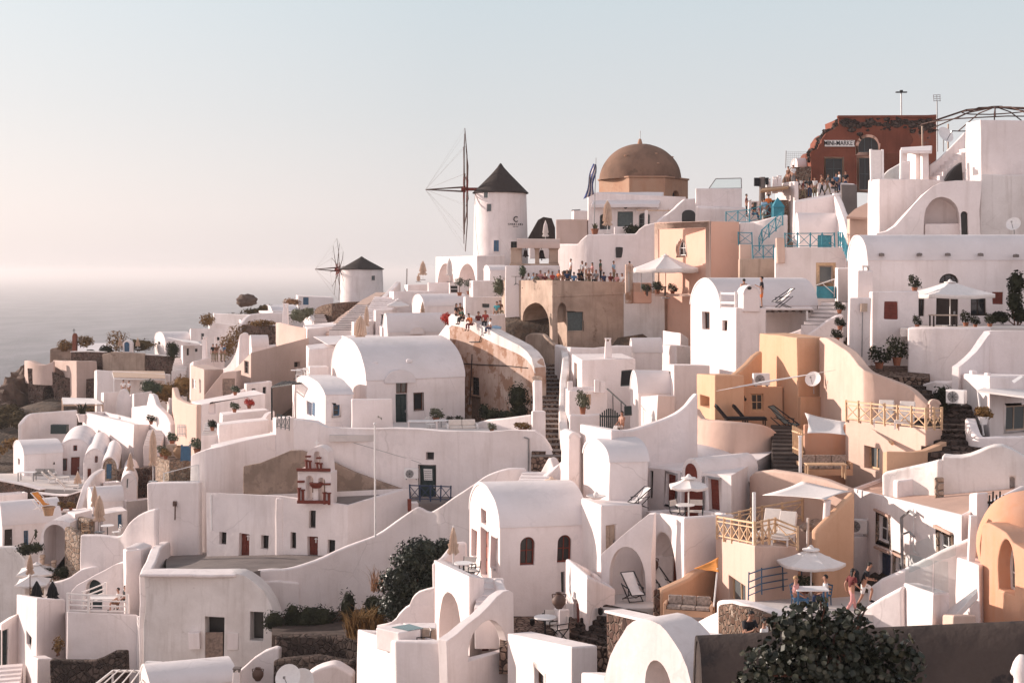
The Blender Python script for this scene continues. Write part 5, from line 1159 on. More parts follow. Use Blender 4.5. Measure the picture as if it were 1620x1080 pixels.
# people at the shop
for (x,y,d,lb,po,sh,pa,rz,kw) in (
  (1262,316,118.5,'man in navy shirt walking left below the shop banner','walk','cloth_navy','cloth_khaki',-70,{}),
  (1281,314,119,'long haired woman in black dress under the shop banner','stand','cloth_black','cloth_navy',150,dict(long=True)),
  (1301,309,120,'boy in brown top walking under the red shop','walk','cloth_brown','cloth_black',-80,{}),
  (1317,306,119,'person in black sitting against the white parapet under the red shop','sit','cloth_black','cloth_black',30,{}),
  (1328,304,121,'man in white shirt looking down at the parapet','phone','cloth_white','cloth_navy',-90,{}),
  (1338,303,124,'man in black shirt and cap behind the parapet corner','stand','cloth_black','cloth_navy',-30,{}),
  (1255,294,122,'man in white t-shirt standing high left of the banner','stand','cloth_white','cloth_grey',20,{}),
  (1247,296,122.6,'person in brown standing next to the bright wall','stand','cloth_brown','cloth_brown',-60,{}),
  (1181,343,111,'dark haired person reading at the upper teal railing','phone','cloth_maroon','cloth_black',80,{}),
  (1191,348,110.6,'person seated low behind the upper teal railing','sit','cloth_black','cloth_navy',60,{}),
  (1209,350,110,'person in pale top and white skirt behind the teal railing','stand','cloth_lightblue','cloth_white',180,{}),
  (1216,344,110.5,'person in orange standing next to the teal kiosk','stand','cloth_orange','cloth_maroon',160,{})):
    person(P(x,y,d), lb, po, sh, pa, rz=rz, group='people near the shop', s=1.0, **kw)
# ================================================================ the big vaulted house, the church and what lies behind them
house('big_vault_house', 'large white barrel vaulted house with tall dark door and half blue shadow', 'house', (580,96,607), 497, 735, 690, th=30, thA=12, vault=('AB',2.75), deep=3, ops=[
    (1,'door',626,622,645,676,dict(mat='dark_green_paint',rec=.2)),(1,'win',627,595,645,621,dict(fmat='brown_wood',nx=2,ny=1,rec=.1)),(1,'win',655,620,670,648,dict(fmat='brown_wood',nx=1,ny=1,trim=.03,tmat='brown_wood'))])
r = GO('big_vault_house'); fb = Face(*[quadplan(580,96,497,735,30,12)[i] for i in (1,2)], r); o_ = onface(fb.a,fb.b,608); fb.solid(M(), o_, profile(2.35,zof(606,o_.y),zof(585,o_.y),.85), .12, -2.6).build('dormer_vault','roof_plaster',r,smooth=40)
for px,py in ((594,575),(648,571)): M().ball(P(px,py,97.2),.2,(1.2,.6,.8),8,6).build('roof_knob','roof_plaster',r)
house('wing_house', 'low white vaulted wing with blue shutters left of the big vaulted house', 'house', (515,90,626), 469, 558, 735, th=18, thA=14, vault=('AB',.75), deep=3, ops=[(0,'shut',485,636,493,657,dict(mat='navy_paint')),(0,'shut',493.6,637,498,657,dict(mat='blue_paint',rec=.02)),(1,'win',527,640,537,657,dict(fmat='blue_paint',trim=.1,nx=1))])
house('flat_annex', 'small flat white annex in front of the tall dark door', 'house', (557,89,631), 555.5, 622, 690, th=10, deep=2)
r, f = front('retaining_house', 'broad white terrace house wall with a dark green door and a notice on it', 'house', [(464,800),(464,664),(500,668),(516,676),(557,679),(622,678),(700,681),(845,682),(856,690),(865,702),(873,716),(868,728),(861,745),(852,765),(846,800)], 87.5, .6, 'white_plaster', bev=.1, D1=84, ops=[
    ('door',664,735,689,800,dict(mat='dark_green_paint',rec=.2,trim=.05,tmat='dark_wood')),('hole',674,714,686.5,726.5,dict(deep=.45,mat='window_dark'))])
GROUND.append((-8,86,zof(800,86)))
o_ = onface(f.a,f.b,670.5); n_ = M(); f.solid(n_, o_, [(0,zof(759,o_.y)),(.5,zof(759,o_.y)),(.5,zof(741,o_.y)),(0,zof(741,o_.y))], -.13, -.2); n_.build('notice','white_paint',r); t_ = M()
for i in range(5):
    for j in range(4): z_ = zof(744+3.2*i,o_.y); f.solid(t_, o_, [(.05+.11*j,z_-.04),(.13+.11*j,z_-.04),(.13+.11*j,z_),(.05+.11*j,z_)], -.12, -.2)
t_.build('notice_marks','grey_metal',r)
item('ac_unit', ac_unit, P(643,758,85.2)+Vector((.3,0,0)), 'white air conditioner beside the dark green door with the notice', 'air conditioner', 'air conditioners')
M().box(*(lambda a,b:(a.x,b.x,82.9,85.5,a.z-2,b.z))(P(648,792,84),P(714,791,84))).build('landing','grey_cement',r)
railing('black_railing', 'dark blue railing with crossed bars in front of the green door', [P(649,790,83),P(713,792,82.7)], .85, 'navy_paint', .62, 'dark railings')
slab('house_terrace', 'paved terrace floor in front of the big vaulted house', 'terrace', [(520,688,86.5),(850,686,86),(850,668,98),(560,668,96)], .4, 'pale_tiles')
pwall('blue_shade_wall', 'low white garden wall at the right end of the house terrace', 'wall', [(757,92,667),(775,91,663),(800,90,661),(842,89,655)], 700, t=.35)
house('stair_pier', 'tall white pier with stone cap beside the stone steps', 'pier', (845,88,602), 842, 858, 690, th=4, deep=2); house('low_pier', 'wide white pier in front of the tall one beside the stone steps', 'pier', (842,86,651), 840, 863, 700, th=4, deep=2)
M().ball(P(850,601,88.4),.36,(1,.8,.75),10,6,None,.4).build('stone_cap','worn_plaster',GO('stair_pier'))
item('bench', sofa, P(731,684,90.5), 'white slatted bench on the terrace of the big vaulted house', 'bench', w=2.0, cl='cushion_cream', name='bench', rz=8)
item('stone_table', square_table, P(669,684,89.5), 'white stone table with bottles in front of the bench', 'table', w=1.9, d=.8, top='white_paint', leg='white_plaster', name='table', h=.75)
item('side_table', round_table, P(698,682,91.5), 'small round white table behind the stone table', 'table', r=.5, leg='grey_metal', name='round_table')
item('chair', plain_chair, P(681,682,90.8), 'white chair at the round terrace table', 'chair', 'white chairs', rz=60)
for i,(x,y,d,k) in enumerate(((599,672,89.6,'leaf_green'),(690,668,94,'leaf_olive'),(713,674,95,'leaf_dark'),(727,673,95.5,'leaf_dark'),(778,684,87,'leaf_olive'))):
    item('terrace_pot'+k, potted_bush, P(x,y,d), ['clay pot plant on the flat annex roof edge','spiky pot plant by the brown framed window','dark pot plant behind the bench','second dark pot plant behind the bench','small olive pot plant on the terrace edge right of the bench'][i], 'plant', 'pot plants of the big vaulted house', s=(1.0,1.3,.9,.9,.8)[i], seed=40+i, name='potted_plant', leaf=k)
item('planter_dry', potted_bush, P(827,683,86.5), 'long planter of dry flowers near the wide white pier', 'plant', s=(1.6,.8,.8), leaf='leaf_dry', name='potted_plant')
r = root('flagpole', 'tall bare white flagpole in front of the broad terrace wall', 'flagpole', P(592.5,850,79.5)); M().cyl(P(592.5,850,79.5),P(592.5,672,79.5),.06,.045,n=10).build('pole','white_metal',r,smooth=40); M().ball(P(592.5,671,79.5),.08,n=8,m=6).build('finial','white_metal',r)
# old brick house and stone steps
r, f = front('brick_house', 'old house wall with brown peeling plaster beside the stone steps', 'house', [(711,690),(711,503),(716,498),(728,500),(745,506),(765,517),(785,528),(805,539),(822,548),(834,557),(842,568),(846,582),(846,690)], 107, .9, 'brick_worn', bev=.12, D1=96.5, ops=[('win',745,597,758,625,dict(fmat='black_metal',nx=4,ny=4,rec=.2,fw=.05)),('door',742,627,760,668,dict(mat='grey_wood',rec=.25))])
bd = [(711,503),(716,498),(728,500),(745,506),(765,517),(785,528),(805,539),(822,548),(834,557),(842,568),(846,582)]
q = [(f.a, x) for x,_ in bd]; vs=[]
for (x,y),w_ in zip(bd,(16,17,17,16,17,16,14,13,12,10,8)):
    v = onface(f.a,f.b,x); vs.append((v, zof(y-1.2,v.y), zof(y+w_,v.y)))
m = M()
for (v0,a0,b0),(v1,a1,b1) in zip(vs,vs[1:]):
    n3 = Vector((f.n.x,f.n.y,0))*.05; p_ = [Vector((v0.x,v0.y,b0)),Vector((v1.x,v1.y,b1)),Vector((v1.x,v1.y,a1)),Vector((v0.x,v0.y,a0))]; m.prism([k+n3 for k in p_], -n3*19)
m.build('parapet_band','old_white_plaster',r)
m = M()
for pts in (((748,560),(746,590),(744,640)),((744,541),(760,540),(763,528)),((724,574),(760,577),(800,578),(836,582))):
    m.tube([f.pt(onface(f.a,f.b,x),0,zof(y,onface(f.a,f.b,x).y),.04) for x,y in pts], .035, 5)
m.build('cables','black_metal',r)
house('white_apse', 'bright white rounded wall end left of the peeling brown house', 'house', (716,108,500), 672, 722, 565, th=25, tops=(556,498), deep=2, bev=.4)
shrub('creeper', [((0,0,1.2),(.8,.35,1.1)),((.1,0,.3),(.7,.4,.5))], 620, .17, 'leaf_dark', P(820,657,95.2), 'dark creeper covering the right end of the peeling house wall', 'vine', seed=11)
shrub('garden_bush', [((0,0,.35),(.9,.5,.45)),((.9,-.2,.3),(.8,.5,.4)),((-.5,.1,.6),(.4,.3,.5))], 520, .16, 'leaf_dark', P(778,664,93.5), 'dark garden plants at the foot of the peeling house', seed=12)
stairs('stone_steps', 'long flight of worn stone steps between the white houses', (873,728,83), (863,548,112), 2.4, 26, 'cobble', tread='grey_cement')
pwall('steps_wall', 'rough white wall along the right side of the stone steps', 'wall', [(896,84,700),(892,86,668),(890,89,632),(892,92,602),(895,96,570),(892,101,552),(886,106,545)], 750, t=.5, k=2, mat='old_white_plaster')
pwall('lumpy_wall', 'lumpy white wall at the foot of the stone steps', 'wall', [(846,83,757),(858,82.5,748),(872,82,722),(880,81.5,733),(886,81,760)], 790, t=.5, k=2, bev=.2)
# long snaking wall in front
pwall('snaking_wall', 'long white garden wall snaking down to the left in front of the church', 'wall', [(407,77.5,901),(430,77.6,899),(455,78,899),(500,79,886),(548,80,864),(593,80.5,846),(627,80.8,823),(651,80.8,808),(664,80.6,802),(682,80.4,809),(700,80,800),(716,79.8,789),(735,79.5,776),(753,79.3,764),(771,79.2,751),(804,79,741),(832,79,740)], 958, t=.35, k=3, bev=.1)
pwall('corner_wall', 'stub of white wall at the near end of the snaking garden wall', 'wall', [(406,77.4,918),(440,77.5,917),(472,78.2,920)], 975, t=.5, deep=2)
house('gate_post', 'small white gate post with a red door on the snaking wall', 'gate', (652,81.5,795), 649, 664, 825, th=6, deep=1)
a,b=P(646,808,81.2),P(652,789,81.2); M().box(a.x,b.x,81.15,81.25,a.z,b.z).build('red_door','red_wood',GO('gate_post'))
# church
pl = [(328,87,778.5),(440,84.8,784.5),(549,83.5,799),(648,85.3,772),(384,86.7,784)]
plan = [Vector(((a-810)/F*b, b)) for a,b,_ in pl]
building('church', 'white twin fronted chapel with red doors under a bell gable', 'church', plan, [zof(c,b) for _,b,c in pl], zof(893,85), par=(.28,.32), rmat='grey_cement', deep=3, ops=[
    (0,'win',347,842,358,861,dict(rec=.3,fmat='dark_wood',nx=1,ny=1)),(0,'door',377.5,844,394.5,894,dict(rec=.3,mat='red_wood',label='red door with a white cross, the left one')),(0,'win',413,847,424.5,868,dict(rec=.3,fmat='dark_wood',nx=1,ny=1)),
    (1,'win',459.5,842,469,868,dict(rec=.3,fmat='dark_wood',nx=1,ny=1)),(1,'door',487,848,503.5,890,dict(rec=.3,mat='red_wood')),(1,'win',519,853,530.5,876,dict(rec=.3,fmat='dark_wood',nx=1,ny=1)),(1,'win',489,807,499.5,835,dict(rec=.3,fmat='dark_wood',nx=1,ny=1))])
ch = GO('church')
for k,(x,y) in enumerate(((388.5,850),(498,854))): fa=Face(plan[k],plan[k+1],ch); o_=onface(fa.a,fa.b,x); z_=zof(y,o_.y); m=M(); fa.solid(m,o_,[(-.03,z_-.2),(.03,z_-.2),(.03,z_+.1),(-.03,z_+.1)],-.24,-.3); fa.solid(m,o_,[(-.1,z_-.0),(.1,z_-.0),(.1,z_+.05),(-.1,z_+.05)],-.235,-.3); m.build('cross','white_paint',ch)
fa=Face(plan[0],plan[1],ch); o_=onface(fa.a,fa.b,335); m=M(); fa.solid(m,o_,[(0,zof(842,86)),(.1,zof(842,86)),(.1,zof(785,86)),(0,zof(785,86))],.07,-.02); m.build('pilaster','white_paint',ch)
m = M(); v=plan[1]; m.box(v.x-.16,v.x+.3,v.y-.12,v.y+.2,zof(893,85)-1,zof(786,85)); m.build('corner_pilaster','white_plaster',ch,bev=.1)
r = root('bell_gable', 'tiered white bell gable trimmed in dark red with a cross on top', 'bell tower', P(495,797,83.9)); D = 83.7
def bt(outline, arches, D, dep, name):
    q=[P(x,y,D) for x,y in outline]; w_=M().prism(q,(.30*dep,dep,0)).build(name,'white_plaster',r); c=M()
    for x0,y0,x1,y1 in arches: a,b=P(x0,y1,D),P(x1,y0,D); c.prism([Vector((a.x+u,D-.3,z)) for u,z in profile(b.x-a.x,a.z,b.z,True)],(.3*(dep+.6),dep+.6,0))
    CUTS.append((w_,c,.03))
bt([(470,797),(470,742),(521,746),(521,798)],[(480,752,491,791),(499,755,510,793)],D,.95,'lower_tier')
bt([(484,744.5)]+[(484+17.5-17.5*math.cos(t)*.98,718-13*math.sin(t)) for t in [math.pi*i/14 for i in range(15)]]+[(519,745.5)],[(493.5,713,503.5,743)],D+.15,.8,'upper_tier')
for i,(x0,y0,x1,y1) in enumerate(((469,740,522,744.5),(469.5,759,481,762),(509,763,522,766),(469.5,791,521,796),(483,719.5,492,722),(500.5,722,508.5,724.5))):
    a,b=P(x0,y1,D),P(x1,y0,D); M().box(a.x,b.x,D-.16,D+.06,a.z,b.z).build('red_trim','red_wood',r,bev=.02)
for i,(x,y0,y1) in enumerate(((472,771,794),(478,774,794),(512,778,797),(519,779,798),(484.5,727,742),(490,728,742),(501.5,731,744),(507,732,744))):
    M().cyl(P(x,y1,D-.1),P(x,y0,D-.1),.075,n=10).cyl(P(x,y0+1.5,D-.1),P(x,y0-.5,D-.1),.13,n=10).build('red_column','red_wood',r,smooth=40)
M().lathe([(0,0),(.25,.02),(.4,.2),(.42,.34),(.36,.34),(0,.30)],P(499,771.5,D-.1),14).build('red_bowl','red_wood',r,smooth=40)
c_=P(500.5,704,D+.5); M().bar(c_-Vector((0,0,.15)),c_+Vector((0,0,.36)),.06).bar(c_+Vector((-.14,0,.18)),c_+Vector((.14,0,.18)),.06).build('cross','white_paint',r)
front('brown_wall', 'bare brown cement bank between the chapel roof and the white terrace wall', 'wall', [(384,800),(384,738),(410,733),(440,720),(458,712),(476,712),(492,718),(520,727),(560,747),(600,762),(648,778),(648,810)], 87.0, .35, 'brown_cement', D1=85.6)
slab('chapel_yard', 'dark cement yard in front of the chapel', 'court', [(262,907,76.4),(396,905,76.8),(560,880,83),(560,860,90),(262,874,92)], .6, 'grey_cement', kind='structure')
# curved facade below
r, f = front('curved_house', 'stained white house front with a quarter round shoulder and two dark doorways', 'house', [(226,1075),(228,912),(233,908),(376,908),(388,912),(402,922),(416,936),(427,954),(434,972),(438,995),(438,1075)], 76.2, 1.2, 'old_white_plaster', bev=.12, D1=75, ops=[
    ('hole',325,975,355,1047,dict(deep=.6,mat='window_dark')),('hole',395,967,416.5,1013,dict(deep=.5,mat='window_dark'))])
M().box(*(lambda a,b:(a.x,b.x,75.6,75.7,a.z,b.z))(P(325.5,1047,75.7),P(354,999,75.7))).build('half_door','grey_wood',r)
for x0,y0,x1,y1 in ((298,999,316,1025),(361,1000,378,1027)): a,b=P(x0,y1,75.4),P(x1,y0,75.4); M().box(a.x,b.x,75.25,75.8,a.z,b.z).build('blocked_niche','white_plaster',r,bev=.02)
M().box(*(lambda a,b:(a.x,b.x,75.3,76.8,a.z,b.z))(P(226,909,76),P(378,904,76))).build('coping','white_plaster',r,bev=.08)
pwall('yard_side_wall', 'white wall with a pipe left of the chapel yard', 'wall', [(229,76.5,908),(240,80,885),(247,84,866),(262,89,856)], 915, t=.6, k=2)
# house cluster behind, towards the mills
rub = pwall('mill_mound', 'oval rubble wall at the foot of the smaller windmill', 'wall', [(505,174,492),(510,169,486),(522,166,481),(540,165,478.5),(566,168,477)], 500, t=1.2, k=2, mat='brown_rubble', deep=3)
stairs('mill_stairs', 'short dark edged stair left of the rubble wall', (511,519,158), (501,497,166), 1.6, 7, tread='grey_cement')
pwall('stair_cheek', 'sunlit sloping cheek wall left of the short stair', 'wall', [(483,168,491),(490,165,491),(499,160,516)], 520, t=.6)
pwall('diagonal_wall', 'broad sunlit wall beside the left stair to the smaller windmill', 'wall', [(527,146,527),(538,150,510),(550,154,498),(566,160,487),(583,166,474),(604,172,462)], 530, t=1.5, k=2, mat='cream_plaster', deep=1)
stairs('ridge_stairs', 'steep stair with dark edges beside the broad sunlit wall', (537,525,143), (580,482,160), 2.2, 13, tread='grey_cement')
pwall('diagonal_wall', 'long white wall ramping up between the two stairs to the ridge', 'wall', [(564,136,530),(572,139,512),(583,144,495),(600,150,476),(616,156,460),(630,160,445)], 535, t=.6, k=2, deep=1)
stairs('ridge_stairs', 'pale wide stair right of the long ramping wall', (588,515,134), (612,470,150), 2.6, 14)
for (n,lb,B,pa,pc,ba,kw) in (
  ('white_house','small white house with a shadowed front below the thin mast',(622,148,461),616,690,492,dict(th=3)),
  ('white_house','pale low house against the skyline left of the closed pink parasol',(645,156,450),640,680,470,dict(th=3)),
  ('white_house','pale blue grey house under the closed parasols',(677,150,447),676,726,472,dict(th=3)),
  ('white_house','white house with two dark openings behind the ball trees',(712,146,446),711,760,470,dict(th=3,ops=[(1,'hole',713,452,724,457,dict(deep=.5,mat='window_dark')),(1,'hole',713,458,724,463,dict(deep=.5,mat='window_dark'))])),
  ('vault_house','smooth white vaulted house between parasol terrace and ball trees',(672,138,486),652,742,508,dict(th=8,thA=20,vault=('AB',1.25))),
  ('white_house','white house with one grey window beside the open parasol',(594,132,491),591,622,525,dict(th=5,ops=[(1,'win',603,499,612,513,dict(fmat='grey_green_paint',trim=.08,nx=1,ny=1))])),
  ('vault_house','white vaulted house with a small half round dormer over a dark window',(614,124,528),606,702,560,dict(th=8,thA=25,vault=('AB',1.75),ops=[(1,'win',640,534,659,545,dict(fmat='dark_wood',nx=3,ny=1))])),
  ('white_house','white house front with a grey window behind the people on the old wall',(736,126,470),733,800,515,dict(th=4,ops=[(1,'win',763,480,774,486,dict(fmat='grey_green_paint',nx=1,ny=1))])),
  ('white_house','bright stepped white house left of the bell arcade',(748,134,444),742,800,475,dict(th=6)),
  ('white_house','small white house with rounded end under the twin arches',(775,138,428),765,802,450,dict(th=6,vault=('AB',.5))),
  ('long_roof_house','long low house with plain pale roof behind the big vault',(488,118,553),484,600,600,dict(th=10,tops=(545,541))),
  ('plain_house','plain white house between the beige wall and the big vault',(490,108,580),487,520,612,dict(th=12)),
  ('cloth_terrace_house','white terrace house with tables under the big beige closed parasol',(560,112,536),540,622,560,dict(th=6)),
  ):
    house(n, lb, 'house', B, pa, pc, ba, deep=3, **kw)
r = GO('vault_house.001'); a=P(649,528,123.6); M().prism([a+Vector((x,0,z)) for x,z in profile(1.2,0,.6,True)],(0,2,0)).build('dormer','white_plaster',r)
M().prism([P(518,545.5,117.2),P(598,541.5,122),P(598,530,134),P(496,533,128)],(0,0,.05)).build('roof_sheet','roof_plaster',GO('long_roof_house'))
M().cyl(P(643.5,450,158),P(643.5,425,158),.08,n=6).build('thin_mast','grey_metal'); tag(bpy.data.objects['thin_mast'],'thin dark mast on the skyline right of the smaller windmill','mast')
for (x,y,d,lb,h,fat,mt_) in ((669,443,150,'closed pink parasol on the skyline terrace',2.0,.34,'canvas_beige'),(711,446,146,'closed white parasol in front of the left terrace arch',2.4,.28,'canvas_white'),(668.5,503,136,'closed pink parasol behind the open white parasol',1.5,.2,'canvas_beige'),(580,528,128,'closed beige parasol at the foot of the pale wide stair',2.5,.2,'canvas_beige'),(570,552,112,'big closed beige parasol in front of the plain pale roof',2.6,.45,'canvas_beige'),(662,446,152,'low closed parasol left of the tall pink parasol',.9,.16,'canvas_beige')):
    item('closed_umbrella', umbrella_closed, P(x,y,d), lb, 'parasol', 'closed parasols', mat=mt_, h=h, fat=fat, foot=h*.3, name='closed_parasol')
item('open_umb', umbrella_open, P(630,503,132), 'open white parasol over small tables below the skyline houses', 'parasol', 'open parasols', r=1.45, h=1.75, rise=.55, square=True, name='open_parasol', rz=5)
for i,(x,y,d,h) in enumerate(((727,468,136,1.35),(742,466,137,1.1))): item('ball_tree', ball_tree, P(x,y,d), ['taller round clipped tree on the terrace under the windmill','lower round clipped tree on the terrace under the windmill'][i], 'tree', 'clipped ball trees', h=h, r=.55, name='ball_tree')
shrub('olive_bush', [((0,0,.5),(.7,.5,.9))], 260, .15, 'leaf_olive', P(790,462,124), 'olive green bush at the left corner of the cafe house', seed=15)
shrub('red_flowers', [((0,0,.35),(.5,.35,.4)),((.3,0,.1),(.4,.3,.3))], 240, .13, 'flower_red', P(706,510,107.5), 'bright red flowers at the top corner of the peeling house', 'flowers', seed=16)
# people on the old wall
for (x,y,d,lb,po,sh,pa,rz,kw) in (
  (722,501,104.5,'long haired person in black sitting at the high end of the old wall','sit','cloth_black','cloth_black',60,dict(long=True)),
  (734,506,104,'man in dark green shirt turned away on top of the old wall','sitlean','cloth_green','cloth_black',-60,{}),
  (757,514,104,'man in red jacket and black shorts sitting on the old wall','sit','cloth_maroon','cloth_black',20,dict(shorts=True)),
  (746,516,103.4,'person in orange leaning low behind the old wall','sitlean','cloth_orange','cloth_maroon',-40,{}),
  (786,496,112,'man in turquoise shirt sitting against the cafe house corner','sit','cloth_teal','cloth_khaki',-20,dict(shorts=True)),
  (791,494,113.5,'person in dark top leaning behind the man in turquoise','sit','cloth_brown','cloth_khaki',20,{}),
  (776,520,102,'small child in white shirt on the old wall by the blue bag','sit','cloth_white','cloth_navy',-70,dict(s=.8))):
    s=kw.pop('s',.98); person(P(x,y+7,d), lb, po, sh, pa, rz=rz, s=s, group='people on the old wall', **kw)
o=M().ball(P(784,518,102.5),.3,(1.3,.8,.6),10,8,None,.3).build('bag','cloth_lightblue',smooth=60); tag(o,'pale blue bag lying beside the child on the old wall','bag')
pwall('seat_wall', 'low white wall the sitting people lean on', 'wall', [(738,108,512),(770,110,497),(796,113,497)], 530, t=.5)
# people on the cafe roof
CP = ((803,447,'person in brown at the left end of the cafe rail','sit','cloth_brown',20,119),(810,446,'man in pale grey shirt at the left end of the cafe','sit','cloth_grey',-40,118.6),(824,447,'person in white with dark hair at the cafe rail','sit','cloth_white',30,118),(836,447,'woman in white top third from the cafe corner','sit','cloth_white',-50,117.5),(844,447,'man in pale blue shirt seated at the cafe rail','sit','cloth_lightblue',60,117),(862,447,'long haired woman in maroon at the cafe rail','sit','cloth_maroon',-30,116),(874,447,'woman in red brown top above the cafe corner','sit','cloth_red',30,115.5),(890,447,'woman in brown dress right of the cafe corner','sit','cloth_brown',-40,115.6),(903,440,'man in white shirt standing by the black board','stand','cloth_white',-80,117),(908,448,'man in blue shirt with his back turned at the cafe rail','sit','cloth_blue',170,115.6),(927,446,'woman in white standing bent over a table','phone','cloth_white',80,116.4),(937,446,'woman in white skirt leaning over beside her','phone','cloth_pink',-80,116.6),(950,441,'man in dark green vest standing tall above the cafe crowd','stand','cloth_green',100,117.4),(955,448,'man in navy seated below the standing man','sit','cloth_navy',-150,115.8),(966,449,'man in maroon shirt seated near the brick pillar','sit','cloth_maroon',30,115.4),(976,450,'woman in pink top seated near the brick pillar','sit','cloth_pink',-40,115.2),(984,450,'woman in white dress beside the brick pillar','sit','cloth_white',-30,115.0),(996,444,'man in navy shirt with hands on hips above the brick pillar','hips','cloth_navy',185,116),(849,448,'child in khaki between two seated cafe guests','sit','cloth_khaki',0,116.6),(817,449,'woman in black shawl at the cafe rail','sit','cloth_black',10,118.3))
for i,(x,y,lb,po,sh,rz,d) in enumerate(CP): person(P(x,y+(2 if po != 'sit' else 9 if x < 873 else 7),max(d, 125.4-12.5*(x-794)/79.5)), lb, po, sh, ('cloth_black','cloth_navy','cloth_khaki','cloth_white')[i%4], rz=rz, group='people on the cafe terrace', long='woman' in lb, s=.95, skin='skin' if i%3 else 'skin_dark')
for i,x in enumerate((816,851,881,918,958)): item('cafe_rail_table', round_table, P(x,451,116.2), ['first','second','third','fourth','fifth'][i]+' round cafe table along the rail counted from the left', 'table', 'cafe tables', top='dark_wood', name='cafe_table')
shrub('cafe_bush', [((0,0,.5),(.35,.3,.55))], 150, .13, 'leaf_green', P(827,438,118.6), 'small slim bush standing behind the cafe guests', seed=19)
o=M().box(*(lambda a,b:(a.x,b.x,117.9,118,a.z,b.z))(P(891,442,118),P(903,428,118))).build('black_board','window_dark'); tag(o,'black menu board leaning on the white cafe wall','board')
# ================================================================ yellow houses, arched white house, chapel, foreground
OC, CR = 'ochre_plaster', 'cream_plaster'
block('ochre_tower', 'tall ochre cube house with one sunlit side above the yellow terraces', 'house', [(1201,76.5,528),(1261,71.5,534.5),(1305,72.5,533)], 650, mat=OC)
pwall('ochre_slope_wall', 'ochre wall sloping up to the tall ochre cube', 'wall', [(1150,71.5,600),(1162,72.5,590),(1180,73.5,574),(1192,74.0,562),(1203,74.5,555)], 650, mat=OC)
pwall('flowing_wall', 'flowing cream wall sweeping down right from the ochre cube to its end pier', 'wall', [(1303,72,534),(1312,71,534),(1325,69.5,541),(1342,67.5,553),(1356,66,564),(1373,64.2,585),(1407,63.8,598),(1440,63.4,611),(1460,63,629),(1472,62.8,639)], 740, t=.5, k=3, mat=CR, bev=.15)
house('end_pier', 'cream pier with rounded top at the foot of the flowing wall', 'pier', (1472,62.3,640), 1470, 1488, 680, th=3, mat=CR, vault=('BC',.2), deep=1)
block('ochre_house', 'small ochre house with a tall window under the dish', 'house', [(1239,74.5,625),(1266,71.0,628),(1312,72.0,627)], 720, mat=OC, ops=[(0,'win',1244,629,1254,661,dict(fmat='gold_wood',rec=.2))])
block('ochre_corner', 'ochre corner house with a square niche above the white wavy wall', 'house', [(1103,73.5,591),(1131,70.0,594),(1177,71.0,593.5)], 700, mat=OC, ops=[(0,'niche',1108,627,1122,644,dict(rec=.4))])
house('ochre_wing', 'shaded ochre house wall with a round metal ornament and one brown window', 'house', (1160,73.0,612), 1158, 1240, 690, th=4, mat=OC, ops=[(1,'win',1189,624,1208,651,dict(fmat='gold_wood',glass='window_dark'))], deep=2)
c=P(1169,632,72.8); m=M()
for i in range(9): t=i*.7; m.ball(c+Vector((.33*math.cos(t)*(1-.04*i),0,.2*math.sin(t))),.09,(1,.4,1),6,5)
m.build('metal_ornament','bronze',GO('ochre_wing'))
pwall('terrace_parapet', 'curved cream terrace parapet below the shaded ochre house', 'wall', [(1103,68.3,645),(1112,67.8,662),(1135,67.0,665),(1170,66.5,668),(1200,66.5,671),(1216,67.0,677),(1227,68.0,688),(1232,69.5,706)], 750, t=.4, k=2, mat=CR)
item('black_lounger', lounger, P(1152,672,69.5), 'black lounger behind the curved cream parapet at the left', 'lounger', 'black loungers', cl='cloth_black', fr='dark_wood', rz=90, name='lounger'); item('black_lounger', lounger, P(1180,672,70), 'black lounger behind the curved cream parapet in the middle', 'lounger', 'black loungers', cl='cloth_black', fr='dark_wood', rz=90, name='lounger')
item('dark_deck', deck_chair, P(1240,684,69), 'dark striped deck chair beside the dark stair', 'deck chair', 'deck chairs', rz=60, s=1.2, cl='grey_green_paint')
stairs('dark_stair', 'dark stair going up between the yellow houses', (1247,748,60.5), (1240,672,69), 1.3, 12, 'dark_cement')
shade_sail('shade_sail', 'thin pale shade sail stretched edge-on below the ochre cube', [P(1133,618,60.5),P(1322,585,64.5),P(1205,603,62.5)], sag=.05)
shade_sail('shade_sail', 'pale square shade sail over the yellow seating nook', [P(1273,653,63),P(1338,667,62.5),P(1338,688,59.5),P(1277,685,59.8)], sag=.12)
shade_sail('shade_sail', 'large pale shade sail over the loungers beside the lit wall', [P(1206,783,55.5),P(1271,760,58.5),P(1346,777,56),P(1307,790,52.5)], sag=.12)
item('dish', dish, P(1287,623,71), 'white satellite dish on the small ochre house roof', 'satellite dish', 'satellite dishes', rz=-30, s=.95)
item('ac_unit', ac_unit, P(1204,611,72), 'air conditioner in the shaded ochre corner under the thin sail', 'air conditioner', 'air conditioners', rz=5)
house('nook_wall', 'orange back wall of the yellow seating nook', 'wall', (1272,64.5,672), 1270, 1345, 760, th=3, mat='orange_plaster', deep=1)
item('nook_sofa', sofa, P(1304,750,61.5), 'long cushioned sofa in the yellow seating nook', 'sofa', w=2.3, n=3, fr=OC, cl='cushion_stripe', name='sofa')
item('nook_table', square_table, P(1306,756,60), 'wooden table in front of the cushioned sofa', 'table', w=1.7, d=.6, h=.62, top='gold_wood', leg='gold_wood', name='table')
r=root('white_post','square white post at the left of the seating nook','post',P(1266,748,59.5)); a,b=P(1264,750,59.5),P(1268,690,59.5); M().box(a.x,b.x,59.4,59.5,a.z-.3,b.z).build('shaft','white_paint',r); M().box(a.x-.02,b.x+.02,59.38,59.52,b.z,b.z+.05).build('cap','white_paint',r)
r=root('wood_gate','slatted golden wood gate beside the dark stair','gate',P(1255,715,61)); m=M()
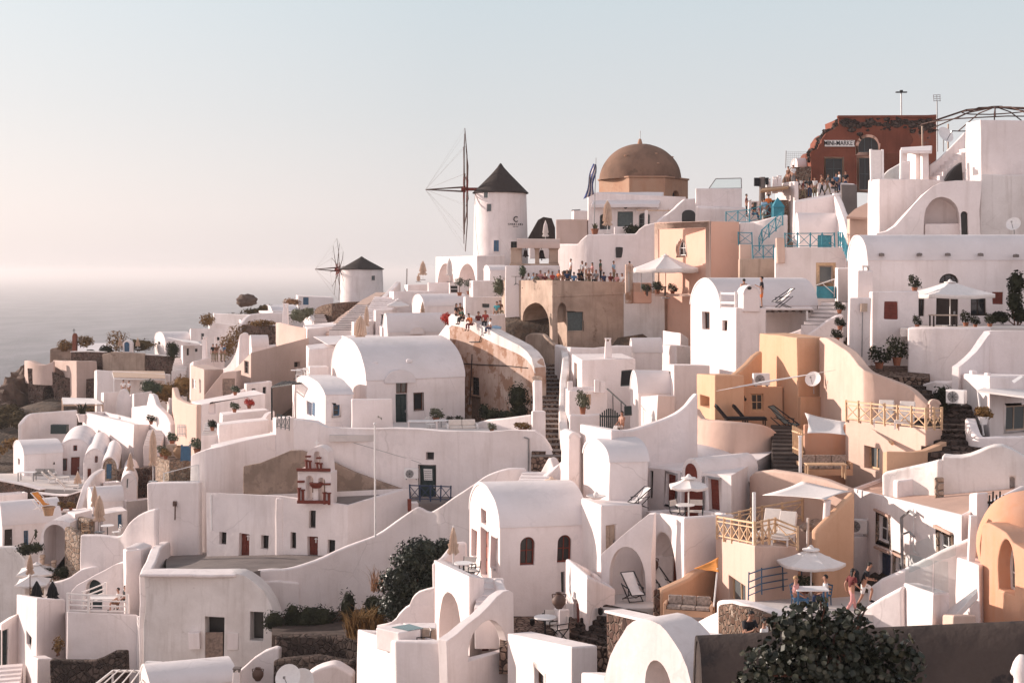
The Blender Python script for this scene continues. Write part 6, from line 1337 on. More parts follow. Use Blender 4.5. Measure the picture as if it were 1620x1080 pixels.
for i in range(6): a=P(1254+3*i,716+1.5*i,61-.2*i); m.box(a.x-.035,a.x+.035,a.y,a.y+.03,a.z,a.z+1.15)
m.build('pickets','gold_wood',r); [M().bar(P(1253,a,61),P(1271,b,60),.06).build('rail','gold_wood',r) for a,b in ((708,715),(682,687))]
block('railing_terrace', 'cream terrace house with a golden crossed railing and one deep window', 'house', [(1337,64,663),(1464,58.5,679),(1491,60,678)], 780, mat=CR, par=(.2,.1), rmat='pale_tiles', ops=[(0,'win',1368,708,1392,743,dict(fmat='gold_wood',rec=.3,nx=2,ny=1,glass='window_grey'))])
railing('golden_railing', 'golden crossed railing around the two upper cream cushions', [P(1339,665,63.8),P(1464,679,58.6),P(1490,678,59.9)], .85, 'gold_wood', .95, 'golden railings', style='xx', post=.09)
M().tube([P(1408,697,60.6),P(1413,701,60.2)],.07,8).build('wall_spout','gold_wood',GO('railing_terrace'))
for i,(x,y,d) in enumerate(((1400,673,62.6),(1433,676,61))): item('lounger', lounger, P(x,y,d), ['cream cushioned lounger on the upper railed terrace, farther from the end pier','cream cushioned lounger on the upper railed terrace, nearer the end pier'][i], 'lounger', 'cream loungers', rz=-25, s=1.0, up=62)
pwall('ochre_low_wall', 'low ochre wall curling in front of the deep cream window', 'wall', [(1404,57.9,716),(1406,57.6,713),(1430,57.6,714),(1460,57.8,712),(1492,58.7,698)], 760, t=.3, k=2, mat=OC)
pwall('cream_bank', 'cream retaining wall behind the lower railed terrace', 'wall', [(1192,61,752),(1200,60.5,744),(1225,59.5,742),(1270,58.5,748),(1310,57.5,757),(1348,56.5,773)], 860, t=.4, mat=CR)
pwall('ochre_ramp', 'ochre ramp wall under the right corner of the large sail', 'wall', [(1288,52.8,838),(1318,53.5,806),(1347,54.2,777)], 860, t=.3, mat=OC)
M().cyl(P(1307,822,53.4),P(1307,790,53.4),.13,n=12).build('sail_column','white_plaster',smooth=40); tag(GO('sail_column'),'white column under the large sail','column')
block('lower_terrace', 'cream terrace tower with golden railing above the orange awning', 'house', [(1133,55,850),(1196,50.5,863),(1264,53,866)], 975, mat=CR, par=(.2,.1), rmat='pale_tiles', ops=[(0,'win',1152,917,1180,970,dict(fmat='gold_wood',rec=.2,nx=2,ny=1,glass='window_grey'))])
railing('golden_railing', 'golden crossed railing around the lower cream cushions', [P(1135,850,54.6),P(1196,863,50.7),P(1226,855,53),P(1263,868,52.2)], .8, 'gold_wood', .85, 'golden railings', style='xx', post=.09)
railing('golden_railing', 'back run of golden railing beneath the large sail', [P(1150,846,56.5),P(1205,832,58.3),P(1270,822,58.2)], .8, 'gold_wood', .95, 'golden railings', style='xx', post=.09)
for i,(x,y,d) in enumerate(((1219,852,54.3),(1243,857,53.4))): item('lounger', lounger, P(x,y,d), ['cream lounger on the lower railed terrace next to the white pole','cream lounger on the lower railed terrace nearer the white annex'][i], 'lounger', 'cream loungers', rz=-25, s=1.0, up=62)
M().cyl(P(1194,868,50.9),P(1194,779,50.9),.07,n=10).build('white_pole','white_metal',smooth=40); tag(GO('white_pole'),'white pole standing at the corner of the lower railed terrace','pole')
for i,(x,y,d) in enumerate(((1279,835,55),(1290,828,55.5),(1297,832,54.8))): o=M().ball(P(x,y,d),.3,(1.1,.8,.6),10,8,None,.25).build('cushion','cushion_stripe',smooth=60); tag(o,['striped floor cushion at the left of the pile under the large sail','striped floor cushion at the back of the pile','striped floor cushion leaning on the ochre ramp'][i],'cushion','floor cushions')
shade_sail('orange_awning', 'bright orange awning left of the cream terrace tower', [P(1098,899,49.5),P(1137,881,51),P(1138,905,49)], 'canvas_orange', .05, 'awning')
M().cyl(P(1130,958,49.4),P(1135,900,49.4),.03,n=6).build('awning_pole','white_metal'); tag(GO('awning_pole'),'thin white pole holding the orange awning','pole')
# white wavy wall and arched house
pwall('wavy_wall', 'white wavy wall rising to the ochre corner house', 'wall', [(968,62.5,681),(985,63,681),(1005,63.5,677),(1028,64,669),(1050,64.3,660),(1068,64.5,651),(1084,64.6,640),(1094,64.7,628),(1102,64.8,620)], 735, t=.4, k=2)
block('upper_block', 'bright white block house with a red shuttered slit window', 'house', [(917,68,671),(967,61.5,681),(985,62.5,681)], 810, ops=[(0,'win',934,740,942.5,771,dict(fmat='bright_red_wood',nx=1,ny=1,rec=.3,trim=.04))])
house('low_vault_house', 'low white vaulted house in front of the wavy wall', 'house', (964,60.3,733), 922, 1026, 830, th=6, thA=17, vault=('AB',.85), deep=3)
block('arched_house', 'white house with three dark red shutters and a half round dormer', 'house', [(1022,63,739),(1158,58.5,751),(1226,67,712)], 850, ops=[
    (0,'win',1026.5,744,1032,788,dict(fmat='dark_wood',nx=1,ny=1)),(0,'shut',1054,750,1069,798,dict(mat='red_wood',trim=.12)),(0,'shut',1079,753,1113,820,dict(mat='red_wood',trim=.12)),(0,'shut',1122,757,1139,807,dict(mat='red_wood',trim=.12))])
r=GO('arched_house'); fa=Face(P(1022,739,63).xy,P(1158,751,58.5).xy,r); o_=onface(fa.a,fa.b,1080); w_=(onface(fa.a,fa.b,1112)-o_).length; zb=zof(748,o_.y-.2); pr=[(0,zb-.5)]+[(w_,zb-.5)]+[(w_/2+w_/2*math.cos(t),zb+.1+.62*math.sin(t)) for t in [math.pi*i/14 for i in range(15)]]
dm=M(); fa.solid(dm,o_,pr,.06,-3.2); dw=dm.build('dormer','white_plaster',r,bev=.04)
fm=M(); pi=[(w_*.2,zb-.12),(w_*.8,zb-.12)]+[(w_/2+w_*.3*math.cos(t),zb+.08+.42*math.sin(t)) for t in [math.pi*i/12 for i in range(13)]]; fa.solid(fm,o_,pi,.09,.0); fm.build('round_shutter','red_wood',r)
m=M().ball(P(1085,715,67.2)+Vector((0,0,-1.25)),1,(3.6,3.6,1.62),40,16); m.build('domed_roof','roof_plaster',r,smooth=60)
block('great_arch_house', 'white terrace block over a great shaded arch', 'house', [(1023,60,808),(1081,54.8,819),(1161,56.5,813)], 950, par=(.22,.35), rmat='pale_tiles', ops=[(0,'hole',1031,843,1071,952,dict(arch=1.6,deep=2.2))])
item('small_umb', umbrella_open, P(1089.5,826,57), 'small white parasol in front of the red shutters', 'parasol', 'open parasols', r=.84, h=1.85, rise=.36, n=6, val=.1, name='open_parasol')
item('director', director_chair, P(1073,826,57.6), 'canvas chair left of the small parasol pole', 'chair', 'canvas chairs', rz=50); item('director', director_chair, P(1101,826,57.6), 'canvas chair right of the small parasol pole', 'chair', 'canvas chairs', rz=-10)
item('round_table', round_table, P(1084,826,56.8), 'round white table under the small parasol', 'table', 'round white tables')
r, f = front('ramp_house', 'white outside stair wall with a wide shaded arch underneath', 'stairs', [(951,960),(951,881),(956,876),(1022,813),(1031,812),(1031,960)], 56.3, .5, 'white_plaster', bev=.1, D1=55.6, ops=[('hole',964,866,1021,962,dict(arch=1.2,deep=.8))])
house('porch_room', 'white porch wall with a small arched red door and a tall red door', 'house', (955,59,880), 953, 1080, 948, th=4, deep=2, ops=[(1,'door',968,897,981.5,938,dict(arch=True,mat='red_wood',rec=.08)),(1,'door',1066,866,1075,935,dict(mat='red_wood',rec=.05))])
slab('porch_floor', 'pale porch floor under the arches', 'terrace', [(940,962,53.2),(1110,962,53.2),(1110,935,59.5),(940,935,59.5)], 1.2, 'pale_tiles')
for i,(x,y,d) in enumerate(((1001,949,55.2),(1046,940,57.3))): item('deck_chair', deck_chair, P(x,y,d), ['dark framed canvas deck chair under the low arch','dark framed canvas deck chair under the great arch'][i], 'deck chair', 'deck chairs', rz=20+10*i, s=.95)
item('jar', clay_jar, P(1031,905,57.5), 'clay jar in the porch niche', 'jar', 'clay jars')
block('stair_box', 'white stair box with a pale door below the low vaulted house', 'house', [(919,61,788),(951,57.6,799),(1017,59,797)], 905, ops=[(1,'door',959,831,975.5,880,dict(mat='pale_wood',rec=.1))])
item('bowl', lambda name: M().lathe([(0,0),(.15,.02),(.42,.16),(.40,.18),(.1,.08),(0,.08)],n=18).ball((0,0,.22),.11,n=8,m=6).build(name,'old_white_plaster',None,smooth=40,origin=(0,0,0)), P(943,790,59.2), 'white plate with a round stone on the stair box', 'bowl')
item('frame_chair', deck_chair, P(1012,803,59.4), 'folded dark deck chair behind the stair box', 'deck chair', 'deck chairs', rz=-60, s=.8)
block('curled_block', 'white block with a curled wall and a small arched cellar door', 'house', [(895,57,884),(928,52.6,913),(973,54.5,931)], 1002, ops=[(0,'hole',905,949,918,996,dict(arch=True,deep=.14)),],par=(.2,.3)); fa=Face(P(895,884,57).xy,P(928,913,52.6).xy,GO('curled_block')); fa.opening(None,'door',908,961,917.5,995,mat='red_wood',rec=.10)
stairs('lava_steps', 'rough dark stone steps below the porch', (936,1017,52), (985,960,53.4), 2.4, 7, 'lava_stone')
slab('dark_terrace', 'dark stone floor with a round table below the chapel', 'court', [(790,1022,51.4),(985,1024,51.3),(985,975,55.8),(790,975,55.8)], 1, 'cobble', kind='structure')
item('round_table', round_table, P(862.5,1009,52.6), 'round white table on the dark stone floor', 'table', 'round white tables', s=1.1); item('director', director_chair, P(873,1004,53.3), 'canvas chair behind the table on the dark stone floor', 'chair', 'canvas chairs'); item('director', director_chair, P(885,1012,52.3), 'canvas chair right of the table on the dark stone floor', 'chair', 'canvas chairs', rz=-60)
item('jar', clay_jar, P(884.5,962,52.6), 'big dark clay jar on the small white steps', 'jar', 'clay jars', s=.95)
block('white_steps', 'small white steps under the big clay jar', 'stairs', [(876,54,962),(884,52,963),(900,52.5,963)], 1000, ops=())
item('wall_lamp', wall_lamp, P(842,985,53.6), 'round dark wall lamp left of the dark stone floor', 'lamp', 'wall lamps'); item('wall_lamp', wall_lamp, P(950,968,53), 'round dark wall lamp on the curled wall', 'lamp', 'wall lamps')
item('jar_plant', potted_bush, P(866,991,54.5), 'small pot plant in the corner of the dark stone floor', 'plant', s=.7, seed=50, name='potted_plant', leaf='leaf_dark')
pwall('porch_garden_wall', 'ochre garden wall with stone foot right of the arches', 'wall', [(1040,52.5,934),(1060,53,925),(1085,54,913),(1100,55,902),(1132,56,894)], 985, t=.4, k=2, mat=OC)
house('rubble_pier', 'dark rubble pier at the left end of the ochre garden wall', 'pier', (1034,51.5,933), 1033, 1045, 962, th=3, mat='dark_rubble', deep=1)
item('nook_sofa2', sofa, P(1090,972,51), 'low sofa with striped cushions in the shaded ochre court', 'sofa', w=2.2, n=3, fr=OC, cl='cushion_stripe', rz=-15, name='sofa', s=.8)
pwall('coping_wall', 'rubble wall with pale coping descending right of the dark steps', 'wall', [(972,49.5,966),(1010,47.5,976),(1045,45.5,985),(1095,43,1002),(1160,41,1012)], 1030, t=.6, mat='dark_rubble', cope='white_plaster')
block('white_patio', 'white patio wedge below the ochre court', 'terrace', [(1095,50,985),(1145,46,962),(1185,47,972)], 1030)
# chapel
house('chapel', 'white vaulted house with dark red door and arched windows in the middle foreground', 'house', (790,60,840), 743, 931, 1000, th=13, thA=16, vault=('AB',1.62), deep=4, ops=[
    (0,'door',761,838,773,913,dict(mat='bright_red_wood',rec=.22,trim=.05)),(0,'shut',745.5,838,753,881,dict(mat='bright_red_wood',rec=.22)),(0,'shut',778,850,786,898,dict(mat='bright_red_wood',rec=.22,trim=.05)),(0,'shut',761,806,769.5,829,dict(mat='bright_red_wood',rec=.22)),
    (1,'win',821.5,850,845,894,dict(arch=True,fmat='red_wood',nx=2,ny=2,glass='window_dark',rec=.2)),(1,'win',882.5,846,905,889,dict(arch=True,fmat='red_wood',nx=2,ny=2,glass='window_dark',rec=.2)),(1,'hole',889,903,895,938,dict(deep=.3,mat='window_grey'))])
block('terrace_tower', 'white terrace tower with a tall arch in front of the red chapel door', 'house', [(687.5,59,885),(742,53.5,911),(766,54.8,914)], 1030, par=(.25,.75), rmat='pale_tiles', ops=[(0,'hole',696,940,731,1032,dict(arch=1.5,deep=1.3))])
pwall('back_wall', 'white curved wall behind the terrace tower', 'wall', [(688,58.8,890),(700,60,880),(713,61,866),(726,61.4,858),(739,61.5,857)], 920, t=.25, k=2)
item('closed_umbrella', umbrella_closed, P(717,918,58), 'closed beige parasol twisted tight on the terrace tower', 'parasol', 'closed parasols', mat='canvas_beige', h=2.15, fat=.19, foot=1.15, name='closed_parasol')
item('round_table', round_table, P(733,918,57), 'round white table on the terrace tower', 'table', 'round white tables'); item('director', director_chair, P(740,916,58.2), 'canvas chair behind the table on the terrace tower', 'chair', 'canvas chairs', rz=-20); item('director', director_chair, P(747,920,56.5), 'canvas chair right of the table on the terrace tower', 'chair', 'canvas chairs', rz=-70)
stairs('white_stair', 'small white curved steps going down from the red chapel door', (772,962,53), (777,914,57), 1.0, 5)
pwall('stair_post', 'white rounded wall right of the small chapel steps', 'wall', [(783,57.5,914),(790,55.5,918),(797,54,934)], 970, t=.35, k=2)
r, f = front('stair_sweep', 'white sweeping stair wall with a half arch opening', 'wall', [(705,1110),(705,1012),(722,998),(740,984),(757,970),(773,957),(786,944),(797,937),(806,936),(812,941),(812,1110)], 50, .4, 'white_plaster', bev=.1, D1=52.5, ops=[('hole',739,980,801,1036,dict(arch=1.2,deep=.6))])
house('door_wall', 'white wall with two dark red doors behind the half arch', 'wall', (735,54.5,970), 733, 812, 1040, th=3, deep=2, ops=[(1,'door',763,985,774,1030,dict(mat='red_wood',rec=.05)),(1,'shut',780,985,786,1008,dict(mat='red_wood',rec=.05))])
block('pool_terrace', 'white pool terrace with a thick rounded parapet at the lower middle', 'terrace', [(565,57,995),(626,51,1014),(706,50.5,1016)], 1120, par=(.3,.75), rmat='pale_tiles', deep=4)
pwall('pool_wall', 'white wall in three curves behind the little pool', 'wall', [(600,57.5,988),(622,57,982),(632,57,970),(643,57,959),(649,57,956),(653,57,946),(664,57,935),(688,57,929)], 1030, t=.3, k=2, deep=1)
r=root('pool','small raised plunge pool with greenish water','pool',P(620,1005,54.5)); q=[Pz(596,991,-13.05),Pz(632,1001,-13.05),Pz(668,995,-13.05),Pz(636,984,-13.05)]; M().prism(q,(0,0,-.8)).build('basin','white_plaster',r,bev=.05); ce=sum(q,Vector())/4; M().prism([ce+(v-ce)*.68+Vector((.35,-.0,.004)) for v in q],(0,0,.012)).build('water','pool_water',r)
q=[Pz(655,992,-13.1),Pz(692,993,-13.1),Pz(692,984,-13.1),Pz(640,984,-13.1)]; o=M().prism(q,(0,0,-1)).build('counter','white_plaster',bev=.03); tag(o,'white counter running right from the little pool','counter')
o=M().box(*(lambda a,b:(a.x,b.x,52.0,52.5,a.z,b.z))(P(670,1026,52),P(691,996,52))).build('cabinet','pale_wood',bev=.02); tag(o,'pale wooden cabinet under the white counter','cabinet')
item('round_table', round_table, P(648,1029,52.3), 'round white table beside the little pool', 'table', 'round white tables'); item('director', director_chair, P(663,1027,53), 'canvas chair behind the pool table', 'chair', 'canvas chairs', rz=-40); item('director', director_chair, P(669,1032,52), 'canvas chair right of the pool table', 'chair', 'canvas chairs', rz=-80)
block('corner_house', 'white sloping house corner with one small brown window at the bottom', 'house', [(802,50.2,1001),(903,42.5,1022),(946,44,1019)], 1130, tri=False, ops=[(0,'win',845,1062,860,1090,dict(fmat='brown_wood',trim=.12,nx=1,ny=1))])
# foreground arch, dark roof, bush, orange house
r, f = front('white_arch', 'thick bright white arch in the near foreground', 'arch', [(951,1110),(957,1062),(964,1038),(973,1020),(984,1003),(994,990),(1004,982),(1013,977.5),(1022,976),(1032,979),(1044,985),(1055,995),(1067,1010),(1078,1029),(1087,1052),(1094,1075),(1100,1110)], 36, 1.05, 'white_plaster', bev=.08, D1=33.2, ops=[('hole',1020,1042,1066,1120,dict(arch=.75,deep=.9))])
block('arch_shoulder', 'white block at the left foot of the foreground arch', 'block', [(919,39,1062),(955,36,1068),(985,36.5,1066)], 1120)
house('dark_vault', 'wide dark cement vault roof filling the lower right corner', 'house', (1115,31,1247), 1098, 1800, 1260, th=-14, thA=-6, tops=(1114,1233), vault=('AB',2.25,1), mat='dark_cement', deep=4)
shrub('round_leaf_bush', [((-.45,0,.72),(.55,.5,.42)),((.3,0,.72),(.5,.5,.36)),((1.05,0,.40),(.5,.4,.28)),((1.42,0,.05),(.34,.35,.42)),((-1.45,0,-.45),(.3,.4,.3)),((-.95,0,.15),(.5,.5,.35)),((-1.25,-.1,-.2),(.3,.4,.3)),((0,.1,0),(1.05,.8,.8)),((.8,0,-.4),(.75,.7,.7)),((-.75,0,-.65),(.75,.7,.5)),((.2,0,-.8),(1.3,.7,.6)),((.65,.1,1.0),(.2,.2,.12)),((-.1,0,1.1),(.22,.2,.13))], 3600, .105, 'leaf_round', P(1305,1058,24.5), 'big bush of round dark leaves in the near foreground', seed=21, stems=7, surf=.5, round_=True, up=.15,
    extra=lambda r: [leaves(170, [((-.2,-.5,-.3),(1.2,.5,1.0)),((.4,-.3,.3),(.8,.4,.6))], .12, 77, round_=True).build('withered_leaves','leaf_dead',r,fix=False)] and [setattr(o,'location',P(1305,1058,24.5)-r.location) for o in r.children if 'withered' in o.name])
r=root('balustrade','white turned balustrade corner at the lower right edge','balustrade',P(1614,1085,22)); M().lathe([(.0,.5),(.05,.49),(.09,.44),(.13,.36),(.16,.25),(.12,.1),(.13,0),(.13,-.3),(0,-.3)],P(1618,1085,22),16).build('finial','white_plaster',r,smooth=50); M().ball(P(1606,1063,22.1),.06,n=10,m=8).build('knob','white_plaster',r)
r, f = front('orange_house', 'bright orange house with a deep arched window at the right edge', 'house', [(1548,1000),(1548,830),(1552,827),(1562,829),(1578,838),(1591,845),(1604,860),(1622,871),(1650,880),(1650,1000)], 46, 2.5, 'orange_plaster', bev=.06, D1=42.5, ops=[('win',1579,855,1606,936,dict(arch=.9,fmat='white_paint',rec=.45,nx=2,ny=3,glass='window_grey'))])
m=M().ball(P(1630,850,46.6)+Vector((0,0,-.25)),1.72,(1,1,1.02),36,18); m.build('dome','orange_plaster',r,smooth=60)
# white house lower right
block('lit_house', 'white house with a sunlit side, navy door and tan roof deck at the right', 'house', [(1347,59.6,770.5),(1521,49.6,813),(1640,55,760)], 960, par=(.18,.12), rmat='tan_deck', ops=[
    (0,'win',1388.5,816,1406,856,dict(fmat='white_paint',trim=.16,tmat='light_rubble',glass='window_dark')),(0,'win',1486,845,1506,885,dict(fmat='white_paint',trim=.16,tmat='light_rubble',glass='window_dark')),(0,'door',1391,874,1407,930,dict(mat='navy_paint')),(0,'win',1415,880,1431,905,dict(fmat='white_paint',trim=.16,tmat='light_rubble',glass='window_dark'))])
r=GO('lit_house'); fa=Face(P(1347,770,59.6).xy,P(1521,813,49.6).xy,r)
for x0,y,x1 in ((1385,807,1409),(1482,834,1508),(1386,865,1407),(1413,875,1431)): o_=onface(fa.a,fa.b,x0); w_=(onface(fa.a,fa.b,x1)-o_).length; z_=zof(y,o_.y-.3); fa.solid(M(),o_,[(0,z_-.05),(w_,z_-.05),(w_,z_+.04),(0,z_+.04)],.1,-.05).build('drip_ledge','tan_deck',r)
m=M(); g=lambda x,y,o=.25:(lambda p:fa.pt(p,0,zof(y,p.y),o))(onface(fa.a,fa.b,x)); m.tube([g(1437,900),g(1437,818)],.06,6).tube([g(1437,818),g(1449,808),g(1459,815)],.05,6).tube([g(1437,845),g(1449,841),g(1457,849)],.04,6); m.build('roof_pipes','grey_metal',r); M().tube([g(1449,805,.1),g(1449,872,.1),g(1455,876,.1)],.02,5).build('cable','white_metal',r)
block('dark_door_annex', 'white annex with a tall black door beside the open parasol', 'house', [(1270,60,840),(1315,56,851),(1386,58.5,845)], 945, ops=[(1,'hole',1329.5,865,1351,960,dict(deep=.35,mat='navy_paint')),(0,'hole',1288,862,1296,869,dict(deep=.3,mat='window_dark'))])
item('ac_unit', ac_unit, P(1357,845,58), 'air conditioner on the roof of the annex with the black door', 'air conditioner', 'air conditioners', rz=-25, s=.95)
M().cyl(P(1278,870,54.5),P(1278,820,54.5),.05,n=8).build('short_pole','white_metal',smooth=40); tag(GO('short_pole'),'short white pole above the open parasol','pole')
item('low_umb', umbrella_open, P(1283,945,51), 'off white parasol over the blue table before the black door', 'parasol', 'open parasols', r=1.22, h=1.8, rise=.5, n=6, val=.1, name='open_parasol', rz=15)
slab('cafe_patio', 'pale patio under the off white parasol', 'terrace', [(1170,965,46.5),(1420,975,46),(1420,935,57),(1215,935,56)], 1.4, 'pale_tiles')
railing('thin_blue_rail', 'thin dark blue pipe railing at the left of the parasol patio', [P(1185,946,48.5),P(1206,938,50.5),P(1268,926,53.5)], .85, 'blue_paint', 1.9, style='h', post=.04, rail=.035)
item('blue_table', square_table, P(1283,958,48.5), 'blue café table with a white cloth under the off white parasol', 'table', w=1.3, d=.8, top='white_paint', leg='blue_paint', name='table', s=.85)
for i,(x,d,rz) in enumerate(((1262,49.5,60),(1304,50,-70))): item('blue_chair', plain_chair, P(x,958,d), ['blue chair left of the cloth covered table','blue chair right of the cloth covered table'][i], 'chair', 'blue chairs', fr='blue_paint', cl='blue_paint', rz=rz, name='chair', s=.85)
item('green_bin', potted_bush, P(1272,945,53), 'leafy green plant beside the parasol pole', 'plant', s=1.1, seed=55, name='potted_plant')
pwall('patio_curve', 'white curved patio edge above a rubble base at the left of the bush', 'wall', [(1148,48,950),(1160,46.5,948),(1185,45,952),(1220,44.5,962),(1262,44.3,972)], 1000, t=.6, k=2)
pwall('rubble_wall', 'warm brown rubble wall beneath the curved patio edge', 'wall', [(1146,46.6,955),(1160,45.6,954),(1190,44.2,962),(1225,43.8,974),(1262,43.6,984)], 1010, t=.5, mat='brown_rubble')
pwall('orange_curve', 'orange curved wall end behind the thin blue railing', 'wall', [(1232,55.5,905),(1240,56,893),(1250,56.5,886),(1262,57,880)], 945, t=.3, k=2, mat='orange_plaster')
pwall('ramp_wall', 'upper white ramp wall climbing right past the walking man', 'wall', [(1376,50.5,930),(1395,50,914),(1420,49.8,903),(1450,49.5,889),(1490,49,869),(1545,48.5,845)], 985, t=.35)
pwall('ramp_wall', 'lower white ramp wall in front of the walking man', 'wall', [(1340,47,975),(1370,46.5,962),(1400,46,943),(1432,45.6,925)], 1000, t=.4, k=2)
block('white_plinth', 'bright white plinth under the glass balustrade', 'block', [(1429,45.8,921),(1476,43,938),(1502,44,937)], 1000, mat='white_plaster')
r=root('glass_balustrade','clear glass balustrade panels on the bright white plinth','balustrade',P(1470,938,44))
for i,(a,b) in enumerate(((P(1432,921,45.7),P(1474,936,43.2)),(P(1477,936,43.1),P(1500,936,43.9)),(P(1440,905,48),P(1512,878,48)))): M().prism([a,b,b+Vector((0,0,.95)),a+Vector((0,0,.95))],(0,.015,0)).build('glass_panel','clear_glass',r)
block('white_column_house', 'white house corner with a slim white pipe left of the orange house', 'house', [(1513,47,880),(1549,45.5,893),(1570,46.5,890)], 990); M().box(*(lambda a,b:(a.x,b.x,46.4,46.6,a.z,b.z))(P(1531,890,46.5),P(1541,815,46.5))).build('pipe','white_metal',GO('white_column_house'))
M().prism([P(1490,970,44),P(1512,972,43.4),P(1546,935,43.6),P(1544,930,44.2)],(0,0,-.25)).build('awning_roll','canvas_white',GO('white_column_house'),bev=.03); block('tan_box', 'tan box below the slanted awning at the foot of the orange house', 'box', [(1490,43,972),(1507,42,973),(1545,42.3,973)], 1000, mat=CR)
# upper right of the tan deck
r, f = front('lumpy_house', 'lumpy stained white wall behind the tan roof deck', 'house', [(1489,830),(1489,718),(1505,719.5),(1520,720),(1535,718),(1550,713),(1562,709),(1576,706),(1589,705.5),(1604,711),(1620,721),(1660,735),(1660,830)], 55.4, .7, 'old_white_plaster', bev=.2, D1=54, ops=[('hole',1598,755,1606,776,dict(deep=.4))])
pwall('deck_back_wall', 'old white wall behind the tan deck left of the lumpy wall', 'wall', [(1398,57.1,748),(1404,57,744),(1440,56.6,737),(1470,56,730),(1490,55.4,724)], 790, t=.4, mat='old_white_plaster')
block('deck_box', 'low white box on the left end of the tan roof deck', 'box', [(1413,56.7,757),(1419,56.2,760),(1446,56.3,756)], 772, deep=.6); house('stone_post', 'stubby rubble post in the far corner of the tan roof deck', 'post', (1480,54.8,754), 1478, 1494, 778, th=3, mat='light_rubble', deep=.5)
block('white_post', 'square white post beside the black iron fence', 'post', [(1532,50.6,778),(1545,49.6,777),(1562,50,776)], 822, deep=1)
r=root('iron_fence','black iron fence between the white post and the orange dome','fence',P(1575,825,50)); m=M().bar(P(1562,792,50),P(1588,792,50),.08)
for i in range(5): a=P(1564+5.5*i,828,50); m.box(a.x-.025,a.x+.025,a.y-.02,a.y+.02,a.z,a.z+1.05+.12*(i%2))
m.build('bars','black_metal',r)
block('crenel_house', 'white house with notched roof edge and cream awning at the right edge', 'house', [(1513,66.5,591),(1566,61.5,595),(1650,63,594)], 700, ops=[(1,'win',1590,641,1640,680,dict(fmat='pale_wood',nx=3,ny=1,trim=.1,glass='window_grey'))])
for i,(x0,x1,y) in enumerate(((1513,1522,583),(1535,1545,587),(1560,1567,592))): a=P(x0,600,66.3-1.7*i); M().box(a.x,a.x+(x1-x0)/F*64,a.y-.2,a.y+.25,a.z-.5,zof(y-2,a.y)).build('merlon','white_plaster',GO('crenel_house'),bev=.05)
M().prism([P(1545,618,61),P(1650,630,59),P(1650,618,62.4),P(1558,612,62)],(0,0,-.08)).build('awning','canvas_white',GO('crenel_house')); M().cyl(P(1556,690,60.2),P(1547,622,60.6),.04,n=6).build('awning_post','white_metal',GO('crenel_house'))
item('ac_unit', ac_unit, P(1513,640,62.5), 'air conditioner on the white wall beside the brown stone steps', 'air conditioner', 'air conditioners', rz=-40)
M().add([(v) for v in (P(1600,603,61.3),P(1615,594,61.8),P(1618,597,61.5),P(1604,606,61))],[(0,1,2,3)]).build('solar_panel','white_metal',GO('crenel_house'))
pwall('planter_wall', 'white front wall with a white tub below the cream awning', 'wall', [(1534,60.5,664),(1537,59.5,662),(1541,58.8,672),(1550,58.3,690),(1575,58.2,690),(1650,58,688)], 735, t=.4, k=2)
item('tub', potted_bush, P(1556,671,59.4), 'white tub with a dry plant below the cream awning', 'plant', s=1.25, potm='white_paint', leaf='leaf_dry', name='potted_plant', w=.3, h=.35)
stairs('brown_steps', 'worn brown stone steps going up beside the cream terrace', (1512,722,57.5), (1480,610,68), 2.6, 14, 'lava_stone')
pwall('side_wall', 'white wall patch left of the notched house', 'wall', [(1462,68,608),(1480,66.5,604),(1500,66,604),(1513,66,603)], 650, t=.3, deep=2)
shrub('dark_plant', [((0,0,.5),(.55,.4,.6))], 220, .16, 'leaf_dark', P(1493,648,63.5), 'dark plant beside the air conditioner at the brown steps', seed=24)
# middle cluster above the arched house
pwall('cluster_wall', 'white yard wall below the cafe house', 'wall', [(881,103,545),(890,101,547),(905,99,549),(940,99,550),(975,99,546),(1000,99,547)], 600, t=.4)
block('sign_house', 'white house with a small dark emblem and a grey window', 'house', [(904,94,560),(921,89,569),(1005,91,567)], 625, ops=[(1,'win',983,585,1001,611,dict(fmat='grey_green_paint',nx=1,ny=1)),(0,'door',907,574,913,613,dict(mat='grey_wood'))]); o_=P(944,584,89.2)
for dx in (-.12,.12): M().lathe([(.06,0),(.11,0),(.11,.03),(.06,.03)],n=12).build('emblem','black_metal',GO('sign_house')).location=o_+Vector((dx,-.05,0))-GO('sign_house').location
for o in [c for c in GO('sign_house').children if c.name.startswith('emblem')]: o.rotation_euler=(R(90),0,0)
block('lower_yard_house', 'white yard block with stub posts and a small blocked window', 'house', [(891,88,612),(899,86,618),(962,87,617)], 690, ops=[(1,'win',922,624,935,641,dict(fmat='canvas_tan',glass='canvas_tan',nx=1,ny=1,rec=.06))], par=(.2,.2))
for i,(x,y) in enumerate(((901,603),(945,601),(954,604))): a=P(x,622,86.3); M().box(a.x-.16,a.x+.16,a.y,a.y+.3,a.z,zof(y,86.3)).build('stub','white_plaster',GO('lower_yard_house'),bev=.04)
item('chimney', chimney, P(962,560,91), 'white chimney with open arches on the sign house', 'chimney', s=.9)
house('vault_hut', 'white vaulted hut with a bright gable above the dark picket gate', 'house', (1010,84.5,625), 997, 1062, 680, th=6, thA=14, vault=('AB',1.35), deep=3, ops=[(1,'hole',1003,637,1008,660,dict(deep=.2))][:0])
block('slot_house', 'white house with a dark slot door between the vaulted hut and the ochre corner', 'house', [(1048,88,575),(1067,83.5,577),(1124,85,577)], 660, ops=[(0,'door',1054.5,587,1061,623,dict(mat='dark_wood'))])
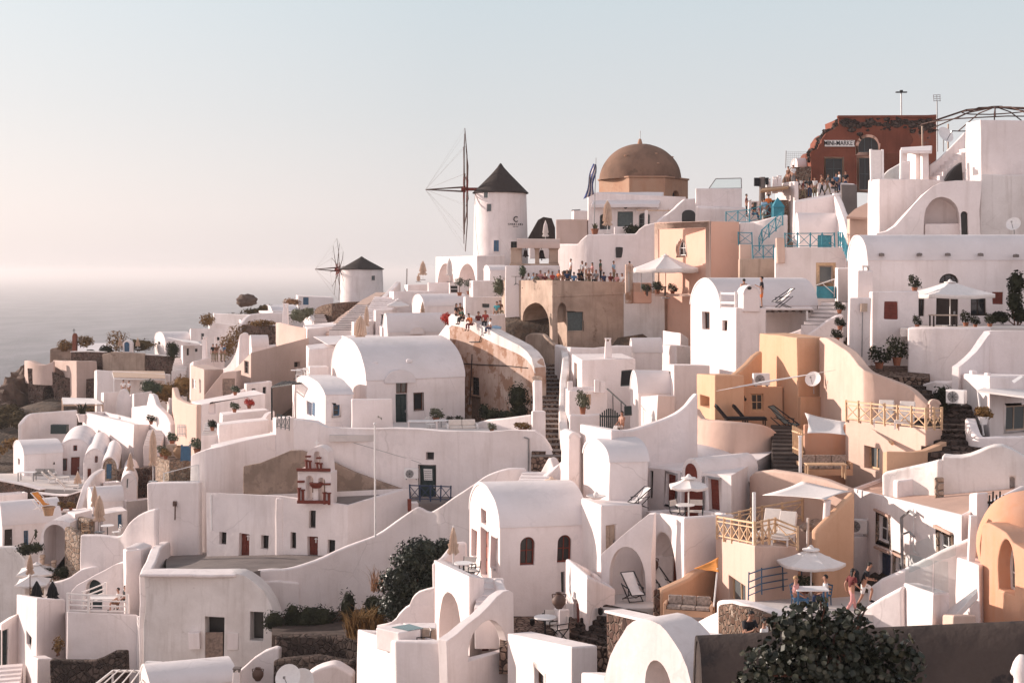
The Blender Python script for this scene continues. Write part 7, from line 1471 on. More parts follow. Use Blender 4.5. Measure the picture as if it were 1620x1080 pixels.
block('ledge_house', 'white house with a sunlit end below the cafe terrace', 'house', [(1000,106,541),(1070,100,546),(1092,101.5,547)], 590); block('bright_box', 'small bright white box against the brown cafe wall', 'house', [(1048,107,522),(1077,103,527),(1090,104,536)], 560); house('low_dome_house', 'low white vault casting a shadow below the cafe house', 'house', (1000,100,560), 996, 1048, 585, th=6, vault=('AB',1.1))
block('lit_stub', 'bright white stub wall beside the wavy wall', 'wall', [(1014,83,628),(1040,80,625),(1069,81,625)], 690)
pwall('gate_wall', 'low white wall with a plant left of the dark picket gate', 'wall', [(901,82,655),(930,82,655),(951,82,653)], 700, t=.3)
item('step_plant', potted_bush, P(922,657,82.3), 'olive pot plant on the low wall left of the dark picket gate', 'plant', s=(1.1,1,1.9), seed=60, leaf='leaf_olive', name='potted_plant')
r=root('picket_gate','dark green arched picket gate','gate',P(965,685,80)); m=M(); n=10
for i in range(n): x=950.5+30*i/(n-1); a=P(x,683,80); h=1.0+.32*math.sin(math.pi*i/(n-1)); m.box(a.x-.04,a.x+.04,a.y,a.y+.04,a.z,a.z+h)
m.build('pickets','dark_green_paint',r); [M().bar(P(950,y,79.98),P(981,y,79.98),.07).build('rail','dark_green_paint',r) for y in (676,658)]
r=root('stair_rail','black iron stair rail behind the picket gate','railing',P(970,650,84)); M().bar(P(961,615,85),P(990,642,82.5),.06).bar(P(970,622,84.2),P(970,652,84.2),.05).bar(P(983,636,83),P(983,660,83),.05).build('rail','black_metal',r)
o=M().box(*(lambda a,b:(a.x,b.x,81.2,81.26,a.z,b.z))(P(988,656,81.2),P(1000,641,81.2))).build('slate_board','dark_green_paint',bev=.01); tag(o,'dark slate board beside the picket gate','board')
person(P(984,688,79), 'long haired woman with bare shoulders sitting near the picket gate', 'sit', 'skin', 'cloth_white', rz=-60, long=True)
house('round_pier', 'rounded white pier at the left end of the bright block house', 'pier', (900,67,693), 887, 917, 770, th=4, thA=14, vault=('BC',.25), deep=2)
item('beige_umb', umbrella_open, P(872,806,66), 'beige parasol half hidden behind the chapel roof', 'parasol', 'open parasols', r=1.45, h=1.45, rise=.62, n=6, mat='canvas_beige', name='open_parasol')
stairs('yard_stairs', 'white yard stairs left of the beige parasol', (838,778,74), (850,745,79), 1.6, 6); pwall('yard_stairs_wall', 'white winding wall behind the beige parasol', 'wall', [(852,77,775),(858,77.5,757),(872,78,742),(888,78,730),(905,77,722)], 800, t=.4, k=2)
# planting under the snaking wall
shrub('glossy_bush', [((.2,0,2.6),(1.4,.8,1.1)),((-.6,0,1.4),(1.2,.8,1.0)),((.9,.2,1.9),(1.1,.8,1.2)),((-1.0,0,.3),(.8,.7,.7)),((.6,0,.8),(1.2,.8,1.0)),((1.5,.2,3.0),(.7,.6,.6))], 3600, .2, 'leaf_gloss', P(655,968,68.5), 'big glossy dark green bush climbing the snaking garden wall', seed=31, stems=10)
shrub('dark_shrubs', [((0,0,.5),(1.4,.6,.7)),((1.6,.2,.9),(.5,.4,1.1)),((-1.2,0,.5),(.6,.4,.8)),((2.8,0,.3),(1.2,.6,.5)),((3.2,.4,.9),(.9,.5,.8)),((-2.2,0,.3),(.7,.5,.6))], 1700, .2, 'leaf_dark', P(500,992,74), 'dark weedy shrubs at the foot of the snaking garden wall', seed=32, aspect=.3)
r=root('dry_bush','golden dry bush left of the pool terrace','bush',P(578,1005,69)); m=blades(420,.9,1.5,.05,5,.8,.3); m.v=[v+P(578,1005,69) for v in m.v]; m.build('foliage','leaf_dry',r,fix=False)
r=root('twig_plant','thin red brown twiggy plant on the snaking wall','plant',P(597,935,72)); m=blades(50,.35,1.3,.04,6,.7,.2); m.v=[v+P(597,935,72) for v in m.v]; m.build('foliage','leaf_dead',r,fix=False)
pwall('lava_wall', 'dark lava stone garden wall below the weedy shrubs', 'wall', [(438,71,1003),(480,70.5,1003),(530,70,1005),(575,69,1010)], 1060, t=.6, mat='lava_stone', deep=3)
pwall('lava_wall', 'lower dark lava stone wall behind the leaning dish', 'wall', [(436,68,1040),(500,67,1035),(560,66,1045)], 1080, t=.6, mat='lava_stone', deep=3)
slab('garden_bed', 'weedy earth bed', 'ground', [(430,1004,71),(590,1010,69),(590,962,77),(430,975,77)], .8, 'dirt', kind='structure')
# people on the patio
person(P(1366,962,48.5), 'bearded man in black t-shirt with a black backpack striding up the ramp', 'climb', 'cloth_black', 'cloth_white', rz=80, shorts=True, s=.9)
p_=P(1366,962,48.5); M().box(p_.x-.42,p_.x-.16,p_.y-.2,p_.y+.2,p_.z+.9,p_.z+1.33).build('backpack','cloth_black',bev=.07); tag(GO('backpack'),'black backpack on the back of the striding man','backpack')
person(P(1347,970,47.5), 'long haired woman in a pink flowered dress beside the backpack man', 'walk', 'cloth_maroon', 'cloth_pink', rz=110, long=True, s=.84)
person(P(1306,963,49.5), 'man in white t-shirt sitting at the blue café table', 'sit', 'cloth_white', 'cloth_navy', rz=-100, s=.9); person(P(1259,966,48.5), 'blond woman sitting left of the blue café table', 'sit', 'cloth_pink', 'cloth_blue', hair='hair_fair', rz=70, s=.9)
person(P(1209,1062,42.8), 'dark haired person under the patio edge behind the bush', 'stand', 'cloth_white', 'cloth_grey', rz=60, s=.9); person(P(1180,1030,42.5), 'man in dark shirt leaning on the white wedge by the rubble wall', 'sitlean', 'cloth_black', 'cloth_grey', rz=20)
# ================================================================ the left slope
def hb(name, label, B, pxC, base, depth, th=14, **k):
    """house whose front runs from B to the ray of pxC and which reaches back by depth"""
    px, D, py = B; b = Vector(((px-810)/F*D, D)); c_, s_ = math.cos(R(th)), math.sin(R(th)); kk = (pxC-810)/F; q = (kk*D-b.x)/(c_-kk*s_); c = b+Vector((c_,s_))*q; a = b+Vector((-s_,c_))*depth
    return building(name, label, 'house', [a,b,c,a+c-b], zof(py,D), zof(base,D), **k)
W_ = 'white_plaster'
# promontory
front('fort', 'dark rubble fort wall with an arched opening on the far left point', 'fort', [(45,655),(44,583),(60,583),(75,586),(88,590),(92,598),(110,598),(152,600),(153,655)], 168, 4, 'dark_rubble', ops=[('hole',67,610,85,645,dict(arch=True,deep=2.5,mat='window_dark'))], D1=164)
pwall('fort_wall', 'curved beige wall on top of the rubble fort', 'wall', [(44,171,570),(52,168.5,571),(64,167.5,575),(76,167,576),(86,167,570)], 592, t=.8, k=2, mat='beige_plaster', deep=1)
block('fort_house', 'beige cube bastion at the right end of the rubble fort', 'house', [(84,171,570),(121,163.5,571),(154,166,571)], 602, mat='beige_plaster')
m=M()
for x,y,d,r_ in ((26,622,171,2.3),(16,642,169,2.5),(36,600,173,1.7),(10,655,167,2.3),(42,588,174,1.1),(2,668,163,2.3)): m.ball(P(x,y,d)-Vector((0,0,.6)),r_,(.8,1.2,1.25),16,10,None,.55)
o=m.build('cliff','rock',smooth=50); o['kind']='structure'
front('ruin', 'ruined brown plaster wall above the fort', 'wall', [(78,580),(79,553),(82,551),(95,549),(104,546),(113,545),(113,580)], 172, 1, 'brown_cement')
block('flat_chapel', 'small flat roofed chapel with a red bell stalk on the far left point', 'house', [(118,190,543.5),(112,171.5,557),(180,174,555.5)], 575, rmat='roof_plaster'); front('x','','',[(114,562),(114,532),(115.3,528.3),(117.5,527),(119.7,528.3),(121,532),(121,562)],171.3,.6,'red_plaster',parent=GO('flat_chapel'),partname='bell_stalk')
a=P(117.5,527,171.6); M().bar(a,a+Vector((0,0,.55)),.06).bar(a+Vector((-.17,0,.33)),a+Vector((.17,0,.33)),.06).build('cross','black_metal',GO('flat_chapel'))
for nm,lb,pts,mt_ in (('dark left','dark rubble garden wall under the flat chapel',[(113,169,557),(140,168.5,556),(168,168,557)],'dark_rubble'),('mid','cracked plaster garden wall right of the flat chapel',[(164,167.5,560),(180,167,556),(230,166.5,559)],'worn_plaster'),('r','dark rubble garden wall left of the small white gable',[(227,166.8,561),(255,166.5,562),(284,166,564)],'dark_rubble')): pwall('garden_wall', lb, 'wall', pts, 592, t=.5, mat=mt_, cope='old_white_plaster' if nm!='mid' else None)
house('gable_chapel', 'narrow white gabled chapel beside the canvas canopy', 'house', (261,168,540), 245, 304, 566, vault=('AB',.95), th=24, ops=[(0,'win',250,541,253,545,dict(fmat='dark_wood',nx=1,ny=1))])
r,f=front('shrine','small white shrine with a blue arched door','shrine',[(193,560),(193,546)]+[(201-8*math.cos(t),546-8*math.sin(t)) for t in [math.pi*i/8 for i in range(1,8)]]+[(209,546),(209,560)],170,1.2,W_,ops=[('door',196,541,204,556,dict(arch=True,mat='blue_paint',rec=.08))])
for i,(x,y,w_,h_,k) in enumerate(((103,552,1.0,.7,'leaf_dry'),(135,546,1.1,.75,'leaf_dry'),(186,552,1.5,1.5,'leaf_dry'),(168,560,.9,.7,'leaf_dark'),(222,552,2.2,.8,'leaf_scrub'),(143,559,.6,.3,'leaf_dark'),(328,512,1.0,.8,'leaf_dry'))):
    shrub('dry_bush' if 'dr' in k else 'bush', [((0,0,h_*.6),(w_,w_*.7,h_))], 420, .22, k, P(x,y,172), ['low dry bush left of the red bell stalk','round dry bush right of the red bell stalk','large dry golden bush left of the blue shrine','round dark bush in front of the large dry bush','dark scrub behind the blue shrine','small dark bush on the chapel garden wall','dry bush at the end of the pale terrace'][i], seed=60+i, stems=2)
for i,x in enumerate((190,218)): item('closed_umbrella', umbrella_closed, P(x,552,167.5), ['closed cream parasol left of the blue shrine','closed cream parasol right of the blue shrine'][i], 'parasol', 'closed parasols', mat='canvas_tan', h=1.3, fat=.22, foot=.4, name='closed_parasol')
shade_sail('canvas_canopy','pale canvas canopy over the terrace beside the narrow gable',[P(264,533.5,166),P(318,540,160),P(322,545,157),P(292,541,158)],'canvas_white',.05,'canopy')
shrub('wall_creeper', [((0,0,.9),(.9,.4,1.1))], 420, .2, 'leaf_dark', P(273,566,165.5), 'dark creeper beside the narrow white gable', 'vine', seed=71)
block('yard_house', 'bright white yard wall house under the reed pergola', 'house', [(149,159,586),(153,156.5,585),(270,153,592)], 640)
pergola('pergola','reed roofed pergola with slim posts above the red flowers',[P(180,598,150.5),P(262,600,150),P(260,589,156),P(178,588,157)],'white_paint','canvas_tan',n=9,drop=2.4)
pergola('pergola','small white timber pergola frame left of the palm',[P(99,641,146),P(163,641,144),P(150,632,150),P(98,631,151)],'canvas_tan','canvas_white',n=5,drop=1.2)
shrub('red_bougainvillea', [((0,0,.7),(1.1,.6,.8)),((.8,0,.5),(.7,.5,.6))], 480, .2, 'leaf_green', P(236,622,146), 'red flowering shrub at the end of the reed pergola', seed=72, extra=lambda r:[leaves(200,[((-.35,-.3,.9),(.8,.4,.6))],.2,73).build('blossom','flower_red',r,fix=False)])
for o in bpy.data.objects:
    if o.name.startswith('blossom'): o.location=Vector((0,0,0))
shrub('dry_slope', [((0,0,.3),(2.2,1.4,1.1)),((1.4,0,1.2),(1.2,1,1.0))], 900, .22, 'leaf_dry', P(268,625,149), 'golden dry scrub on the bank right of the red flowers', seed=74, stems=3)
pwall('rounded_wall','rounded white wall hump in front of the two people in white','wall',[(183,146,642),(188,146,626),(194,145.8,615),(200,145.8,616),(206,145.8,626),(210,146,642)],660,t=.5,k=2)
person(P(195,628,147),'dark haired person in white behind the rounded white wall','stand','cloth_white','cloth_grey',rz=30); person(P(204,629,147),'second person in white behind the rounded white wall','stand','cloth_white','cloth_khaki',rz=-40)
for i,(lb,pts,ba) in enumerate((
  ('low white block left of the rounded wall below the pergola',[(160,150,621),(164,147,620),(187,148,619)],645),('white stub house with a dark vent below the pergola',[(204,147,624),(212,144,622),(240,145,618)],648),
  ('white flat house end at the top of the dry bank',[(300,171,522),(302,168,519),(372,166,521)],548),('white terrace parapet house with seated figures under the pale wall',[(329,176,513),(331,174,510),(378,172,514)],530),('long pale wall house below the boulder slope',[(337,188,495),(338,186,496),(396,183,498)],516),
  ('white house with blue grey roof right of the boulder slope',[(409,186,491),(431,181,493),(474,183,492)],512),('grey white house with a dark blue door near the smaller windmill',[(468,200,466),(472,196,468),(527,197,471)],492),
  ('pale low house under the white chimney',[(396,148,548),(399,146,549),(447,147,545)],575),('low blue grey roofed house beside the four standing guests',[(300,146,575),(306,143,571),(356,144,560)],590),('pale flat house between the beige walls and the stairs',[(480,150,514),(486,146,520),(560,148,512)],545),
  ('white stepped house with small arched recess under the beige wall',[(303,112,634),(318,109,640),(420,111,622)],720),('white planter terrace in front of the arched recess',[(347,105,652),(352,102,656),(425,104,648)],700),('low white ledge house left of the latticed balcony',[(343,100,668),(346,98,672),(425,100,664)],705))):
    block('white_house', lb, 'house', pts, ba, **({'ops':[(1,'win',318,527,322.5,537,dict(fmat='grey_green_paint',nx=1)),(1,'hole',341,533,347,538,dict(deep=.3,mat='window_dark'))]} if i==2 else {'ops':[(1,'door',480,470,488,482,dict(mat='blue_paint'))]} if i==6 else {'ops':[(1,'niche',331,637,341,655,dict(arch=True,rec=.1))]} if i==10 else {}))
house('small_vault','small bright vaulted end beside the boulder slope','house',(431,184,492),414,472,505,th=22,vault=('AB',.7)); house('small_vault','small white vault under the white chimney','house',(399,146,551),393,425,562,th=20,vault=('AB',1.3))
hb('hut_vault','rounded grey white house end at the foot of the smaller windmill',(476,199,480),512,492,5,vault=('BC',1.0))
M().ball(P(390,484,190)+Vector((0,0,.7)),.95,(1.45,1.1,.85),20,14,None,.35).build('boulder','boulder_rock',smooth=60); tag(GO('boulder'),'big brown boulder on the skyline above the dry slope','boulder')
shrub('dry_slope', [((-1.3,0,-.3),(2.4,1,.5)),((1.5,0,.3),(2.2,1,.6)),((2.8,0,.8),(1.3,.8,.5))], 900, .25, 'leaf_scrub', P(388,497,187), 'brown scrub slope under the boulder', seed=75, stems=3)
shrub('rust_bush', [((0,0,.5),(1.3,.7,.6))], 320, .22, 'leaf_dead', P(462,484,196), 'rust red bush left of the dark blue door', seed=76); shrub('olive_bush', [((0,0,.6),(1.6,.6,.9)),((1.0,0,1.0),(.9,.5,.6))], 420, .16, 'leaf_olive', P(474,507,160), 'grey olive bush behind the white chimney', seed=77)
pwall('sloping_wall','grey white wall sloping up right past the dry grass','wall',[(352,164,545),(366,165,528),(382,166,510),(396,168,497),(425,169,495),(462,170,494)],548,t=.5,k=2)
pwall('stone_bank','dark stone bank topped with scrub below the sloping wall','wall',[(385,158,513),(410,157,514),(440,156,516)],540,t=.8,mat='dark_rubble')
for i,(x,y,d,w_,h_) in enumerate(((376,545,157,1.3,1.5),(360,560,152,1.0,1.4),(415,514,156,1.8,.35))): shrub('dry_grass',[((0,0,h_*.6),(w_,.8,h_))],380,.22,'leaf_dry',P(x,y,d),['golden dry grass left of the dark stone bank','golden dry grass tumbling beside the small roofs','rust dry grass on top of the dark stone bank'][i],seed=80+i,stems=2)
item('chimney', chimney, P(452,512,150), 'tall tapered white chimney above the beige walls', 'chimney', s=(1.2,1.2,1.9)); item('chimney', chimney, P(324,560,146), 'white chimney left of the four standing guests', 'chimney', s=(.9,.9,1.6)); item('chimney', chimney, P(341,556,146), 'slim white chimney above the four standing guests', 'chimney', s=(.6,.6,1.4))
block('beige_house','beige house with a deep notch above the long beige wall','house',[(436,146,510),(441,142,510),(484,137,519)],560,mat='beige_plaster'); block('beige_house','long beige house with a slanting top and one tall dark window','house',[(369,133,586),(397,125,558),(488,134,534)],640,mat='beige_plaster',ops=[(0,'win',386.5,571,393,591,dict(fmat='dark_wood',nx=1)),(1,'hole',466,572,476,581,dict(deep=.3,mat='window_dark'))])
block('beige_house','small beige corner house with blocked white windows','house',[(301,130,577),(323,123,585),(353,126,584)],640,mat='beige_plaster',ops=[(0,'win',304,600,310,615,dict(fmat='white_paint',glass='canvas_white')),(0,'win',315,600,318,622,dict(fmat='white_paint',glass='canvas_white'))])
front('beige_stair','beige stair wall with a brown timber door','house',[(324,640),(324,625),(352,590),(360,588),(374,587),(374,640)],122,2,'beige_plaster',ops=[('door',352.5,599,371,632,dict(mat='grey_wood',rec=.06))])
pwall('wavy_beige_wall','curling grey white wall behind the beige stair','wall',[(345,139,585),(360,138,581),(372,137,566),(379,136.5,548),(382,136,530),(385,136,526),(391,136,527),(394,136,536)],610,t=.5,k=2)
pwall('pink_curve_wall','pinkish curved wall with a narrow arch right of the small clipped tree','wall',[(277,121,612),(281,118,626),(290,114,634),(304,111,638),(316,109,640)],700,t=.5,k=2,mat='cream_plaster')
for i,x in enumerate((337,342.5,350,355)): person(P(x,572,142.5),['person in black at the left of the four standing guests','person in brown second of the four standing guests','person in white third of the four standing guests','person in blue at the right of the four standing guests'][i],'stand',('cloth_black','cloth_brown','cloth_white','cloth_blue')[i],'cloth_khaki',rz=40*i,group='guests on the slope terrace')
r=pergola('pergola','dark slatted pergola above the latticed white balcony',[P(430,612,99),P(464,607,97),P(503,604,103),P(446,604,106)],'black_metal',n=9,drop=2.3,posts=(0,))
block('balcony','white balcony block with a latticed front','house',[(431,97,660),(436,94,662),(466,94,660)],720,ops=()); m=M()
railing('lattice','white and dark latticed railing of the small balcony',[P(438,676,93.4),P(457,680,93.2)],.85,'grey_green_paint',.28,post=.05,rail=.04)
for i,(x,y,d) in enumerate(((468,600,108),(482,598,109),(494,600,110))): item('cafe_table2', round_table, P(x,y,d), ['small table at the left of the cluttered white terrace','small table in the middle of the cluttered white terrace','small table at the right of the cluttered white terrace'][i],'table','small terrace tables',name='round_table'); item('chair', plain_chair, P(x+5,y+2,d-.6), ['white chair by the left table of the cluttered terrace','white chair by the middle table of the cluttered terrace','white chair by the right table of the cluttered terrace'][i],'chair','white chairs',rz=40*i)
block('clutter_terrace','white terrace block crowded with small tables and chairs','terrace',[(462,113,604),(466,106,606),(505,110,602)],640,par=(.15,.1))
for i,(x,y,d) in enumerate(((371,652,103),(394,646,103),(336,681,100),(372,625,111))): item('slope_pot', potted_bush, P(x,y,d), ['pot plant on the planter terrace','red flowered pot on the planter terrace edge','dark pot plant beside the low ledge house','small dark pot plant by the arched recess'][i],'plant','pot plants on the planter terrace',s=1.0,seed=90+i,leaf=('leaf_green','flower_red','leaf_dark','leaf_green')[i],name='potted_plant')
# middle left: vaulted cave houses
block('white_bastion','big white bastion with sloping sunlit face','house',[(131,139,651),(211,121,672),(251,125,671)],712,par=(.35,.3))
pwall('crest_wall','white crested wall stepping down right of the bastion','wall',[(212,133,643),(236,127,641),(240,124,622),(245,123,624),(250,122,640),(258,120.5,648),(268,119,657),(274,118,670)],705,t=.5)
item('round_pot', potted_bush, P(239,671,121.5), 'round clipped bush in a pot on the white bastion', 'plant', s=1.1, seed=95, leaf='leaf_dark', name='potted_plant', w=.4, h=.5)
r=root('white_gate','white picket gate between pink wall and rounded white wall','gate',P(291,690,112)); m=M()
for i in range(9): a=P(281+2.5*i,690,112); m.box(a.x-.035,a.x+.035,a.y,a.y+.03,a.z,a.z+.95)
m.build('pickets','white_paint',r); [M().bar(P(280,y,112),P(302,y,112),.06).build('rail','white_paint',r) for y in (686,675)]
pwall('low_garden_wall','low white garden wall left of the palm','wall',[(31,139,671),(40,140,660),(50,141,654),(80,143,651),(122,144,648)],690,t=.4,k=2)
item('palm', potted_agave, P(131,667,138), 'dark spiky palm at the end of the low garden wall', 'plant', s=2.2, leaf='leaf_dark', seed=4, potm='white_plaster', name='spiky_palm'); a=P(94,673,141); o=M().box(a.x-.8,a.x+.8,a.y-.4,a.y+.4,a.z-.8,a.z+.1).build('tub','dark_green_paint',bev=.03); tag(o,'dark blue plunge tub behind the low garden wall','tub')
house('cave_house','long white vaulted cave house at the far left with a tiny red window','house',(38,120,720),21,100,775,th=24,vault=('AB',.95),ops=[(0,'win',28.5,725,31.5,735,dict(fmat='red_wood',nx=1,ny=1)),(1,'win',84.5,731,87,735,dict(fmat='dark_wood',nx=1,ny=1))])
hb('cave_house','white arched cave house with a red door and two red windows',(89,122,727),148,775,11,vault=('BC',1.75),ops=[(1,'door',112.5,723,126,757,dict(mat='red_wood')),(1,'win',96,725,106,745,dict(fmat='red_wood',nx=1,ny=1)),(1,'win',116,704,122,713,dict(fmat='red_wood',nx=1,ny=1))])
hb('cave_house','white arched cave house with a small red door half hidden by a parapet',(132,117,733),168,780,12,vault=('BC',1.2),ops=[(1,'door',139,741,144.5,760,dict(mat='red_wood')),(1,'win',150,721,154.5,731,dict(fmat='red_wood',nx=1,ny=1))])
hb('stone_front_house','vaulted cave house with a rubble stone front and blue door',(161,112,744),187,790,11,vault=('BC',1.05),mat='light_rubble',rmat='roof_plaster',ops=[(1,'door',169,734,177,758,dict(mat='blue_paint'))])
hb('cave_house','narrow white arched cave house with one slit window',(191,106,770),217,815,9,vault=('BC',.95),ops=[(1,'win',199,756,204,773,dict(fmat='white_paint',nx=1,ny=1,glass='window_grey'))])
pwall('alley_wall','dark rubble alley wall right of the blue door','wall',[(186,111,742),(210,110.5,741),(240,110,738)],775,t=.4,mat='dark_rubble')
z_=P(40,760,117).z
M().prism([Pz(-25,757,z_),Pz(66,772,z_),Pz(130,775,z_),Pz(150,752,z_),Pz(20,748,z_),Pz(-25,748,z_)],(0,0,-.5)).build('cave_terrace','pale_tiles'); tag(GO('cave_terrace'),'pale paved terrace in front of the long cave house','terrace')
for lb,pts in (('dark rubble retaining wall under the cave terrace at the far left',[(-15,111,757),(15,110.5,762),(40,110,767),(68,109,774)]),('dark rubble retaining wall with pale coping below the loungers',[(56,107.5,780),(85,107,783),(108,106.6,783),(130,106.3,776)])): pwall('rubble_wall',lb,'wall',pts,815,t=.5,mat='dark_rubble',cope='white_plaster')
item('sofa', sofa, P(70,757,118.5), 'grey two seat sofa on the cave terrace', 'sofa', w=1.9); item('slope_table', square_table, P(43,760,117), 'white garden table on the cave terrace', 'table', w=1.4, d=.8, top='white_paint', leg='grey_metal', name='table')
for i,(x,y,d,rz) in enumerate(((80,764,115,110),(90,762,115.5,110),(104,776,110,110))): item('lounger', lounger, P(x,y,d), ['pale lounger beside the sofa on the cave terrace','pale lounger right behind the first one on the cave terrace','pale lounger nearest the dark retaining wall'][i],'lounger','pale loungers',rz=rz,s=1.0,up=45)
for (x,y,d,lb,h,fat) in ((123,772,111,'closed beige parasol on the cave terrace',1.25,.24),(206,757,108,'closed beige parasol in front of the narrow alley',1.9,.24),(242,762,99,'very tall closed beige parasol beside the stone terrace',3.6,.24),(149.5,815,97,'closed beige parasol behind the taller one by the white boxes',2.0,.2),(157,842,93,'closed cream parasol over the small stone walled terrace',2.4,.3)): item('closed_umbrella', umbrella_closed, P(x,y,d), lb, 'parasol', 'closed parasols', mat='canvas_beige', h=h, fat=fat, foot=h*.33, name='closed_parasol')
pwall('scoop_wall','white scooped wall curling up to the cave houses','wall',[(124,103,803),(130,103.5,785),(137,104,766),(146,105,752),(154,106,745),(162,107,741)],830,t=.5,k=2)
house('barrel_hut','bright low vaulted hut behind the closed parasols','house',(146,100,797),138,196,825,th=24,vault=('AB',1.05)); block('pot_ledge','white ledge block with two clay pots','house',[(88,104,806),(92,101,808),(125,102,806)],835,ops=[(1,'shut',93,811,105,823,dict(mat='grey_metal'))])
for i,x in enumerate((97,112)): item('ball_pot', potted_bush, P(x,807,101.3), ['left clay ball pot on the white ledge','right clay ball pot on the white ledge'][i],'plant','clay ball pots',s=.85,leaf='leaf_dry',seed=97,name='potted_plant')
block('white_box_house','small white house with a slit window and rubble side','house',[(107,97,809),(118,94,813),(146,96,806)],860,ops=[(0,'win',111,816,114,834,dict(fmat='blue_paint',nx=1))]); block('white_box_house','small flat white house with a blue door behind the closed parasols','house',[(154,98,806),(162,95,812),(202,97,806)],850,ops=[(1,'door',187.5,813,194,835,dict(mat='blue_paint'))])
house('hut_house','white house with a lit vaulted roof and two dark doors at the left edge','house',(4,99,834),-8,97,885,th=26,vault=('AB',1.55),ops=[(1,'door',8,837,20.5,866,dict(mat='dark_wood',rec=.2)),(1,'win',38,839,45,866,dict(fmat='blue_paint',rec=.2))])
a=P(64,808,98)+Vector((0,0,.1)); item('orange_chair', deck_chair, a, 'orange deck chair on the lit vaulted roof', 'deck chair', fr='white_paint', cl='canvas_orange', rz=60, s=1.1, name='deck_chair'); item('basket', lambda name: pot(M(),.42,.6).build(name,'wicker',None,smooth=35,origin=(0,0,0)), P(77,815,97.5), 'wicker basket next to the orange deck chair', 'basket')
r,f=front('arch_house','white house front with a large open arch at the left','house',[(60,905),(62,860),(66,842),(74,829),(84,823),(100,824),(110,828),(112,905)],92.5,3,W_,ops=[('hole',69,830,104,905,dict(arch=True,deep=2.5))])
pwall('stone_wall','light rubble wall right of the large open arch','wall',[(108,92,832),(120,91,838),(132,90.5,848)],900,t=.5,mat='light_rubble'); pwall('stone_wall','light rubble wall below the slit windowed white house','wall',[(126,94.2,816),(146,93.2,822)],850,t=.4,mat='light_rubble')
pwall('scallop_wall','tall white wall with a scooped top below the stone terrace','wall',[(129,88.5,845),(160,88,845),(186,87.6,848),(198,87.3,842),(207,87,826),(222,86.7,814),(238,86.3,807),(250,86,804)],920,t=.4,k=2,deep=4)
pwall('stained_wall','tall white wall with a lamp and dirty streaks left of the chapel','wall',[(236,90,763),(275,89.5,761.5),(318,89,760)],905,t=.5,deep=4); pwall('long_coping_wall','long white terrace wall with a broad sunlit coping','wall',[(314,92,718),(330,91.5,709),(350,92,703),(384,93.5,695),(425,94.5,687),(464,95.5,680)],800,t=1.3,k=2,deep=5)
M().tube([P(277,822,88.9),P(277,797,89)],.05,6).box(*(lambda v:(v.x-.12,v.x+.12,v.y-.15,v.y,v.z-.1,v.z+.2))(P(277,797,89.2))).build('lamp','jar_clay',GO('stained_wall'))
r=root('glass_screen','frosted glass balcony screen on top of the streaked white wall','screen',P(288,762,89.3)); q=[P(260,762,89.8),P(315,760,89.2),P(315,734,89.2),P(260,749,89.8)]; M().prism(q,(0,.03,0)).build('pane','clear_glass',r); m=M(); [m.bar(q[i],q[(i+1)%4],.05) for i in range(4)]; m.build('frame','white_metal',r)
block('stone_terrace','rubble stone terrace crowded with clay pots','terrace',[(245,105,722),(268,101,729),(310,103,722)],770,mat='light_rubble',rmat='cobble'); r=root('blue_gate','blue timber gate beside the rubble stone terrace','gate',P(294,728,100)); a,b=P(288,728,100),P(300,704,100); M().box(a.x,b.x,99.95,100.05,a.z,b.z).build('panel','blue_paint',r); M().bar(P(287.5,729,100),P(287.5,702,100),.12).bar(P(300.5,729,100),P(300.5,702,100),.12).build('posts','blue_paint',r)
for i,(x,y,d,k,s_) in enumerate(((272,703,104,'leaf_green',1.2),(256,722,102.5,'leaf_olive',1.1),(312,718,100,'leaf_green',1.5),(262,726,101.3,'leaf_dry',1.0))): item('terrace_clay', potted_bush, P(x,y,d), ['clay pot raised on a stand at the stone terrace','olive pot plant at the left of the stone terrace','large clay pot on the white pier by the blue gate','dry pot plant at the front edge of the stone terrace'][i],'plant','clay pots of the stone terrace',s=s_,seed=100+i,leaf=k,name='potted_plant')
a=P(271,722,103.5); M().box(a.x-.35,a.x+.35,a.y-.25,a.y+.25,a.z,a.z+.9).build('stand','pale_wood',bev=.03); tag(GO('stand'),'small wooden stand under the raised clay pot','stand'); item('jar', clay_jar, P(283,724,101.5), 'large pale clay vase on the stone terrace', 'jar', 'clay jars', mat='wicker', s=1.4)
item('round_table', round_table, P(170,850,91), 'white table on the small stone walled terrace', 'table', 'round white tables', s=1.1); item('chair', plain_chair, P(184,852,91), 'white chair right of the table on the small stone walled terrace', 'chair', 'white chairs', rz=-60); item('basket_chair', plain_chair, P(136,850,90.5), 'wicker chair at the left end of the small stone walled terrace', 'chair', fr='wicker', cl='wicker', rz=30, name='chair')
# bottom left
block('corner_house','white corner house with a roof terrace and one slit window at the lower left','house',[(26,87,940),(57,81,946.5),(104,84,947)],1090,par=(.25,.6),rmat='cobble',ops=[(0,'win',41.5,1003,50,1024,dict(fmat='dark_wood',nx=1,rec=.2))])
block('door_house','white house end with a tall dark green door at the left edge','house',[(-12,88,992),(3,85,987),(30,86.5,970)],1090,ops=[(1,'door',5,996,15,1052,dict(mat='dark_green_paint'))])
stairs('edge_steps','white steps at the bottom left edge','stairs' and (6,1085,81),(10,1050,84),1.8,5)
r,f=front('dark_arch_house','white house with a sloped stair roof and a dark round arched door','house',[(112,990),(114,935),(122,925),(135,918),(150,909),(165,901),(180,893),(195,889),(197,866),(213,864),(226,868),(228,905),(228,990)],84.5,1.2,W_,ops=[('hole',136,917,161,965,dict(arch=True,deep=.4,mat='dark_green_paint'))],D1=83.5)
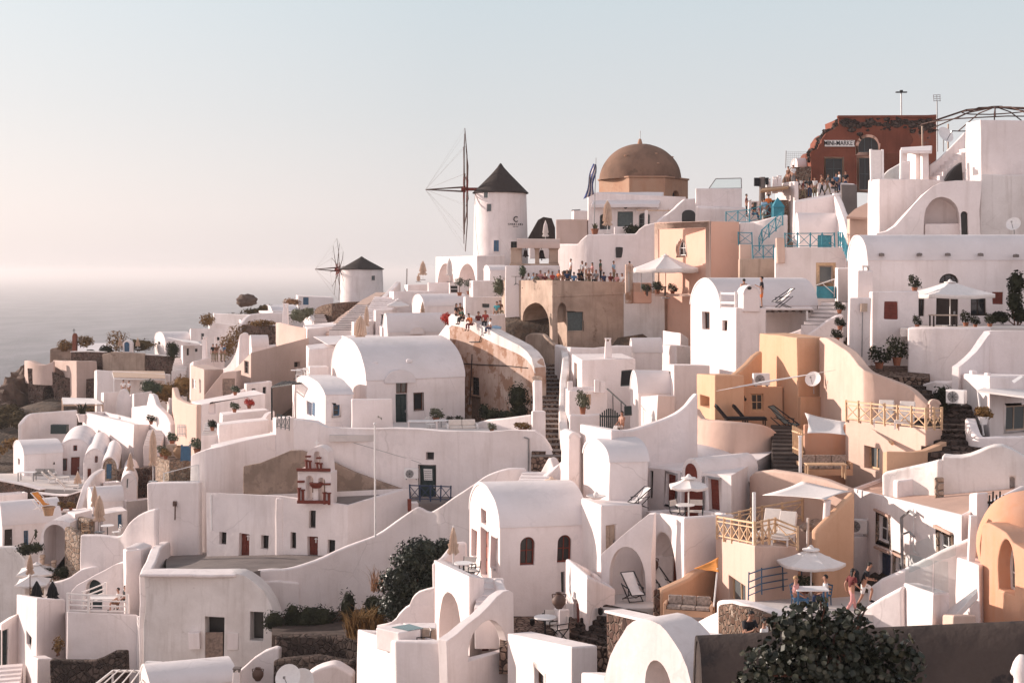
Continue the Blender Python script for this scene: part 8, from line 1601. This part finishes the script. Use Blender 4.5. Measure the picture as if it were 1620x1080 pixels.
block('rail_terrace','white terrace house with pale railing and a couple at a table','terrace',[(103,84,967),(106,80,967),(218,79.5,972)],1090,rmat='pale_tiles',deep=4)
railing('pale_railing','pale three bar railing of the terrace with the seated couple',[P(107,968,80.2),P(141,969,79.9),P(202,970,79.8)],1.0,'canvas_white',1.6,style='h',post=.14,rail=.07); railing('pale_railing','pale sloping rail in front of the dark round arch',[P(131,960,82.5),P(166,946,83)],.9,'canvas_white',1.4,style='h',post=.14,rail=.07)
person(P(187,966,81.2),'man in white t-shirt sitting at the table behind the pale railing','sit','cloth_white','cloth_brown',rz=-80,shorts=True); person(P(198,962,82.2),'dark haired person in black sitting behind the man in white','sit','cloth_black','cloth_black',rz=-60); item('slope_table2', square_table, P(164,964,82), 'white table behind the pale railing', 'table', w=1.7, d=.8, top='white_paint', leg='white_paint', name='table')
for i,(x,y,d,rr) in enumerate(((58,926,91.5,1.55),(52,944,88.5,1.35))): item('slope_umb', umbrella_open, P(x,y,d), ['white open parasol nearer the hedge at the lower left','white open parasol in front on the corner house terrace'][i],'parasol','open parasols',r=rr,h=1.45,rise=.5,square=True,name='open_parasol',rz=10)
item('closed_umbrella', umbrella_closed, P(47.5,945,87.5), 'closed cream parasol on a thin brown pole at the lower left', 'parasol','closed parasols',mat='canvas_tan',h=2.6,fat=.2,foot=1.5,pole='brown_wood',name='closed_parasol')
for i,(x,y,h) in enumerate(((67.5,912,1.5),(75,912,.85),(86,912,1.1))): o=M().lathe([(.16,0),(.13,h*.6),(.17,h*.75),(.1,h*.8),(.2,h*.88),(.16,h*.97),(0,h)],P(x,y,92.5),12).build('finial_post','canvas_tan',smooth=50); tag(o,['tallest of three cream finial posts behind the hedge','shortest of three cream finial posts behind the hedge','middle sized cream finial post at the right end of the hedge'][i],'post','cream finial posts')
for i,(x,d) in enumerate(((58,84),(83,85.5))): o=umbrella_closed('folded_parasol',h=1.3,mat='cloth_black',fat=.34,foot=.2); o.location=P(x,954,d); tag(o,['black folded parasol on the corner house terrace, the left one','black folded parasol on the corner house terrace, the right one'][i],'parasol')
shrub('hedge',[((-.6,0,.2),(.7,.4,.35)),((.5,0,.25),(.8,.4,.4))],420,.16,'leaf_dark',P(89,911,91.5),'low dark hedge behind the open parasols',seed=110); shrub('big_bush',[((0,0,.6),(1.2,.8,1.2)),((.9,0,1.1),(.5,.5,.6))],760,.2,'leaf_scrub',P(20,930,94.5),'large dark bush at the left edge above the parasols',seed=111); shrub('hanging_bush',[((0,0,0),(.75,.4,.45)),((.7,0,.1),(.5,.4,.4)),((.6,0,1.0),(.12,.1,.4))],420,.15,'leaf_dark',P(42,868,92.6),'dark bush hanging over the white wall at the left edge',seed=112)
pwall('old_wall','old white retaining wall at the left edge below the hanging bush','wall',[(-15,94,864),(20,93.6,863),(34,93.2,868),(44,92.8,884)],940,t=.5,mat='old_white_plaster'); pwall('pipe_wall','grey white terrace wall linking the hedge to the dark arch','wall',[(72,89,921),(90,88.5,918),(112,88,912),(130,88,900),(160,88,893)],960,t=.4,k=2)
block('slope_lump','small white sloping buttress beside the stained curved house','block',[(216,79,973),(240,76.5,980),(290,78.5,994)],1075)
item('ac_unit', ac_unit, P(243,1066,74.5), 'air conditioner at the foot of the small sloping buttress', 'air conditioner', 'air conditioners', rz=-8)
pwall('dark_hedge_wall','dark overgrown stone wall at the bottom left','wall',[(82,77,1042),(110,76.8,1043),(150,76.5,1043),(168,76.3,1037),(184,76,1028),(201,75.8,1028)],1100,t=.5,mat='lava_stone',deep=3); block('pale_buttress','bright white buttress left of the dark overgrown wall','block',[(50,80,1037),(60,77.5,1042),(84,78.5,1040)],1100)
house('bottom_vault','low pale vaulted roof at the bottom edge left of the chimney','house',(238,66,1092),222,374,1130,th=20,vault=('AB',.75)); pwall('gusset_wall','sunlit white wall sweeping up behind the dark pot at the bottom','wall',[(372,71,1066),(390,71,1050),(405,70.8,1037),(420,70.6,1027),(436,70.5,1021),(444,70.4,1022)],1110,t=.4)
item('chimney', chimney, P(375,1086,66), 'white chimney with dark cap at the bottom edge', 'chimney', s=.8, style=1); item('dark_jar', clay_jar, P(408,1076,68), 'dark pot on the white roof right of the bottom chimney', 'jar', s=1.0)
item('big_dish', dish, P(457,1100,60), 'large white satellite dish leaning at the bottom edge', 'satellite dish', r=.56, rz=-15); item('big_dish', dish, P(478,1106,60.5), 'second satellite dish half hidden behind the white wall at the bottom', 'satellite dish', r=.56, rz=-15)
pwall('bottom_wall','white vaulted wall at the bottom edge right of the dishes','wall',[(468,64,1085),(484,64,1066),(500,64,1054),(520,64,1047),(536,64,1047),(560,64,1062)],1120,t=.9,k=2)
pergola('pergola','weathered white timber pergola at the bottom left edge',[P(150,1084,68),P(235,1084,66),P(245,1062,72),P(178,1060,74)],'canvas_white',n=6,drop=1.2)
shrub('flower_pots',[((0,0,.4),(.35,.3,.5))],140,.13,'leaf_dry',P(93,1030,79.3),'dry orange plant on the ledge right of the corner house',seed=115)
for lb,lf,px,py,D,n,wx,wy,k in (('brown dry scrub on the slope below the rubble fort','leaf_scrub',18,668,150,5200,5,6,11),('golden dry scrub at the left edge above the cave houses','leaf_dry',8,712,138,3000,4,5,9),('dark weeds at the foot of the rubble fort','leaf_scrub',70,652,158,1800,5,2,8)):
    bl=[((random.uniform(-wx,wx),random.uniform(-wy,wy),random.uniform(-.5,.3)),(random.uniform(.8,1.7),1.2,random.uniform(.4,.8))) for i in range(k)]; o=leaves(n,bl,.3,120+n,.5,False,.3,.5)
    for b in bl: o.ball(b[0],.7,b[1],12,8,None,.6)
    for v in o.v: v+=P(px,py,D)
    tag(o.build('scrub_slope',lf,fix=False),lb,'scrub',kind='stuff')
# more of the crowd and more small houses, each placed where the photograph shows one
for x,y,d,po,sh,rz,lb in ((807,452,124.5,'sit','cloth_maroon',60,'person in maroon behind the first cafe guests'),(815,450,123.5,'stand','cloth_black',-30,'person in black standing at the left end of the cafe terrace'),(831,452,121.5,'sit','cloth_grey',20,'person in grey behind the cafe rail left of the slim bush'),(855,452,118.8,'sit','cloth_pink',-20,'person in pink behind the cafe guests'),(868,452,117.5,'sit','cloth_white',40,'person in white behind the woman in maroon'),(884,452,117,'sit','cloth_orange',-60,'person in orange behind the cafe corner guests'),(897,452,116.4,'sit','cloth_navy',10,'person in navy beside the black board'),(916,451,116.8,'sit','cloth_black',50,'person in black between the cafe tables'),(921,446,117.6,'stand','cloth_white',-50,'woman in a white top standing near the bent over pair'),(932,452,116,'sit','cloth_brown',0,'person in brown seated below the bent over pair'),(943,452,116,'sit','cloth_grey',-30,'person in grey seated below the tall standing man'),(971,446,117,'stand','cloth_lightblue',60,'person in light blue standing near the brick pillar'),
  (768,519,103.2,'sit','cloth_red',-10,'person in red at the lower end of the old wall'),(728,507,104.6,'sit','cloth_brown',20,'person in brown squeezed between two sitters on the old wall'),(1270,317,118.8,'walk','cloth_maroon',60,'person in maroon walking right under the shop banner'),(1289,313,119.6,'stand','cloth_white',-20,'person in white right of the shop banner'),(1309,308,120,'walk','cloth_grey',80,'person in grey walking under the red shop'),(1323,307,119.5,'stand','cloth_blue',10,'person in blue by the white parapet under the red shop'),(1394,288,112,'stand','cloth_white',-80,'person in white beside the tall door frames'),(1203,349,110.2,'sit','cloth_red',40,'person in red sitting behind the upper teal railing')):
    person(P(x,y,d),lb,po,sh,'cloth_black' if rz%20 else 'cloth_khaki',rz=rz,group='people on the terraces',s=.97,long=rz<0,hair='hair_brown' if rz%3 else 'hair_dark')
for lb,pts,ba,kw in (('low white roof house left of the tall closed parasol',[(196,107,790),(199,104,792),(240,106,788)],812,{}),('white step block behind the small clay ball pots',[(60,107,789),(64,105,791),(88,106,789)],806,{}),('pale roof house at the left edge above the lit vaulted roof',[(-8,108,780),(-4,105,783),(44,107,779)],815,{}),
  ('stepped white house right of the scooped wall',[(160,108,762),(164,105,764),(192,106,762)],800,{'ops':[(1,'win',172,769,177,778,dict(fmat='blue_paint',nx=1,ny=1))]}),('white house with two windows under the beige house',[(386,122,606),(390,118,608),(430,120,603)],640,{'ops':[(1,'win',398,614,404,624,dict(fmat='dark_wood',nx=1)),(1,'win',415,612,421,622,dict(fmat='dark_wood',nx=1))]}),
  ('flat white house with a dark doorway above the big vault',[(600,128,515),(604,125,517),(640,127,514)],535,{}),('small white cube with a window beneath the ramping wall',[(556,133,508),(560,130,510),(590,132,507)],530,{'ops':[(1,'win',570,514,576,522,dict(fmat='grey_green_paint',nx=1,ny=1))]}),('low white house in front of the boulder slope parapet',[(378,171,505),(381,168,507),(420,170,504)],520,{'ops':[(1,'door',398,509,402,517,dict(mat='blue_paint'))]}),
  ('white stub house beside the reed pergola posts',[(264,150,628),(268,146,630),(296,148,627)],655,{}),('small white house under the canvas canopy with a dark door',[(286,163,546),(289,160,547),(322,162,545)],566,{'ops':[(1,'door',296,551,300,562,dict(mat='dark_wood')),(1,'win',309,551,313,556,dict(fmat='dark_wood',nx=1,ny=1))]}),('white roof room between the church yard and the scooped wall',[(194,84,868),(199,81.5,871),(224,82.5,868)],905,{})):
    block('small_house',lb,'house',pts,ba,par=(.2,.18),**kw)
for lb,a,b,w_,n in (('white steps beside the white bastion',(240,708,117),(249,680,120.5),1.4,7),('white steps below the narrow gable chapel',(283,590,158),(289,566,163),1.6,6),('small white steps between the pink wall and the planter terrace',(332,690,99),(338,668,103),1.2,6),('grey edged steps left of the big vaulted wing',(447,700,95.6),(441,682,98),1.2,5)): stairs('garden_steps',lb,a,b,w_,n,tread='pale_tiles')
for lb,pts,ba in (('low curling white wall in front of the planter terrace',[(410,101,690),(414,101,668),(422,101.5,654),(432,102,650)],705),('white garden wall stub above the arched recess',[(360,118,628),(378,119,617),(398,120,611)],640),('white parapet winding below the beige stair',[(312,117,640),(330,116,634),(352,116,632),(376,117,628)],650),('thin white wall stepping down beside the cave terrace',[(150,113,768),(168,112,763),(186,111.5,760)],785)): pwall('garden_wall',lb,'wall',pts,ba,t=.35,k=2)
m=M(); q=lambda x,y:P(x,y,onface(P(464,0,87.5).xy,P(880,0,84).xy,x).y-.05)
m.tube([q(836,760),q(836,694),q(829,692)],.045,6).tube([q(560,700),q(600,712),q(650,726),q(668,732)],.018,4); m.build('conduit','grey_metal',GO('retaining_house'))
finish_cuts()
terrain()
